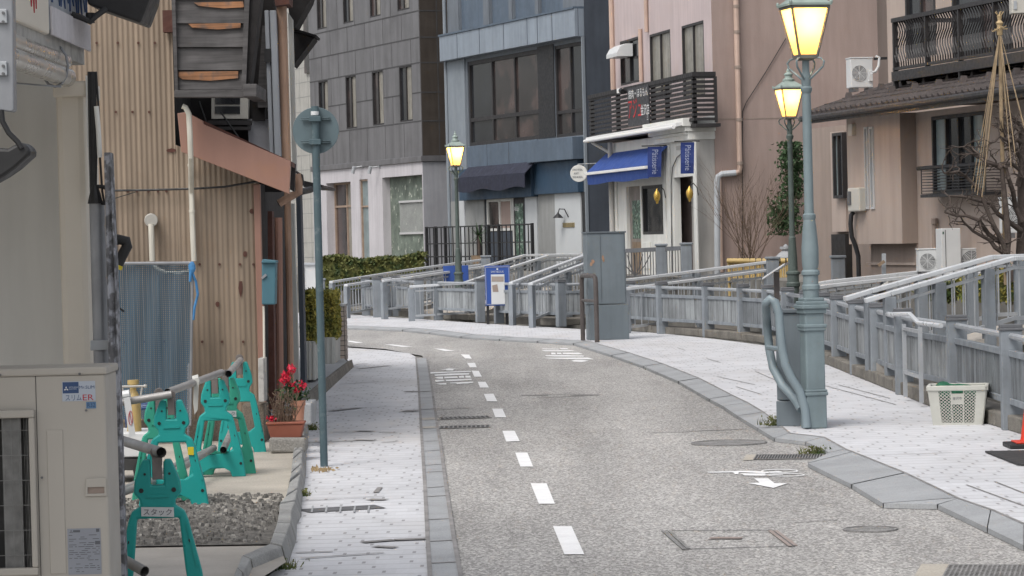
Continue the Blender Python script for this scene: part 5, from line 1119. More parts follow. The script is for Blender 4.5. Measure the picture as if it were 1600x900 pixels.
for y, xs in ((67, (151, 184, 216, 242)), (175, (181, 207, 233)), (299, (200, 214, 232, 247, 260, 300)), (413, (236, 249, 262, 312, 343, 375, 396)), (534, (195, 226, 257, 316, 347, 380))):
    for x in xs: m.disc(AT(x, y, W1-.012), (0, 1, 0), .011, .008, 8)
m.build('nail_heads', MT['rust_dark'], t)
for x, y, w, h_ in ((376, 450, .02, .09), (393, 330, .02, .03), (383, 397, .02, .03), (268, 235, .05, .02), (340, 475, .02, .03)): m = MB(); c = AT(x, y, W1-.009); m.plate(front(c.y), [(c.x+w*math.cos(a)*random.uniform(.6, 1), c.z+h_*math.sin(a)*random.uniform(.6, 1)) for a in [i*.785 for i in range(8)]], [], 0, .003); m.build('rust_spot', MT['rust_dark'], t)
m = MB(); m.box(f, xL, xR+.02, -.1, .02, .06, .25); m.build('footing', MT['stained_block'], t, bevel=.01)
m = MB(); m.box(f, X(402, 500), X(412, 500), -.05, .03, .26, slope(X(405, 500))-.08); m.build('corner_trim', MT['flash_brown'], t, bevel=.006)
FP = [(277, 177), (291, 175), (317, 189), (318, 194), (454, 252), (452, 303), (283, 237)]
m = MB(); m.prism([AT(x, y, W1-.30) for x, y in FP], (0, .05, 0)); fl_ = m.build('verge_board', MT['flash_brown'], t, bevel=.004)
m = MB(); a, b = AT(291, 176, W1-.25), AT(455, 252, W1-.25); m.prism([a, b, b+V(-.03, .9, 0), a+V(-.03, .9, 0)], (0, 0, -.04)); m.build('lean_to_roof', MT['rust_dark'], t)
m = MB(); m.box(front(W1-.02), X(257, 20), X(272, 20), 0, .12, Zp(260, 52), Zp(260, 18)); m.build('rusty_bracket', MT['rust_dark'], t)
# weathered wooden shutter box
S_ = W1-.55; t2 = thing('shutter_box', 'weathered wooden shutter box with orange patches of bare plank hanging high on the wall', 'shutter', AT(325, 145, S_))
fx = front(S_); ys = [-60, -2, 37, 74, 110, 141]
m = MB()
for i, (a, b) in enumerate(zip(ys, ys[1:])):
    m2 = MB(); L0, R0 = AT(271+a*.02, a, S_), AT(386-a*.05, a, S_); L1, R1 = AT(271+b*.02, b-.8, S_), AT(386-b*.05, b-.8, S_)
    m2.add([L0+V(0, .03, 0), R0+V(0, .03, 0), R1, L1, L0+V(0, .06, 0), R0+V(0, .06, 0), R1+V(0, .06, 0), L1+V(0, .06, 0)], [(0, 1, 2, 3), (7, 6, 5, 4), (0, 1, 5, 4), (3, 2, 6, 7), (0, 3, 7, 4), (1, 2, 6, 5)])
    m2.build('plank', MT['grey_wood'], t2)
for pts in ([(303, 4), (380, 2), (381, 11), (350, 13), (310, 9)], [(294, 37), (376, 36), (376, 43), (340, 46), (300, 43)], [(279, 112), (372, 111), (372, 122), (330, 126), (285, 124), (279, 120)]):
    m = MB(); m.prism([AT(x, y, S_-.002) for x, y in pts], (0, .05, 0)); m.build('bare_wood', MT['orange_wood'], t2)
m = MB(); m.prism([AT(x, y, S_-.03) for x, y in ((266, -60), (272, -60), (278, 142), (273, 142))], (0, .10, 0)); m.build('side_rail', MT['grey_wood'], t2)
m = MB(); m.prism([AT(x, y, S_-.03) for x, y in ((384, -60), (392, -60), (384, 141), (377, 141))], (0, .10, 0)); m.build('side_rail', MT['grey_wood'], t2)
m = MB(); m.prism([AT(x, y, S_) for x, y in ((392, -60), (414, -60), (390, 136), (385, 141))], (0, .3, 0)); m.build('side_board', MT['shadow_wood'], t2)
m = MB(); m.prism([AT(x, y, S_-.05) for x, y in ((272, 141), (386, 141), (386, 152), (272, 152))], (0, .12, 0)); m.build('bottom_beam', MT['grey_wood'], t2, bevel=.006)
m = MB(); m.prism([AT(x, y, S_-.10) for x, y in ((380, 131), (401, 131), (401, 151), (380, 151))], (0, .9, 0)); m.build('beam_end', MT['grey_wood'], t2, bevel=.006)
# back building: dark gap with a small window, siding, pipe, eaves
B2 = 25.2
t2 = thing('timber_house', 'dark old timber house with pale siding and a copper downpipe behind the brown verge board', 'house', (-2.3, B2+2, .1))
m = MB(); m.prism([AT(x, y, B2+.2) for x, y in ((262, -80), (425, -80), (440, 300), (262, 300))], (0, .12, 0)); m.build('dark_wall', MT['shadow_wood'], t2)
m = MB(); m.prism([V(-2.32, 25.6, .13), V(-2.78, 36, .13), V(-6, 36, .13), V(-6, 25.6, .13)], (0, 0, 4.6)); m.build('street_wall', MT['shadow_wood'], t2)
m = MB(); m.prism([AT(x, y, B2) for x, y in ((386, 186), (420, 186), (424, 262), (392, 262))], (0, .19, 0)); m.build('plaster_wall', MT['render_grey'], t2)
m = MB(); m.prism([AT(x, y, B2-.05) for x, y in ((394, 168), (414, 168), (414, 188), (394, 188))], (0, .19, 0)); m.build('beam', MT['shadow_wood'], t2)
m = MB(); m.prism([AT(x, y, B2-.06) for x, y in ((330, 150), (388, 150), (388, 186), (330, 186))], (0, .12, 0)); w_ = m.build('window', MT['plastic_beige'], t2, bevel=.005)
for y0, y1 in ((152, 163), (166, 178)): m = MB(); m.prism([AT(x, y, B2-.07) for x, y in ((336, y0), (375, y0), (375, y1), (336, y1))], (0, .02, 0)); m.build('pane', MT['glass_dark'], w_)
m = MB(); m.prism([AT(x, y, B2-.1) for x, y in ((326, 188), (392, 188), (392, 195), (318, 195))], (0, .15, 0)); m.prism([AT(x, y, B2-.12) for x, y in ((340, 198), (390, 198), (390, 203), (340, 203))], (0, .12, 0)); m.build('window_ledge', MT['frame_dark'], t2)
m = MB(); m.tube([AT(345, 175, B2-.3), AT(378, 222, B2-.3)], .008, 5); m.tube([AT(311, 158, B2-.3), AT(322, 190, B2-.3)], .008, 5); m.build('stay_wire', MT['rubber'], t2)
m = MB(); m.prism([AT(x, y, B2-.1) for x, y in ((410, 40), (415, 40), (418, 168), (403, 168), (402, 150))], (0, .05, 0)); m.build('leaning_plank', MT['grey_wood'], t2)
for xa, xb, dd in ((413, 420, 0), (421, 431, -.03)): m = MB(); m.prism([AT(x, y, B2-.2+dd) for x, y in ((xa, 16), (xb, 16), (xb+8, 245), (xa+8, 245))], (0, .12, 0)); m.build('siding_strip', MT['siding_pale'], t2, bevel=.008)
m = MB(); m.prism([AT(x, y, B2-.24) for x, y in ((413, 76), (423, 76), (423, 97), (413, 97))], (0, .03, 0)); m.build('bracket', MT['rubber'], t2)
m = MB(); m.tube([AT(440, 5, B2-.1), AT(447, 252, B2-.1)], .044, 12); m.tube([AT(449, 300, B2), AT(455, 620, B2)], .03, 10); m.build('downpipe', MT['copper_pipe'], t2, smooth=True)
m = MB(); m.tube([AT(435, 340, B2-.2), AT(438, 700, B2-.2)], .035, 10); m.build('downpipe', MT['flash_brown'], t2, smooth=True)
m = MB(); m.prism([AT(x, y, B2+.1) for x, y in ((450, 20), (457, 30), (464, 300), (458, 300))], (0, .1, 0)); m.build('corner_board', MT['cream_panel'], t2)
# street side of the row: dark passage wall, white column, grey post
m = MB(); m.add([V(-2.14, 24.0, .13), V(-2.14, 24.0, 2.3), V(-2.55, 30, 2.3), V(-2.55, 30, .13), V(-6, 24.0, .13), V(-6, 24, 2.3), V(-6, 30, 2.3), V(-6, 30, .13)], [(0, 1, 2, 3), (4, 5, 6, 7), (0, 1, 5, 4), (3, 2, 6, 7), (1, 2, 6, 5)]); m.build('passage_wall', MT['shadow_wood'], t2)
m = MB(); m.prism([AT(x, y, 26.4) for x, y in ((446, 318), (459, 318), (468, 640), (457, 640))], (0, .15, 0)); m.build('white_column', MT['cream_panel'], t2)
m = MB(); m.prism([AT(x, y, 29.5) for x, y in ((462, 295), (469, 295), (477, 600), (470, 600))], (0, .3, 0)); m.build('grey_post', MT['slate'], t2)
m = MB(); m.prism([AT(x, y, 24.2) for x, y in ((418, 330), (425, 330), (430, 640), (420, 640))], (0, .2, 0)); m.build('dark_frame', MT['rust_dark'], t2)
m = MB(); m.prism([AT(x, y, B2+1) for x, y in ((457, 43), (495, 55), (493, 58), (457, 48))], (0, .5, 0)); m.prism([AT(x, y, B2+1.02) for x, y in ((457, 49), (491, 59), (458, 103))], (0, .48, 0)); m.build('eave', MT['shadow_wood'], t2)
m = MB(); m.prism([AT(x, y, B2+.6) for x, y in ((444, -60), (500, -60), (484, 0), (461, 42), (455, 42), (450, 10))], (0, .5, 0)); m.build('roof_edge', MT['shadow_wood'], t2)
m = MB(); m.prism([AT(x, y, B2-.3) for x, y in ((425, -40), (452, -40), (452, 6), (430, 9))], (0, .4, 0)); m.build('hopper', MT['rust_dark'], t2)
# pipe cluster
t3 = thing('pipe_cluster', 'cluster of elbowed drain pipes at the end of the brown verge board', 'pipe', AT(465, 300, 24.6))
m = MB(); q = lambda x, y, d=24.6: AT(x, y, d); m.tube([q(464, 272), q(467, 285), q(467, 300), q(458, 305), q(445, 312), q(436, 318)], .035, 10); m.build('drain_pipe', MT['copper_pipe'], t3, smooth=True)
m = MB(); m.tube([q(462, 268), q(472, 274), q(474, 290)], .012, 6); m.tube([q(434, 318, 24.9), q(470, 300, 24.9), q(486, 296, 25.2)], .03, 8); m.build('black_conduit', MT['rubber'], t3, smooth=True)
m = MB(); m.prism([q(x, y, 24.3) for x, y in ((455, 254), (462, 256), (460, 300), (453, 296))], (0, .05, 0)); m.build('gutter_end', MT['frame_dark'], t3)
m = MB(); m.prism([q(x, y, 27) for x, y in ((474, 282), (504, 289), (504, 293), (474, 292))], (0, 2, 0)); m.build('small_eave', MT['frame_dark'], t3)
# hoses, cable, vent, net
D = W1-.06; q = lambda x, y, d=0: AT(x, y, D+d)
t3 = thing('drain_hose', 'long cream lagged hose running down the tan wall to the netting', 'hose', q(303, 412)); m = MB(); m.tube([q(285, 166, -.40), q(290, 168, -.40), q(295, 178, -.40), q(297, 215, -.40), q(298, 245, -.36), q(299, 300), q(301, 360), q(303, 408)], .023, 10); m.build('hose', MT['hose_white'], t3, smooth=True)
m = MB()
for y, x in ((258, 298), (330, 300)): m.tube([q(x, y-2), q(x, y+2)], .026, 10)
m.build('strap', MT['hose_white'], t3)
t3 = thing('vent_pipe', 'round metal wall vent with a short cream hose hanging below it', 'vent', q(236, 345)); m = MB(); m.tube([q(236, 344, .05), q(236, 344, -.06)], .056, 20); m.build('vent', MT['chrome'], t3, bevel=.006); m = MB(); m.tube([q(236, 350, -.06), q(237, 380, -.06), q(238, 408, -.06)], .024, 10); m.tube([q(238, 410, -.06), q(244, 419, -.06), q(258, 425, -.06), q(280, 427, -.06), q(297, 423, -.06)], .015, 8); m.build('hose', MT['hose_white'], t3, smooth=True)
t3 = thing('wall_cable', 'black cable strung across the tan corrugated wall', 'cable', q(300, 295)); m = MB(); m.tube([q(165, 298), q(230, 297), q(300, 295), q(350, 292), q(404, 283)], .010, 6); m.tube([q(176, 311), q(212, 300)], .005, 4); m.build('cable', MT['rubber'], t3)
def net_mat():
    m = bpy.data.materials.new('blue_netting'); m.use_nodes = True; t = m.node_tree; N = t.nodes; L = t.links; b = N['Principled BSDF']; b.inputs['Base Color'].default_value = (.055, .10, .14, 1); b.inputs['Roughness'].default_value = .8
    tc = N.new('ShaderNodeTexCoord'); sp = N.new('ShaderNodeSeparateXYZ'); L.new(tc.outputs['Object'], sp.inputs[0]); o = None
    for i in (0, 2):
        a = N.new('ShaderNodeMath'); a.operation = 'MULTIPLY'; a.inputs[1].default_value = 62; L.new(sp.outputs[i], a.inputs[0]); f_ = N.new('ShaderNodeMath'); f_.operation = 'FRACT'; L.new(a.outputs[0], f_.inputs[0]); g_ = N.new('ShaderNodeMath'); g_.operation = 'LESS_THAN'; g_.inputs[1].default_value = .36; L.new(f_.outputs[0], g_.inputs[0])
        if o is None: o = g_.outputs[0]
        else: x = N.new('ShaderNodeMath'); x.operation = 'MAXIMUM'; L.new(o, x.inputs[0]); L.new(g_.outputs[0], x.inputs[1]); o = x.outputs[0]
    L.new(o, b.inputs['Alpha']); MT['net'] = m
net_mat()
D = W1-.45; t3 = thing('netting_frame', 'pipe frame draped with blue netting in front of the tan wall', 'netting', q(240, 620))
m = MB(); m.tube([AT(160, 412, D), AT(300, 411, D)], .014, 8); m.tube([AT(301, 408, D), AT(297, 665, D)], .012, 8); m.tube([AT(247, 430, D+.05), AT(251, 640, D+.05)], .012, 8); m.build('pipe_frame', MT['galv'], t3, smooth=True)
m = MB(); cols = 24; rows = 12; vs = []; fs = []
for j in range(rows+1):
    for i in range(cols+1):
        x = 160+(299-160)*i/cols; y = 413+(655-413)*j/rows; p_ = AT(x, y, D+.03+.008*math.sin(i*1.1+j*.3)); vs.append(p_)
for j in range(rows):
    for i in range(cols): a = j*(cols+1)+i; fs.append((a, a+1, a+cols+2, a+cols+1))
m.add(vs, fs); m.build('net', MT['net'], t3)
m = MB(); m.add([v+V(.004, .035, .004) for v in vs], fs); m.build('net', MT['net'], t3)
m = MB(); m.tube([AT(296, 413, D), AT(300, 425, D-.02), AT(306, 440, D), AT(309, 460, D), AT(304, 480, D), AT(302, 500, D)], .012, 6); m.sphere(AT(300, 418, D-.02), .03, .02, .05, 8, 5); m.tube([AT(298, 420, D-.03), AT(297, 440, D-.03)], .012, 6); m.build('rope', MT['rope_blue'], t3)
# mailbox-like blue box
t3 = thing('meter_cover', 'small teal-blue metal box on the corner of the tan corrugated house', 'box', AT(420, 478, 23.4)); D = 23.4
m = MB(); m.prism([AT(x, y, D) for x, y in ((409, 410), (431, 410), (430, 476), (409, 476))], (0, .18, 0)); m.build('casing', MT['blue_box'], t3, bevel=.01); m = MB(); m.prism([AT(x, y, D-.03) for x, y in ((408, 411), (410, 405), (431, 407), (432, 411))], (0, .22, 0)); m.build('lid', MT['blue_box'], t3, bevel=.006)
m = MB(); m.bar(AT(409, 435, D-.01), AT(416, 429, D-.01), .012, .02); m.build('latch', MT['galv'], t3); m = MB(); m.tube([AT(412, 478, D+.05), AT(413, 580, D+.05)], .01, 6); m.build('conduit', MT['hose_white'], t3)
# concrete corner block
t3 = thing('corner_block', 'stained concrete block at the foot of the tan house corner', 'block', AT(398, 706, 23.5)); m = MB(); m.prism([AT(x, y, 23.4) for x, y in ((378, 632), (413, 632), (414, 706), (378, 706))], (0, .4, 0)); m.build('block', MT['stained_block'], t3, bevel=.015)
m = MB(); m.prism([AT(x, y, 23.35) for x, y in ((403, 560), (412, 560), (413, 628), (404, 628))], (0, .3, 0)); m.build('peeling_post', MT['peel_paint'], t3, bevel=.006)
# ---- flower pots
t3 = thing('flower_trough', 'brown terracotta trough of dry stalks on a grey block beside the kerb', 'plant pot', AT(448, 708, 22.2)); D = 22.15
a, b = AT(420, 683, D), AT(476, 683, D)
m = MB(); m.prism([AT(x, y, D) for x, y in ((420, 684), (478, 684), (477, 708), (421, 708))], (0, .3, 0)); m.build('block', MT['block'], t3, bevel=.02)
m = MB(); c = AT(447.5, 683.5, D+.12); m.taper((c.x, c.y, 0), .235, .14, .285, .17, c.z, AT(447, 664, D).z); m.taper((c.x, c.y, 0), .30, .185, .30, .185, AT(447, 664, D).z, AT(447, 660, D).z); m.build('trough', MT['terracotta'], t3, bevel=.008)
m = MB(); zt = AT(447, 661, D).z
for _ in range(70):
    x = c.x+random.uniform(-.10, .08); y = c.y+random.uniform(-.05, .05); hh = random.uniform(.08, .26); p = V(x, y, zt); p1_ = p+V(random.gauss(0, .03), random.gauss(0, .02), hh*.6); m.tube([p, p1_, p1_+V(random.gauss(0, .03), 0, hh*.4)], .003, 4)
m.leaves(lambda: V(c.x+random.gauss(-.01, .05), c.y+random.gauss(0, .03), zt+random.uniform(.02, .25)), 260, .011); m.build('dry_stalks', MT['dry_stem'], t3)
m = MB(); m.leaves(lambda: V(AT(426, 655, D).x+random.gauss(0, .02), c.y+random.gauss(0, .02), AT(426, 655, D).z+random.gauss(0, .010)), 60, .018); m.build('fallen_petals', MT['flower_red'], t3)
t3 = thing('cyclamen_pot', 'pale terracotta pot of bright red flowers standing behind the dry trough', 'plant pot', AT(465, 660, 23)); D = 22.9
m = MB(); c = AT(466, 657, D); m.lathe((c.x, c.y, c.z-.08), [(.04, 0), (.045, .10), (.055, .20), (.062, .20), (.062, .24), (.05, .24)], 16); m.build('pot', MT['terracotta_pale'], t3, smooth=True, sharp=.5)
for cx, cy, sx, sz, n in ((446, 590, .028, .035, 130), (454, 577, .02, .022, 70), (458, 601, .014, .016, 30), (473, 603, .018, .018, 60), (464, 610, .02, .018, 60)):
    m = MB(); q_ = AT(cx, cy, D); m.leaves(lambda q_=q_, sx=sx, sz=sz: V(q_.x+random.gauss(0, sx*.8), q_.y+random.gauss(0, .03), q_.z+random.gauss(0, sz*.8)), n, .016); m.build('flower_cluster', MT['flower_red'], t3)
m = MB(); q_ = AT(457, 612, D); m.leaves(lambda: V(q_.x+random.gauss(0, .05), q_.y+random.gauss(0, .04), q_.z+random.gauss(-.02, .04)), 260, .022)
for cx, cy in ((446, 595), (454, 582), (473, 606), (464, 612)): m.tube([V(c.x, c.y, c.z+.1), AT(cx, cy, D)], .005, 5)
m.build('foliage', MT['leaf_dark'], t3)
t3 = thing('edge_block', 'pale grey stone block by the kerb behind the flower pots', 'block', AT(480, 660, 23.6)); m = MB(); m.prism([AT(x, y, 23.6) for x, y in ((471, 630), (487, 630), (487, 664), (470, 664))], (0, .6, 0)); m.build('block', MT['granite'], t3, bevel=.015)
# ---- planters with yellow-green hedge, tiled post, far cabinet
for i, (xa, xb, yt, yb, D, lab) in enumerate(((474, 493, 533, 594, 31.8, 'near white planter box with a clipped yellow-green bush left of the sign pole'), (499, 523, 527, 571, 36.5, 'far white planter with a clipped yellow-green bush right of the sign pole'))):
    t3 = thing('hedge_planter', lab, 'planter', AT((xa+xb)/2, yb, D), 0, 'white planters with clipped bushes'); m = MB(); m.prism([AT(x, y, D) for x, y in ((xa, yt), (xb, yt), (xb, yb), (xa, yb))], (0, 1.2, 0))
    for kx in range(3): x = xa+(xb-xa)*(kx+.5)/3; m.prism([AT(x_, y, D-.012) for x_, y in ((x-1.6, yt), (x+1.6, yt), (x+1.6, yb), (x-1.6, yb))], (0, .012, 0))
    m.build('planter', MT['cream_panel'], t3, bevel=.008)
    a, b = AT(xa-1, yt+3, D), AT(xb, 456, D); m = MB(); m.leaves(lambda: V(random.uniform(a.x, b.x), D+random.uniform(0, 1.2), random.uniform(a.z, b.z)+random.gauss(0, .012)), 7500, .026); m.build('foliage', MT['leaf_yellow'], t3)
    m = MB(); m.box(WF, a.x+.05, b.x-.05, -(D+1.12), -(D+.08), a.z-.02, b.z-.07); m.build('inner_twigs', MT['leaf_hedge'], t3)
t3 = thing('tiled_post', 'squat brown tiled gatepost at the corner where the street bends', 'post', AT(524, 563, 38.2)); D = 38.0; tl_, br_ = AT(510, 476, D), AT(539.5, 563, D)
m = MB(); m.box(front(D), tl_.x, br_.x, -.5, 0, br_.z-.03, tl_.z-.03); c_ = m.build('pier', MT['rubber'], t3)
m = MB(); nx, nz = 3, 11
for i in range(nx):
    for j in range(nz):
        w, hh = (br_.x-tl_.x)/nx, (tl_.z-br_.z-.03)/nz; m.box(front(D), tl_.x+i*w+.005, tl_.x+(i+1)*w-.005, .001, .01, br_.z+j*hh+.004, br_.z+(j+1)*hh-.004)
        if i == 0: [m.box(front(D), br_.x+.001, br_.x+.01, -.5+kk*.17+.005, -.5+(kk+1)*.17-.012, br_.z+j*hh+.004, br_.z+(j+1)*hh-.004) for kk in range(3)]
m.build('tiles', MT['brick_tile'], t3); m = MB(); m.box(front(D), tl_.x-.01, br_.x+.02, -.52, .02, tl_.z-.029, tl_.z); m.build('coping', MT['granite'], t3)
t3 = thing('pale_cabinet', 'pale grey metal cabinet behind the near clipped bush', 'cabinet', AT(484, 500, 46)); m = MB(); m.prism([AT(x, y, 45) for x, y in ((472, 414), (495, 414), (496, 520), (474, 520))], (0, .5, 0)); m.build('casing', MT['plastic_white'], t3, bevel=.01); m = MB(); m.prism([AT(x, y, 44.97) for x, y in ((471, 411), (496, 411), (496, 414.5), (471, 414.5))], (0, .55, 0)); m.build('lid', MT['grey_pipe'], t3, bevel=.005); m = MB(); m.prism([AT(x, y, 44.98) for x, y in ((474.5, 505), (475.5, 505), (475.5, 418), (474.5, 418))], (0, .01, 0)); m.build('door_seam', MT['steelgrey'], t3)
# ---- round sign seen from behind
b = G(506.5, 729, .006); D = b.y; t3 = thing('road_sign', 'back of a round road sign on a blue-green pole standing on the left pavement', 'road sign', b)
top = AT(492, 166, D); m = MB(); m.tube([b, V(top.x, top.y, top.z)], .029, 14); m.build('pole', MT['sign_pole'], t3, smooth=True)
c = AT(493.5, 204, D+.045); m = MB(); m.disc(c, V(.05, 1, 0), 36.5*D/4500, .012, 48); dd = m.build('disc', MT['sign_back'], t3, bevel=.003)
for y in (186, 222): m = MB(); p_ = AT(493, y, D+.02); m.rbox((p_.x, p_.y, p_.z-.008), .22, .02, .006); m.rbox((p_.x, p_.y, p_.z+.006), .22, .02, .006); m.rbox((p_.x, p_.y-.03, p_.z-.02), .085, .075, .04); m.build('clamp', MT['sign_pole'], dd, bevel=.003)
m = MB(); m.tube([AT(492, 180, D), AT(492, 174, D)], .0305, 14); m.build('pale_band', MT['plastic_white'], t3)
m = MB(); m.leaves(lambda: G(500+random.gauss(0, 9), 733+random.gauss(0, 1.5), .02), 60, .018, .8); o = m.build('fallen_leaves', MT['straw'], kind='stuff'); o['label'] = 'small drift of dry leaves round the sign pole foot'; o['category'] = 'leaves'
# ---------------------------------------------------------------- near building at the left edge
nf = Frame(-1.89, 0, 0, 1)      # street side plane: u = distance, v = towards the street
t = thing('near_shop', 'beige shop at the left edge with a recess under its sign boards', 'shop', (-2.4, 13, .06))
D = 13.3; m = MB(); m.box(front(D), -5, AT(95, 300, D).x, -.2, 0, .06, 2.62); m.build('back_wall', MT['near_wall'], t)
D = 12.75; a, b = AT(90, 300, D).x, AT(139, 400, D).x; m = MB(); m.box(front(D), a, b, -.4, 0, .06, 2.42); m.build('pillar', MT['near_pillar'], t, bevel=.03)
m = MB(); m.box(front(D-.01), a-.005, b+.012, -.42, 0.02, 2.36, 2.43); m.build('pillar_cap', MT['near_pillar'], t, bevel=.008)
m = MB(); m.box(nf, 9.2, 13.2, -3, -.06, 2.60, 5.2); m.build('upper_wall', MT['near_wall'], t)
m = MB(); m.box(nf, 9.2, 13.06, -2.8, -.02, 2.52, 2.598); m.build('soffit_edge', MT['peel_paint'], t)
m = MB(); za = AT(70, 108, 11.9).z; zc = 2.475
m.tube([nf.P(10.2, -.05, zc+.035), nf.P(12.62, -.05, zc+.035)], .04, 14); m.tube([nf.P(10.2, -.035, zc-.035), nf.P(12.62, -.035, zc-.035)], .042, 14); m.build('double_gutter', MT['chrome'], t, smooth=True)
m = MB()
for u in (12.35,): m.ring([nf.P(u, -.045+.058*math.cos(a_), zc+.09*math.sin(a_)) for a_ in [i*.5236 for i in range(12)]], .006, 5)
m.tube([nf.P(12.35, -.02, zc-.09), nf.P(12.0, -.15, zc-.09), nf.P(11.7, -.25, zc-.03)], .004, 5); m.build('gutter_strap', MT['galv'], t)
D = 12.7
for xa, xb, y0, y1, mt_, d in ((133.5, 137, 118, 230, 'shop_white', 0), (137.5, 141, 230, 310, 'shop_white', 0)): m = MB(); m.prism([AT(x, y, D+d) for x, y in ((xa, y0), (xb, y0), (xb+(y1-y0)*.026, y1), (xa+(y1-y0)*.026, y1))], (0, .05, 0)); m.build('edge_strip', MT[mt_], t)
# sign boards
s1 = thing('shop_signboard', 'pale sign board with faded red brush lettering above the near shop recess', 'sign', nf.P(11.3, 0, 2.6)); m = MB(); m.box(nf, 10.2, 11.96, -.055, .0, 2.58, 3.3); m.build('board', MT['near_pillar'], s1, bevel=.01)
m = MB()
for u, w, z0, z1 in ((11.02, .035, 2.74, 3.2), (11.10, .03, 2.70, 3.2), (11.16, .02, 2.78, 3.2), (11.33, .03, 2.70, 3.0), (11.42, .05, 2.66, 3.2), (11.50, .035, 2.64, 3.2), (11.56, .03, 2.66, 3.2)): m.prism([nf.P(u, .001, z1), nf.P(u+w*2.2, .001, z1), nf.P(u+w*1.5+.02, .001, z0+.03), nf.P(u+w+.03, .001, z0)], nf.n*.004)
m.build('lettering', MT['ink_red'], s1)
s2 = thing('striped_signboard', 'blue-grey sign board of dark vertical strokes over a pale band at the shop corner', 'sign', nf.P(12.5, 0, 2.6)); m = MB(); m.box(nf, 11.965, 13.05, -.055, .0, 2.60, 3.3); m.build('board', MT['siding_pale'], s2, bevel=.006)
m = MB(); m.box(nf, 11.97, 13.06, .001, .012, 2.58, 2.70); m.build('pale_band', MT['render_white'], s2, bevel=.003)
m = MB()
for k_ in range(13): u = 12.0+k_*.082; m.prism([nf.P(u, .001, 3.25), nf.P(u+.03, .001, 3.25), nf.P(u+.04+.01*(k_ % 3), .001, 2.72+.03*(k_ % 2)), nf.P(u+.02, .001, 2.72+.05*((k_*7) % 3))], nf.n*.005)
m.build('strokes', MT['sticker_navy'], s2)
# black lamp hood at top
D = 12.6; s3 = thing('sign_lamp', 'black angled lamp hood on a curved arm above the shop sign', 'lamp', AT(160, 30, D)); m = MB(); m.prism([AT(x, y, D) for x, y in ((125, -60), (245, -60), (233, 0), (219.5, 36), (137, 7))], (0, .35, 0)); m.build('hood', MT['rubber'], s3, bevel=.01); m = MB(); m.tube([AT(112, 22, D-.05), AT(128, 28, D-.05), AT(141, 34, D-.05), AT(150, 25, D-.05), AT(165, 14, D-.02)], .014, 8); m.tube([AT(141, 20, D), AT(141, 36, D)], .02, 8); m.build('arm', MT['rubber'], s3, smooth=True)
# cables and duct
s4 = thing('cable_bundle', 'bundle of black cables running down beside the beige pillar', 'cable', AT(150, 320, 12.6)); m = MB(); D = 12.6
for x0, x1, x2, r in ((139, 141, 143, .007), (144, 147, 148, .009), (147, 150, 149, .007), (150, 155, 160, .005), (142, 144, 145, .006)): m.tube([AT(x0, 112, D), AT(x1-1, 170, D), AT(x1, 230, D), AT(x2, 300, D), AT(x2+3, 318, D)], r, 8)
m.build('cables', MT['rubber'], s4, smooth=True)
m = MB(); m.lathe((AT(149, 318, D).x, D, AT(149, 318, D).z), [(.034, 0), (.03, .02), (.022, .05), (.014, .08)], 12); m.build('rubber_boot', MT['rubber'], s4); m = MB(); m.tube([AT(150.5, 166, D-.03), AT(154, 205, D-.03), AT(156, 246, D-.03)], .011, 8); m.build('white_sleeve', MT['shop_white'], s4)
m = MB(); m.tube([AT(152, 291, D), AT(162, 292, D), AT(171, 298, D), AT(173, 310, D), AT(166, 318, D), AT(158, 317, D)], .009, 7); m.build('cable_loop', MT['rubber'], s4, smooth=True)
s5 = thing('metal_duct', 'galvanised round duct strapped to the shop corner below the cable bundle', 'duct', AT(155, 700, 12.6)); m = MB(); m.tube([AT(151.5, 318, 12.62), AT(160, 620, 12.62), V(AT(163, 700, 12.62).x, 12.62, .06)], .034, 16); m.build('duct', MT['galv'], s5, smooth=True); m = MB(); m.prism([AT(x, y, 12.56) for x, y in ((141, 532), (186, 531), (186, 546), (141, 548))], (0, .03, 0)); m.build('strap', MT['grey_pipe'], s5, bevel=.004)
s6 = thing('weathered_post', 'weathered timber post with peeling whitish paint beside the big outdoor unit', 'post', AT(180, 900, 12.5)); D = 12.45; m = MB(); m.prism([AT(162, 238, D+.05), AT(173, 238, D+.05), AT(181, 420, D), V(AT(187, 620, D).x, D, AT(187, 620, D).z), V(AT(199, 1010, D).x, D, .06), V(AT(178, 1010, D).x, D, .06), AT(168, 500, D)], (0, .09, 0)); m.build('post', MT['old_post'], s6, bevel=.006)
s7 = thing('elbow_pipe', 'black elbowed pipe with a yellow band sticking out beside the weathered post', 'pipe', AT(190, 400, 12.9)); D = 12.9; m = MB(); m.tube([AT(172, 380, D), AT(185, 374, D), AT(198, 377, D), AT(199, 384, D), AT(190, 401, D), AT(183, 417, D)], .024, 12); m.tube([AT(183, 417, D), AT(180, 440, D), AT(176, 470, D)], .008, 6); m.build('pipe', MT['rubber'], s7, smooth=True); m = MB(); m.tube([AT(184, 413, D), AT(181.5, 419, D)], .026, 12); m.build('yellow_band', MT['yellow'], s7)
m = MB(); m.tube([AT(181, 450, D), AT(184, 470, D), AT(182, 478, D), AT(194, 487, D)], .005, 6); m.build('loose_wire', MT['rubber'], s7)
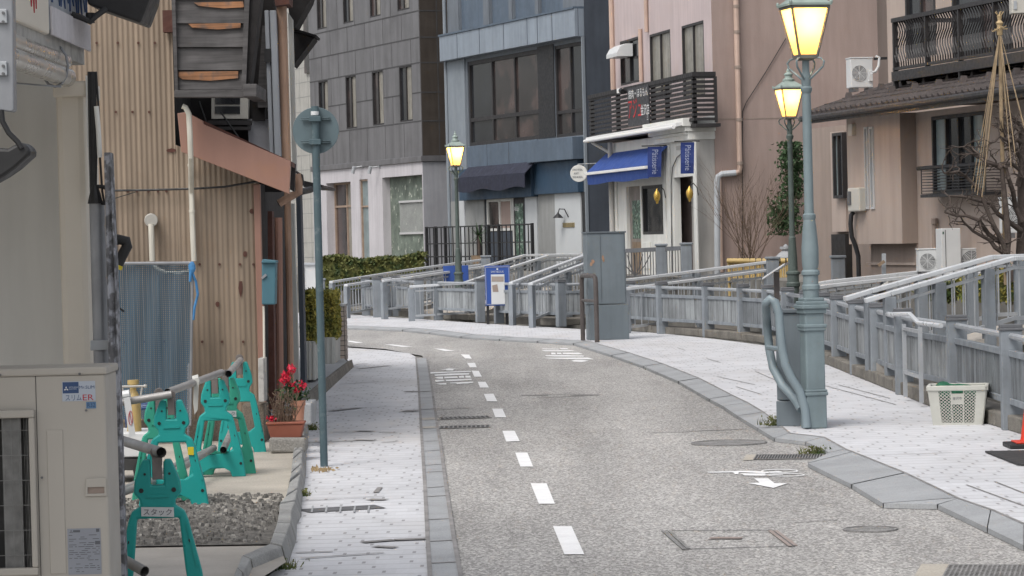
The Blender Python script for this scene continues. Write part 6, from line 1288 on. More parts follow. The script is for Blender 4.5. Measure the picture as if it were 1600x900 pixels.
# front left post with slots and black lamp
s8 = thing('slotted_post', 'grey slotted steel angle post at the upper left corner of the view', 'post', AT(8, 175, 8)); D = 8; m = MB(); m.prism([AT(x, y, D) for x, y in ((-40, -80), (19, -80), (22, 172), (18, 175), (-36, 168))], (0, .05, 0)); m.build('post', MT['galv'], s8, bevel=.004); m = MB()
for y in (24, 106): m.prism([AT(x, y_, D-.012) for x, y_ in ((-6, y-10), (10, y-10), (11, y+12), (-6, y+12))], (0, .012, 0))
m.build('bolt_plate', MT['grey_pipe'], s8, bevel=.002); m = MB()
for y in (20, 34, 103, 115): m.disc(AT(5, y, D-.014), (0, 1, 0), .004, .008, 8)
m.build('bolts', MT['steelgrey'], s8)
s9 = thing('black_spotlight', 'black spotlight hanging from a bent arm at the left edge', 'spotlight', AT(20, 260, 8)); m = MB(); m.tube([AT(2, 172, 8), AT(4, 190, 8), AT(14, 208, 8), AT(28, 222, 8), AT(34, 232, 8)], .008, 8); m.build('arm', MT['rubber'], s9, smooth=True); m = MB(); m.prism([AT(x, y, 8) for x, y in ((-20, 230), (12, 232), (30, 222), (40, 225), (48, 236), (46, 243), (24, 263), (5, 276), (-20, 290))], (0, .12, 0)); m.build('housing', MT['rubber'], s9, bevel=.01)
# ---- big outdoor unit
D = 11.5; fr = front(D); xr = AT(167, 700, D).x; xl = xr-.95; zt = AT(120, 586, D).z; zb = zt-.94
X_ = lambda x, y=750: AT(x, y, D).x; Z_ = lambda y, x=110: AT(x, y, D).z
t = thing('large_outdoor_unit', 'large beige air conditioner outdoor unit with blue stickers at the left edge', 'air conditioner', (xr-.475, D+.16, .06))
go = (X_(-100), X_(57), Z_(893), Z_(642))
m = MB(); m.plate(fr, [(xl, zb), (xr, zb), (xr, zt), (xl, zt)], [[(xl+.06, go[2]), (go[1]-.012, go[2]), (go[1]-.012, go[3]), (xl+.06, go[3])]], -.02, 0); m.box(fr, xr-.02, xr-.0005, -.33, -.021, zb, zt); m.box(fr, xl, xl+.02, -.33, -.021, zb, zt); m.box(fr, xl+.021, xr-.021, -.33, -.31, zb, zt); c_ = m.build('casing', MT['ac_beige'], t, bevel=.008)
m = MB(); m.box(fr, xl-.008, xr+.008, -.34, .008, zt, zt+.032); m.build('lid', MT['ac_beige'], c_, bevel=.008)
m = MB(); m.box(fr, xl+.03, xr-.03, -.30, -.28, zb+.02, zt-.02); m.build('inner_core', MT['ac_dark'], t)
gz0, gz1 = go[2], go[3]
m = MB(); w = .022
for a_ in ((xl+.04, go[1]+.002, gz1-w, gz1+.01), (xl+.04, go[1]+.002, gz0-.01, gz0+w), (go[1]-w, go[1]+.002, gz0+w, gz1-w)): m.box(fr, a_[0], a_[1], .001, .03, a_[2], a_[3])
gf_ = m.build('grille_frame', MT['ac_beige'], t, bevel=.006)
m = MB()
for kx in range(26): u = go[1]-w-.01-kx*.032; m.box(fr, u-.0009, u+.0009, .006, .009, gz0+w, gz1-w)
for kz in range(6): z = gz0+w+(gz1-gz0-2*w)*(kz+.5)/6; m.box(fr, xl+.06, go[1]-w, .0125, .017, z-.001, z+.001)
m.build('grille_wires', MT['ac_fin'], gf_)
m = MB(); m.box(fr, X_(4), X_(34), -.03, -.01, gz0, gz1); m.build('fan_guard_strip', MT['ac_fin'], t)
m = MB()
for kx in range(10): u = X_(37)+kx*.0055; m.box(fr, u, u+.0022, -.06, -.03, gz0, gz1)
m.build('fins', MT['ac_fin'], t)
m = MB(); m.box(fr, X_(60)-.0012, X_(60)+.0012, .0005, .0015, zb, zt); m.build('panel_seam', MT['ac_dark'], c_)
m = MB(); m.box(fr, X_(75), X_(100), .0, .004, Z_(896), Z_(671)); m.build('raised_panel', MT['ac_beige'], c_, bevel=.003)
m = MB(); m.plate(fr, [(X_(133), Z_(776)), (X_(167)-.002, Z_(776)), (X_(167)-.002, Z_(748)), (X_(135), Z_(748))], [[(X_(137), Z_(772)), (X_(163), Z_(772)), (X_(163), Z_(762)), (X_(137), Z_(762))]], .001, .010); m.build('handle', MT['ac_beige'], c_, bevel=.002)
m = MB(); m.box(fr, X_(137), X_(163), .0005, .002, Z_(772), Z_(762)); m.build('handle_shadow_gap', MT['house_shade'], c_)
m = MB()
for x, y in ((1, 586), (125, 584), (135, 641), (53, 645), (66, 746), (56, 763), (57, 876), (47, 642)): m.disc(V(X_(x, y), D-.009 if y > 590 else D-.012, Z_(y, x)), (0, 1, 0), .005, .006, 8)
m.build('screws', MT['steelgrey'], c_)
for x in (xl+.1, xr-.2): m = MB(); m.box(fr, x, x+.1, -.33, .02, .06, zb-.001); m.build('foot', MT['galv'], t, bevel=.004)
m = MB(); m.box(fr, X_(101), X_(153), .0008, .0018, Z_(627), Z_(596)); st_ = m.build('sticker', MT['sticker_pale'], t)
m = MB(); m.box(fr, X_(102), X_(127), .0019, .0023, Z_(614.5), Z_(597)); m.build('logo_field', MT['sticker_navy'], st_)
def dia(cx, cy, s_, mt_, par, v=.0026):
    m = MB()
    for ang in (90, 210, 330):
        dx, dy = math.cos(math.radians(ang)), math.sin(math.radians(ang)); px_, py_ = -dy, dx
        P = [(0, 0), (.5*s_*dx+.29*s_*px_, .5*s_*dy+.29*s_*py_), (s_*dx, s_*dy), (.5*s_*dx-.29*s_*px_, .5*s_*dy-.29*s_*py_)]
        m.prism([fr.P(cx+a_, v, cy+b_) for a_, b_ in P], fr.n*.0003)
    m.build('emblem', MT[mt_], par)
dia(X_(107.5), Z_(607.5), .0105, 'plastic_white', st_)
def stx(s_, x0, x1, y0, y1, mt_, par=st_): text(s_, fr.P((X_(x0)+X_(x1))/2, .0022, (Z_(y0)+Z_(y1))/2), (1, 0, 0), (0, 0, 1), X_(x1)-X_(x0), Z_(y0)-Z_(y1), MT[mt_], par, th=.0006)
stx('MITSUBISHI', 112, 126, 604, 606.5, 'sticker_pale'); stx('ELECTRIC', 112, 124, 607, 609, 'sticker_pale'); stx('Mr.SLIM', 128, 151.5, 603, 608, 'sticker_navy')
stx('スリム', 106, 131, 617, 626, 'sticker_navy'); stx('ER', 133, 150, 617, 626, 'ink_red')
m = MB(); m.box(fr, X_(138), X_(153.5), .0008, .0018, Z_(639), Z_(628.5)); m.build('refrigerant_label', MT['sticker_blue'], st_); stx('R32', 140, 152, 630, 637, 'sticker_navy')
m = MB(); m.box(fr, X_(103), X_(155), .0008, .0018, Z_(898), Z_(826)); sp_ = m.build('spec_label', MT['sticker_spec'], t)
dia(X_(109), Z_(831), .008, 'ink', sp_, .0022)
m = MB(); random.seed(3)
m.box(fr, X_(112), X_(123), .0019, .0022, Z_(832), Z_(828.5)); m.box(fr, X_(146), X_(154), .0019, .0022, Z_(851.5), Z_(846)); m.box(fr, X_(148), X_(153), .0019, .0022, Z_(832), Z_(827))
for y in range(836, 896, 3):
    x = 105
    while x < 152:
        w = random.uniform(3, 14)
        if random.random() < .62 and not (y in range(844, 853) and x+w > 145): m.box(fr, X_(x), X_(min(x+w, 153)), .0019, .0021, Z_(y+1.0), Z_(y))
        x += w+random.uniform(1, 4)
m.build('fine_print', MT['ink'], sp_)
# ---------------------------------------------------------------- barricades
def outline(h=.70):
    L = [(.19, 0), (.172, .15), (.122, .40), (.108, .445), (.07, .475), (.075, .505), (.098, .54), (.092, .60), (.070, .665), (.058, .70), (.030, .70), (.026, .685), (.026, .575), (0, .575)]
    return [(x, z*h/.7) for x, z in L] + [(-x, z*h/.7) for x, z in reversed(L[:-1])]
def barricade(label, c, rot, mt_, h=.70, w=1.0, low=True, note=False, hs=True):
    t = thing('pipe_barricade', label, 'barricade', c, rot, 'green plastic barricade stands holding steel pipes'); fr = Frame(c[0], c[1], math.cos(rot), math.sin(rot))
    O = [(x*w, c[2]+z) for x, z in outline(h)]
    feet = [(-.10*w, c[2]), (-.085*w, c[2]+.045), (-.05*w, c[2]+.065), (.05*w, c[2]+.065), (.085*w, c[2]+.045), (.10*w, c[2])]
    if low:
        O = [O[0]] + O[1:] ; O = O[:-1] + [O[-1]] + feet
        hole = [(.135*w*.78, c[2]+.20), (.075*w, c[2]+.40), (-.075*w, c[2]+.40), (-.135*w*.78, c[2]+.20), (-.06*w, c[2]+.165), (.06*w, c[2]+.165)]
        holes = [hole]
    else:
        O = O + [(-.125*w, c[2]), (-.105*w, c[2]+.15), (-.085*w, c[2]+.385), (.085*w, c[2]+.385), (.105*w, c[2]+.15), (.125*w, c[2])]; holes = []
    for y0 in (-.055,):
        m = MB(); m.plate(fr, O, holes, -.03, .03); p_ = m.build('stand', MT[mt_], t, bevel=.014)
    # inset ribs and sockets
    for s_ in (-1, 1):
        for (x, z, r) in ((.066, .55, .011), (.158, .10, .010), (.128, .30, .009), (.05, .63, .006)): m = MB(); m.disc(fr.P(s_*x*w, .031, c[2]+z*h/.7), fr.n, r, .004, 12); m.build('socket', MT['rubber'], p_)
    for s_ in (-1, 1): m = MB(); m.prism([fr.P(s_*x*w, .030, c[2]+z*h/.7) for x, z in ((.150, .17), (.163, .17), (.122, .385), (.110, .385))], fr.n*.006); m.build('rib', MT[mt_], p_)
    m = MB(); m.box(fr, -.05, .05, .030, .036, c[2]+.515*h/.7, c[2]+.53*h/.7); m.build('rib', MT[mt_], p_)
    m = MB(); m.box(fr, -.022, .022, -.028, .028, c[2]+h*.86, c[2]+h+.012); m.tube([fr.P(0, -.02, c[2]+h+.03), fr.P(0, .02, c[2]+h+.03)], .030, 12); m.build('clamp', MT['clamp'], t, bevel=.003)
    if note:
        m = MB(); z = c[2]+.445*h/.7; m.prism([fr.P(-.076, .0365, z-.018), fr.P(.072, .0365, z-.026), fr.P(.072, .0365, z+.018), fr.P(-.076, .0365, z+.024)], fr.n*.001); l_ = m.build('name_sticker', MT['plastic_white'], t)
        text('スタック', fr.P(-.002, .038, z-.001), fr.u-V(0, 0, .035), (0.035, 0, 1), .128, .030, MT['ink'], l_, th=.0015)
    return t
def foot(x, y, z=.06): return G(x, y, z)
def bpos(x, D, z): p_ = AT(x, 600, D); return V(p_.x, D, z)
hN = .70
c1 = V(AT(250, 900, 13.2).x, 13.2, .06+.0); barricade('nearest green barricade stand, with a white スタック sticker, its feet below the frame', c1, .10, 'teal_plastic', .655, 1.12, low=False, note=True)
c2 = V(AT(272, 797, 18.0).x, 18.0, .06); barricade('green barricade stand with a small yellow sticker on its leg, second from the viewer', c2, .05, 'teal_plastic', .665, 1.15)
c2b = V(AT(253, 790, 18.35).x, 18.35, .06); barricade('paler green barricade stand tucked right behind the one with the yellow sticker', c2b, .05, 'teal_faded', .665, 1.0)
c3 = V(AT(340, 750, 20.1).x, 20.1, .06); barricade('green barricade stand in the middle of the row, front one of the close pair', c3, .05, 'teal_plastic', .685, 1.05)
c3b = V(AT(356, 750, 20.3).x, 20.32, .06); barricade('paler green barricade stand half hidden behind the middle one, with a white sticker corner', c3b, .05, 'teal_faded', .685, 1.05, note=True)
c4 = V(AT(378, 708, 22.4).x, 22.4, .06); barricade('farthest green barricade stand, close to the corner of the tan house', c4, .05, 'teal_plastic', .71, 1.0)
fr_ = Frame(c2.x, c2.y, math.cos(.05), math.sin(.05)); st = [o for o in bpy.data.objects if o.get('label', '').startswith('green barricade stand with a small yellow')][0]
m = MB(); m.box(fr_, .098, .135, .0365, .038, .06+.32, .06+.37); m.build('yellow_sticker', MT['yellow'], st)
def pipe(lab, pts, r=.0243):
    t = thing('steel_pipe', lab, 'pipe', pts[0], 0, 'grey scaffold pipes laid along the barricades'); m = MB(); 
    d = (Vector(pts[-1])-Vector(pts[0])).normalized(); m.tube(pts, r, 14, False)
    for e, s_ in ((Vector(pts[0]), 1), (Vector(pts[-1]), -1)): m.tube([e, e+d*s_*.05], r*.84, 14, False); 
    m.tube([pts[0], pts[-1]], r*.84, 14, False); m.build('pipe', MT['pipe_steel'], t, smooth=True, sharp=1.4)
    m = MB(); e = Vector(pts[0])+d*.06; m.tube([e, e+d*.002], r*.83, 14); m.build('bore', MT['ac_dark'], t); m = MB(); e = Vector(pts[-1])-d*.06; m.tube([e, e-d*.002], r*.83, 14); m.build('bore', MT['ac_dark'], t); return t
pipe('upper scaffold pipe coming in from the left edge over the second barricade', [AT(120, 640, 17.9), AT(268, 616, 17.95)])
pipe('upper scaffold pipe from the second barricade to the middle pair', [AT(262, 613, 18.3), AT(346, 582, 20.1)])
pipe('upper scaffold pipe running from the middle pair up to the farthest barricade', [AT(357, 584, 20.0), AT(376, 562, 22.5)])
pipe('scaffold pipe on the nearest barricade, its open end facing the viewer', [AT(150, 676, 14.4), AT(252, 707, 13.1)])
pipe('lower scaffold pipe between the two nearest barricades', [AT(150, 784, 16.5), AT(262, 744, 18.4), AT(334, 700, 20.2)])
pipe('lower scaffold pipe end showing under the middle pair', [AT(349, 703, 19.9), AT(362, 672, 22.5)])
pipe('lowest scaffold pipe, cut off by the bottom edge beside the big outdoor unit', [AT(150, 850, 13.2), AT(226, 893, 12.9)])
D = 18.3; tg = thing('warning_tag', 'white tag with a red prohibition mark taped to the pipe near the weathered post', 'tag', AT(203, 690, 17.8)); m = MB(); m.prism([AT(x, y, 17.8) for x, y in ((193, 622), (203, 620), (212, 680), (202, 684))], (0, .002, 0)); m.tube([AT(192, 618, 17.87), AT(203, 616, 17.87)], .030, 12); m.build('tag', MT['plastic_white'], tg); m = MB(); m.ring([AT(204+3.2*math.cos(a), 653+11*math.sin(a), 17.796) for a in [i*.5236 for i in range(12)]], .0022, 4); m.bar(AT(202, 645, 17.795), AT(206, 661, 17.795), .004, .003); m.build('red_mark', MT['ink_red'], tg)
tg = thing('warning_tape', 'faded pinkish tape hanging from the pipe left of the middle barricade', 'tag', AT(305, 650, 19.1)); m = MB(); m.prism([AT(x, y, 19.1) for x, y in ((303, 594), (311, 592), (309, 640), (304, 648), (302, 630))], (0, .002, 0)); m.tube([AT(302, 594, 19.15), AT(311, 591.5, 19.15)], .030, 12); m.build('tape', MT['cream_panel'], tg)
# things behind the barricades
t = thing('hand_cart', 'white metal cart with a yellowish tank and chrome valves behind the barricades', 'cart', AT(210, 730, 19.8)); D = 19.8
m = MB(); m.prism([AT(x, y, D) for x, y in ((150, 676), (234, 676), (232, 714), (150, 716))], (0, .5, 0)); m.build('tray', MT['plastic_white'], t, bevel=.01)
m = MB(); m.prism([AT(x, y, D-.02) for x, y in ((150, 716), (240, 718), (240, 735), (150, 735))], (0, .5, 0)); m.build('undercarriage', MT['ac_dark'], t)
m = MB(); c = AT(210, 676, D+.15); m.lathe((c.x, c.y, c.z), [(.05, 0), (.05, .24), (.03, .28), (.022, .29), (.022, .33), (.04, .335), (.04, .365)], 16); m.build('tank', MT['bamboo'], t, smooth=True, sharp=.6)
m = MB(); z = AT(205, 605, D).z; m.tube([V(c.x-.09, c.y-.05, z), V(c.x+.09, c.y-.05, z)], .008, 8); 
for dx in (-.07, .07): m.tube([V(c.x+dx, c.y-.05, z), V(c.x+dx*.8, c.y-.06, z-.08), V(c.x+dx*.3, c.y-.06, z-.12)], .007, 8); m.sphere((c.x+dx*1.3, c.y-.05, z), .014, .014, .014, 8, 5)
m.build('valve', MT['chrome'], t, smooth=True)
for dx in (-.25, .1): m = MB(); q_ = V(c.x+dx, D-.05, .15); m.tube([q_, q_+V(0, .06, 0)], .09, 18); m.build('wheel', MT['rubber'], t)
t = thing('hose_coil', 'coil of dark blue hose behind the second barricade', 'hose', AT(232, 700, 20.6)); D = 20.6; m = MB(); pts = []
for i in range(60): a = i*.42; r = .10+.0008*i; q_ = AT(228, 660, D); pts.append(V(q_.x+r*1.1*math.cos(a), D+.002*i, q_.z+r*math.sin(a)))
m.tube(pts, .011, 7); m.build('hose', MT['sticker_navy'], t, smooth=True)
t = thing('threaded_rod', 'thin ribbed steel rod leaning upright between the barricades and netting', 'rod', AT(295, 690, 21)); m = MB(); 
for i in range(40): p_ = AT(294+i*.02, 690-i*3, 21); m.tube([p_, p_+V(0, 0, .007)], .011 if i % 2 else .007, 6)
m.tube([AT(294, 690, 21), AT(295, 568, 21)], .006, 6); m.build('rod', MT['galv'], t)
mat('basket', (.50, .50, .455), .6, .12, 5, dark=(.34, .33, .28), damt=.4, dscale=6)
mat('straw_rope', (.33, .245, .15), .85, .3, 12)
# ---------------------------------------------------------------- plants
def hedge(name, label, cat, a, b, D, dep, n, size, mt_, core=None, group=None):
    """a: upper left pixel, b: lower right pixel"""
    p, q = AT(*a, D), AT(*b, D); t = thing(name, label, cat, ((p.x+q.x)/2, D+dep/2, q.z), 0, group); m = MB()
    def s_():
        x = random.uniform(p.x, q.x); y = D+random.uniform(0, dep); top = p.z + .05*math.sin(x*2.3)+.03*math.sin(x*6.1+y)
        z = random.uniform(q.z, top) if random.random() < .75 else top-abs(random.gauss(0, .05))
        return V(x+random.gauss(0, .03), y, z+random.gauss(0, .02))
    m.leaves(s_, n, size); m.build('foliage', MT[mt_], t)
    m = MB(); m.box(WF, p.x+.06, q.x-.06, -(D+dep-.08), -(D+.10), q.z, p.z-.10); m.build('inner_twigs', MT['leaf_hedge'], t); return t
hedge('hedge', 'long clipped dark green hedge below the white wall of the clad building', 'hedge', (500, 404), (664, 450), 71, 1.0, 14000, .05, 'leaf_hedge')
hedge('shrub', 'low yellow-green shrub behind the rails at the far right', 'shrub', (1440, 438), (1505, 470), 34.5, .6, 1500, .03, 'leaf_hedge', group='low shrubs behind the right-hand rails')
hedge('shrub', 'broad olive shrub behind the rails below the bare tree', 'shrub', (1512, 430), (1640, 470), 33.6, .8, 3000, .03, 'leaf_yellow', group='low shrubs behind the right-hand rails')
t = thing('climbing_vine', 'dark green climber on the pink wall behind the second street lamp', 'vine', AT(1232, 365, 55.5)); m = MB()
def s_():
    r = random.random()
    if r < .25: x, y = random.gauss(1236, 9), random.uniform(222, 262)
    elif r < .55: x, y = random.gauss(1240, 9), random.uniform(255, 310)
    else: x, y = random.gauss(1226, 12), random.gauss(338, 14)
    return AT(max(1200, min(1262, x)), max(222, min(366, y)), 55.6+random.uniform(-.3, .25))
m.leaves(s_, 3600, .045); m.build('foliage', MT['leaf_dark'], t); m = MB(); m.tube([AT(1236, 430, 55.8), AT(1238, 330, 55.8), AT(1242, 235, 55.9)], .03, 6); m.build('stem', MT['bark'], t)
def twigs(m, p, d, L_, r, lv, spread=.45, seg=4, up=0.0, wig=.18):
    pts = [Vector(p)]; d = Vector(d).normalized()
    for i in range(seg):
        d = (d+V(random.gauss(0, wig), random.gauss(0, wig*.6), random.gauss(0, wig)+up)).normalized(); pts.append(pts[-1]+d*L_/seg)
        if lv > 0 and i > 0 and random.random() < .85:
            s = random.choice((-1, 1)); ax = V(s*spread, random.gauss(0, .3), random.uniform(-.1, .6)); twigs(m, pts[-1], (d+ax).normalized(), L_*random.uniform(.45, .7), r*.55, lv-1, spread, 4, up, wig)
    m.tube(pts, [r*(1-.7*i/seg) for i in range(seg+1)], 5)
random.seed(11)
t = thing('bare_bush', 'leafless reddish bush fanning out behind the yellow bamboo fence', 'bush', AT(1172, 412, 54)); m = MB(); b_ = AT(1174, 412, 54)
for i in range(26): twigs(m, b_+V(random.gauss(0, .08), random.gauss(0, .06), 0), V(random.gauss(-.15, .42), random.gauss(0, .2), 1.0), random.uniform(.7, 1.25), .008, 2, .30, 5, .02, .10)
m.build('branches', MT['dry_stem'], t)
t = thing('small_bare_tree', 'small bare twisted shrub just right of the near lamp shaft', 'shrub', AT(1296, 432, 48)); m = MB()
for d in ((.1, 0, 1), (.5, 0, .9), (-.3, 0, .8)): twigs(m, AT(1297, 432, 48), d, .75, .025, 1, .5, 5, 0, .2)
m.build('branches', MT['dry_stem'], t)
# bamboo fence
t = thing('bamboo_fence', 'yellow bamboo fence with dark ties in front of the pink wall', 'fence', AT(1185, 450, 52)); a, b = AT(1139, 409, 52.5), AT(1232, 409, 52); m = MB(); n = 24
for i in range(n+1): p = a.lerp(b, i/n); m.tube([p, V(p.x, p.y, .5)], .02 if i % 4 else .028, 8)
m.build('canes', MT['bamboo'], t); m = MB()
for dz in (.02, -.36): m.tube([a+V(-.03, -.04, dz), b+V(.03, -.04, dz)], .045 if dz > 0 else .022, 10)
m.build('rail', MT['bamboo'], t); m = MB()
for i in range(10): p = a.lerp(b, (i+.5)/10)+V(0, -.04, .02); m.tube([p-V(.01, 0, 0), p+V(.012, 0, 0)], .05, 10)
m.build('ties', MT['rubber'], t)
t = thing('stone_lantern', 'small stone garden lantern peeping over the bamboo fence', 'lantern', AT(1228, 430, 53.5)); c = AT(1228, 404, 53.5); m = MB(); m.lathe((c.x, c.y, BZ), [(.12, 0), (.10, .1), (.07, .15), (.07, .5)], 10); m.build('pillar', MT['granite'], t)
m = MB(); m.lathe((c.x, c.y, c.z), [(.20, 0), (.21, .02), (.13, .10), (.05, .16), (.035, .17), (.055, .20), (.05, .23), (.01, .27)], 12); m.build('cap', MT['granite'], t, smooth=True, sharp=.7); m = MB(); m.lathe((c.x, c.y, BZ+.5), [(.11, 0), (.11, max(.05, c.z-BZ-.5))], 8); m.build('fire_box', MT['granite'], t)
# roped tree
random.seed(23)
D = 33.2; t = thing('roped_tree', 'bare pruned tree under a cone of snow-guard ropes hung from a pole', 'tree', AT(1592, 440, D))
m = MB(); B = lambda pts, r0, r1: m.tube([AT(x, y, D+d) for x, y, d in pts], [r0+(r1-r0)*i/(len(pts)-1) for i in range(len(pts))], 8)
B([(1596, 445, .3), (1596, 400, .3), (1598, 350, .3), (1597, 300, .3), (1598, 250, .3), (1597, 205, .3)], .075, .045); m.build('trunk', MT['bark'], t, smooth=True, sharp=1.5)
m = MB()
B([(1582, 440, 0), (1572, 410, 0), (1575, 370, 0), (1572, 330, 0), (1568, 290, 0), (1565, 262, 0)], .05, .025)
LB = [[(1592, 362, .2), (1580, 350, .1), (1560, 335, 0), (1548, 318, 0), (1530, 312, -.1), (1505, 305, -.1), (1482, 306, -.1)],
 [(1574, 400, 0), (1566, 378, -.05), (1550, 350, -.1), (1540, 322, -.1), (1528, 300, -.1), (1510, 280, -.1), (1498, 268, -.2), (1476, 270, -.2)],
 [(1575, 385, 0), (1560, 375, 0), (1545, 365, 0), (1530, 345, -.1), (1510, 338, -.1), (1495, 335, -.1), (1475, 331, -.1)],
 [(1570, 395, 0), (1555, 388, 0), (1545, 372, 0), (1520, 362, 0), (1505, 345, 0)],
 [(1596, 345, .2), (1588, 325, .2), (1582, 300, .1), (1576, 280, 0), (1572, 262, 0), (1560, 262, 0), (1545, 255, -.1), (1525, 245, -.1), (1508, 235, -.1)],
 [(1565, 262, 0), (1558, 258, 0), (1540, 252, 0), (1525, 240, -.1), (1515, 228, -.1)], [(1568, 262, 0), (1580, 258, 0), (1590, 268, .1), (1600, 280, .1)],
 [(1590, 292, .2), (1596, 270, .2), (1594, 250, .2), (1585, 232, .1), (1582, 215, .1), (1572, 220, .1), (1560, 216, 0), (1552, 222, 0)],
 [(1597, 225, .3), (1588, 220, .2), (1578, 224, .2), (1568, 210, .1)], [(1597, 210, .3), (1588, 200, .2), (1576, 205, .2), (1566, 195, .1), (1572, 185, .1)], [(1597, 205, .3), (1585, 190, .2), (1580, 178, .2), (1572, 176, .2)]]
for L_ in LB:
    P = [(x+random.gauss(0, 1.2), y+random.gauss(0, 1.8), d) for x, y, d in L_]; B(P, .034, .012)
    for x, y, d in P[1:]:
        for _ in range(2):
            p = AT(x, y, D+d); twigs(m, p, V(random.gauss(-.3, .8), random.gauss(0, .3), random.gauss(.25, .6)), random.uniform(.10, .28), .011, 1, .6, 4, 0, .35)
m.build('branches', MT['bark'], t)
rp = thing('snow_rope_cone', 'pale bamboo pole with a cone of straw ropes rising over the bare tree', 'rope cone', AT(1566, 440, D+.1)); D2 = D+.1
m = MB(); m.tube([AT(1572, 445, D2), AT(1565, 200, D2), AT(1562, 38, D2)], [.026, .024, .020], 10); m.build('pole', MT['straw_rope'], rp, smooth=True)
m = MB(); ap = AT(1562, 48, D2)
for x, y, d in ((1523, 300, -.3), (1527, 305, -.35), (1518, 296, .1), (1531, 302, .3), (1534, 308, -.5), (1537, 300, .5), (1525, 290, .2), (1580, 262, -.4), (1584, 270, .4), (1590, 268, .1), (1601, 205, .0), (1610, 235, -.3), (1617, 262, .3), (1586, 240, -.5), (1576, 250, .5)): m.tube([ap, AT(x, y, D2+d)], .0055, 4)
m.build('ropes', MT['straw_rope'], rp)
m = MB(); m.lathe((ap.x, ap.y, ap.z), [(.03, -.05), (.035, 0), (.03, .06), (.045, .09), (.02, .12), (.03, .17), (.01, .19)], 8)
for i in range(9): a = i*.7; m.tube([ap+V(0, 0, .02), ap+V(.09*math.cos(a), .09*math.sin(a), .02+.03*math.sin(i))], .007, 4)
for i in range(5): a = i*1.25; m.tube([ap+V(0, 0, .15), ap+V(.05*math.cos(a), .05*math.sin(a), .22)], .007, 4)
m.build('knot', MT['straw'], rp)
m = MB(); m.tube([AT(1540, 318, D2-.3), AT(1520, 195, D2+.8)], .004, 4) if 0 else None
# spiky plant
t = thing('spiky_palm', 'dark spiky palm in a pot behind the black bar fence', 'plant', AT(748, 408, 73)); c = AT(748, 368, 73); m = MB()
for i in range(46): a = random.uniform(0, 6.28); e = random.uniform(-.5, 1.4); L_ = random.uniform(.35, .55); d = V(math.cos(a)*math.cos(e), math.sin(a)*math.cos(e), math.sin(e)); s = d.cross(V(0, 0, 1)).normalized()*.018; m.add([c-s, c+s, c+d*L_+V(0, 0, -.04)], [(0, 1, 2)])
m.build('leaves', MT['leaf_dark'], t); m = MB(); m.tube([c, V(c.x, c.y, BZ+.3)], .04, 8); m.build('stem', MT['bark'], t); m = MB(); m.lathe((c.x, c.y, BZ), [(.16, 0), (.21, .38), (.22, .40), (.18, .40)], 14); m.build('pot', MT['old_wood'], t)
# ---------------------------------------------------------------- boards and small street things
def board(label, x0, x1, y0, y1, D, poster):
    t = thing('signboard', label, 'signboard', AT((x0+x1)/2, y1+8, D), 0, 'blue boards by the footbridges'); P = [AT(x, y, D) for x, y in ((x0, y0+1), (x1, y0), (x1+1, y1-1), (x0+2, y1))]
    m = MB(); m.prism(P, (0, .05, 0)); b_ = m.build('panel', MT['sign_blue'], t, bevel=.006)
    for x in (x0+5, x1-5): m = MB(); p = AT(x, y1-2, D); m.rbox((p.x, p.y+.08, -.02), .05, .05, p.z+.02); m.build('leg', MT['rubber'], t)
    if poster:
        m = MB()
        for a, b in zip(P, P[1:]+P[:1]): c_ = sum(P, Vector())/4; ia, ib = a.lerp(c_, .07), b.lerp(c_, .07); m.bar(ia+V(0, -.004, 0), ib+V(0, -.004, 0), .012, .006, (0, 1, 0))
        m.build('white_border', MT['banner_text'], b_)
        m = MB(); m.prism([AT(x, y, D-.012) for x, y in ((767, 429), (788, 428.5), (789, 475), (768, 475.5))], (0, .011, 0)); po = m.build('poster', MT['plastic_white'], t)
        m = MB(); m.prism([AT(x, y, D-.016) for x, y in ((768, 432), (787, 432), (787, 440), (768, 440))], (0, .003, 0)); m.build('photo_print', MT['brick_tile'], po)
        m = MB(); m.prism([AT(x, y, D-.016) for x, y in ((769, 446), (777, 444), (779, 456), (770, 456))], (0, .003, 0)); m.build('photo_print', MT['house_shade'], po)
        c = AT(777, 424.5, D); text('SAINT NICOLAS', c+V(0, -.006, 0), (1, 0, 0), (0, 0, 1), .235, .035, MT['plastic_white'], b_, th=.002); c = AT(777, 420.5, D); text('cafe', c+V(0, -.006, 0), (1, 0, 0), (0, 0, 1), .05, .03, MT['plastic_white'], b_, th=.002) if 0 else None
        m = MB(); m.disc(AT(777, 420.5, D-.003), (0, 1, 0), .018, .004, 10); m.build('crest', MT['plastic_white'], b_)
    return t
board('tall blue signboard with a white poster and pale border behind the canal fence', 757, 796.5, 414.5, 478, 53.5, True)
board('plain dark blue board half hidden by the distant lamp post', 692, 731.5, 414.5, 442, 60, False)
def lectern(label, pts, D, post, mt_='plastic_white'):
    t = thing('information_board', label, 'information board', AT(*post[1], D), 0, 'slanted boards along the canal'); P = [AT(x, y, D+d) for x, y, d in pts]; m = MB(); m.prism(P, (0, 0, -.025)); m.build('panel', MT[mt_], t, bevel=.004); m = MB(); a, b = AT(*post[0], D+.25), AT(*post[1], D+.25); m.bar(a, b, .07, .07, (1, 0, 0)); m.build('post', MT['rail_brown'], t)
lectern('slanted white information board on a brown post left of the second street lamp', [(1191, 434, 0), (1201, 430, .9), (1233, 409, .9), (1226, 411, 0)], 38.0, ((1213, 425), (1214, 475)), 'van_white')
lectern('slanted beige information board between the rails of the nearest footbridge', [(1357, 457, 0), (1366, 459, .5), (1396, 439, .6), (1388, 439, 0)], 31.5, ((1378, 448), (1379, 475)), 'plastic_beige')
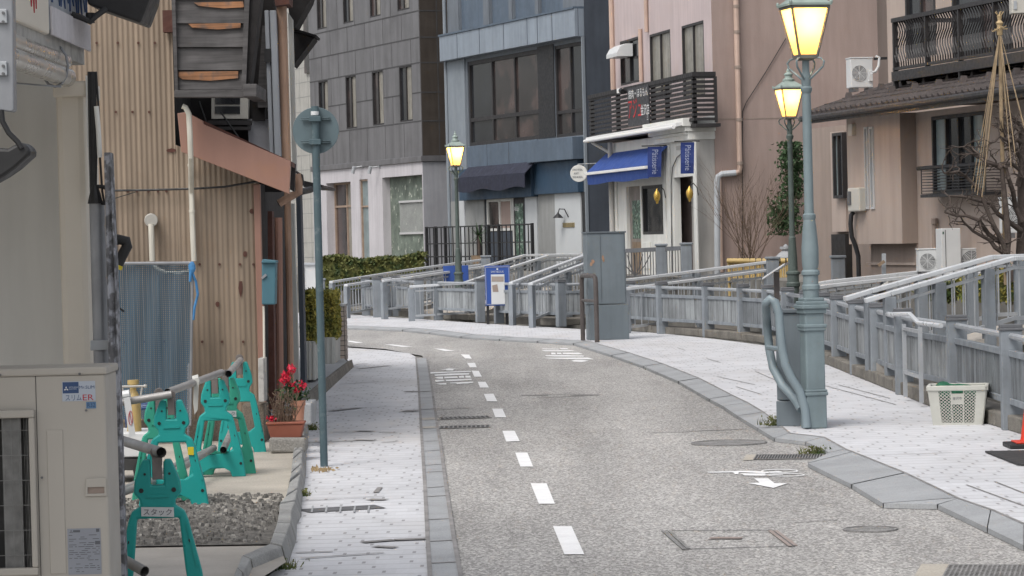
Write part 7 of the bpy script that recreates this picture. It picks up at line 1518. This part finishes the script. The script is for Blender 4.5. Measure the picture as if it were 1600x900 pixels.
t = thing('letter_box', 'small black letter box beside the cake shop door', 'letter box', AT(975, 368, 63)); m = MB(); p = AT(975, 357, 62.5); m.rbox((p.x, p.y, p.z-.15), .12, .16, .32); m.build('box', MT['black_metal'], t, bevel=.01); m = MB(); m.rbox((p.x-.01, p.y-.082, p.z-.08), .06, .004, .14); m.build('label_plate', MT['plastic_white'], t)
# laundry basket
t = thing('laundry_basket', 'white perforated plastic basket holding green netting on the right pavement', 'basket', G(1494, 662, .06)); p = G(1497, 664, .06); fb = Frame(p.x, p.y, math.cos(-.20), math.sin(-.20)); hw, hw2, dp, dp2, H = .195, .235, .30, .36, .315; z0 = .06
def pan(m, a, b, c, d): m.poly([a, b, c, d])
m = MB(); Bc = [fb.P(-hw, 0, z0), fb.P(hw, 0, z0), fb.P(hw, -dp, z0), fb.P(-hw, -dp, z0)]; Tc = [fb.P(-hw2, .03, z0+H), fb.P(hw2, .03, z0+H), fb.P(hw2, -dp2+.03, z0+H), fb.P(-hw2, -dp2+.03, z0+H)]
m.prism(Bc, (0, 0, .012)); 
for i in (1, 2, 3):
    a, b, c, d = Bc[i], Bc[(i+1) % 4], Tc[(i+1) % 4], Tc[i]; n = (b-a).cross(d-a).normalized()*.008; m.prism([a, b, c, d], n)
def fp(s, q, off=0.0):   # point on the slanting front wall, s -1..1, q 0..1
    return fb.P(s*(hw+(hw2-hw)*q), .03*q+off, z0+H*q)
for s0, s1, q0, q1 in ((-1, -.66, 0, 1), (.66, 1, 0, 1), (-.66, .66, 0, .06), (-.66, .66, .90, 1), (-.245, -.205, .06, .9), (.205, .245, .06, .9), (-.205, .205, .54, .82)): m.prism([fp(s0, q0), fp(s1, q0), fp(s1, q1), fp(s0, q1)], fb.n*.008)
bk = m.build('tub', MT['basket'], t)
m = MB()
for s0, s1, q0, q1 in ((-.66, -.245, .06, .9), (.245, .66, .06, .9), (-.205, .205, .06, .54)):
    w = (s1-s0)*hw; h_ = (q1-q0)*H; nx, nz = max(3, round(w/.026)), max(3, round(h_/.026))
    for dirn in (1, -1):
        for k_ in range(-nz, nx):
            a0, a1 = k_, k_+nz; 
            ta, tb = max(0, -a0)/nz, min(nz, nx-a0)/nz
            if tb <= ta: continue
            ua, ub = (a0+nz*ta)/nx, (a0+nz*tb)/nx
            if dirn < 0: ua, ub = 1-ua, 1-ub
            m.bar(fp(s0+(s1-s0)*ua, q0+(q1-q0)*ta, .002), fp(s0+(s1-s0)*ub, q0+(q1-q0)*tb, .002), .0052, .003, tuple(fb.n))
m.build('lattice', MT['basket'], bk)
m = MB()
for i in range(4): a, b = Tc[i], Tc[(i+1) % 4]; m.bar(a+V(0, 0, -.012), b+V(0, 0, -.012), .03, .042)
m.build('rim', MT['basket'], t, bevel=.006)
c = fp(0, .70, .010); text('金沢市', c, fb.u, (0, 0, 1), .075, .024, MT['ink'], bk, th=.001)
t2 = thing('green_netting', 'bunched dark green netting lying inside the white basket, its lower filling added to darken the inside', 'netting', fb.P(-.1, -.15, z0+.2)); mat('net_green', (.02, .13, .07), .8, .4, 30, bump=.8, bscale=90)
m = MB(); m.sphere(fb.P(-.12, -.12, z0+.28), .075, .07, .075, 12, 7); m.sphere(fb.P(.0, -.15, z0+.245), .19, .12, .085, 14, 7); m.sphere(fb.P(-.0, -.15, z0+.13), .18, .11, .12, 14, 7); o = m.build('netting', MT['net_green'], t2, smooth=True)  # lower filling added so the basket looks dark inside through its lattice
m = MB(); m.tube([fb.P(-.14, -.10, z0+.34), fb.P(-.05, -.08, z0+.322), fb.P(.06, -.06, z0+.318), fb.P(.15, -.1, z0+.30)], .012, 6); m.build('cord', MT['net_green'], t2)
p = G(1496, 661, .06); t = thing('plastic_litter', 'crumpled clear plastic wrapper in front of the white basket', 'litter', p); m = MB(); P = [p+V(x, y, 0) for x, y in ((-.07, -.03), (.02, -.05), (.10, -.02), (.08, .03), (-.03, .02))]; cz = p+V(.01, 0, .035); m.add(P+[cz], [(0, 1, 5), (1, 2, 5), (2, 3, 5), (3, 4, 5), (4, 0, 5), (0, 1, 2, 3, 4)]); m.build('wrapper', MT['van_white'], t)
# cone and mat
mat('cone_red', (.62, .05, .025), .45, .1, 4); q = G(1619, 701, .06)
t = thing('traffic_cone', 'orange-red traffic cone on a black rubber base, cut off by the right edge', 'cone', q); m = MB(); m.lathe((q.x, q.y+.15, .10), [(.095, 0), (.085, .02), (.06, .2), (.025, .46), (.02, .47)], 20); m.build('cone', MT['cone_red'], t, smooth=True, sharp=.6); m = MB(); m.rbox((q.x, q.y+.15, .06), .38, .34, .035); m.build('base', MT['rubber'], t, bevel=.008); m = MB(); m.rbox((q.x, q.y+.15, .095), .27, .25, .012); m.build('foot', MT['cone_red'], t, bevel=.004)
m = MB(); m.prism([G(1539, 707, .064), G(1700, 704, .064), G(1720, 736, .064), G(1590, 727, .064)], (0, 0, .012)); m.build('rubber_mat', MT['ac_dark'], label='thin dark rubber mat lying on the tiles near the cone', cat='mat')
# ---------------------------------------------------------------- covers and drains
mat('iron', (.24, .235, .23), .6, .3, 6, fine=.3, bump=.5); mat('iron_worn', (.27, .265, .255), .65, .3, 6, fine=.3, bump=.6); mat('rusty_steel', (.31, .255, .23), .7, .2, 6)
def manhole(label, x, y, r, mt_, x2=None):
    c = G(x, y, .004); t = thing('manhole_cover', label, 'manhole cover', c, 0, 'iron covers set in the road'); m = MB(); m.lathe(c, [(r, -.02), (r, .0015)], 40); m.build('cover', MT[mt_], t)
    m = MB(); m.ring([c+V(r*math.cos(a), r*math.sin(a), .001) for a in [i*.1571 for i in range(40)]], .006, 4); m.ring([c+V(r*.86*math.cos(a), r*.86*math.sin(a), .001) for a in [i*.1571 for i in range(40)]], .004, 4)
    for k_ in range(6): a = k_*1.047; m.bar(c+V(r*.1*math.cos(a), r*.1*math.sin(a), .001), c+V(r*.8*math.cos(a), r*.8*math.sin(a), .001), .008, .004)
    m.build('pattern', MT['iron'], t)
manhole('large round iron manhole cover in the road near the kerb corner', 1139, 692, .30, 'iron')
manhole('small round greenish valve cover at the right of the road', 1360, 827, .15, 'iron_worn')
t = thing('framed_cover', 'rectangular paved-in road cover with steel edge bars and a small rusty plate', 'manhole cover', G(1140, 843, .004)); mm = MB()
P = [G(1035, 829, .005), G(1204, 828, .005), G(1241, 853, .005), G(1068, 858, .005)]
for i in range(4): mm.bar(P[i], P[(i+1) % 4], .010, .002)
mm.build('frame', MT['steelgrey'], t)
for k_, (a, b, mt_) in enumerate((((1036, 829), (1069, 858), 'iron'), ((1046, 829), (1076, 857), 'iron_worn'), ((1203, 829), (1235, 853), 'rusty_steel'), ((1212, 829), (1243, 852), 'rusty_steel'))): m = MB(); m.bar(G(*a, .006), G(*b, .006), .022, .003); m.build('edge_bar', MT[mt_], t)
m = MB(); strip((1109, 840), (1160, 840), .16, .0065, m); m.build('centre_plate', MT['rusty_steel'], t)
def grate(label, a, b, w, n, z, collar=None, lift=0, both=False):
    A, B = G(*a, z), G(*b, z); d = (B-A).normalized(); nn = V(-d.y, d.x, 0); t = thing('drain_grate', label, 'drain', (A+B)/2, 0, 'steel drain grates in the road'); L_ = (B-A).length
    m = MB(); m.poly([A-nn*w/2, B-nn*w/2, B+nn*w/2, A+nn*w/2]); m.build('pit', MT['ac_dark'], t)
    m = MB()
    for s in (-1, 1): m.bar(A+nn*s*w/2+V(0, 0, .003), B+nn*s*w/2+V(0, 0, .003), .014, .004)
    for i in range(n+1): p = A+d*L_*i/n+V(0, 0, .002); m.bar(p-nn*w/2, p+nn*w/2, L_/n*.38, .004)
    if both:
        for i in range(1, 9): q_ = nn*(-w/2+w*i/9)+V(0, 0, .0025); m.bar(A+q_, B+q_, .012, .004)
    m.build('bars', MT['iron'], t)
    if collar: m = MB(); c0 = A-d*collar; m.poly([c0-nn*w*.62+V(0, 0, .001), A-nn*w*.62+V(0, 0, .001), A+nn*w*.62+V(0, 0, .001), c0+nn*w*.62+V(0, 0, .001)]); m.build('concrete_collar', MT['concrete'], t)
grate('steel drain grate against the kerb corner below the near lamp', (1180, 714.5), (1285, 713), .42, 24, .004, .08)
grate('large steel drain grate cut off by the bottom right corner', (1478, 893), (1650, 893), .50, 22, .004, .14, both=True)
grate('farther of the two narrow drain grates by the left gutter', (687, 654), (765, 651.5), .30, 11, .004, .05)
grate('nearer of the two narrow drain grates by the left gutter', (687, 668), (765, 666), .30, 11, .004, .05)
m = MB(); strip((657, 654.5), (682, 653.5), .5, .0135, m); strip((657, 668), (682, 667), .4, .0135, m); m.build('pale_gutter_patches', MT['concrete_bare'], kind='structure')
# weeds
def weed(label, x, y, z, n, sx, h_, s_=.014):
    c = G(x, y, z); m = MB()
    for _ in range(n):
        p = c+V(random.gauss(0, sx), random.gauss(0, sx*.8), 0); q_ = p+V(random.gauss(0, h_*.35), random.gauss(0, h_*.3), random.uniform(.3, 1)*h_); sd_ = V(.004, .002, 0); m.add([p-sd_, p+sd_, q_], [(0, 1, 2)])
    m.leaves(lambda: c+V(random.gauss(0, sx), random.gauss(0, sx), random.uniform(0, h_*.8)), n, s_); m.build('weeds', MT['leaf_hedge'], label=label, cat='weeds', group='weeds in the paving joints', base=c)
weed('tuft of green weeds at the foot of the control box by the near lamp', 1216, 664, .06, 120, .07, .10)
weed('weeds in the kerb corner beside the round manhole and drain grate', 1276, 709, .004, 90, .06, .07)
weed('low weeds beside the pavement edge next to the grey cabinet hoop', 1018, 577, .004, 25, .05, .04)
weed('small weed tuft between kerb stones left of the sign pole', 486, 672, .006, 50, .035, .09)
weed('tiny green weeds in the kerb joint below the sign pole', 474, 775, .006, 40, .03, .06)
weed('weeds at the lower left kerb corner near the bottom edge', 436, 889, .006, 60, .05, .06)
weed('small round grass tuft on the far pavement in front of the narrowest fence', 558, 489, .06, 120, .10, .10, .02)
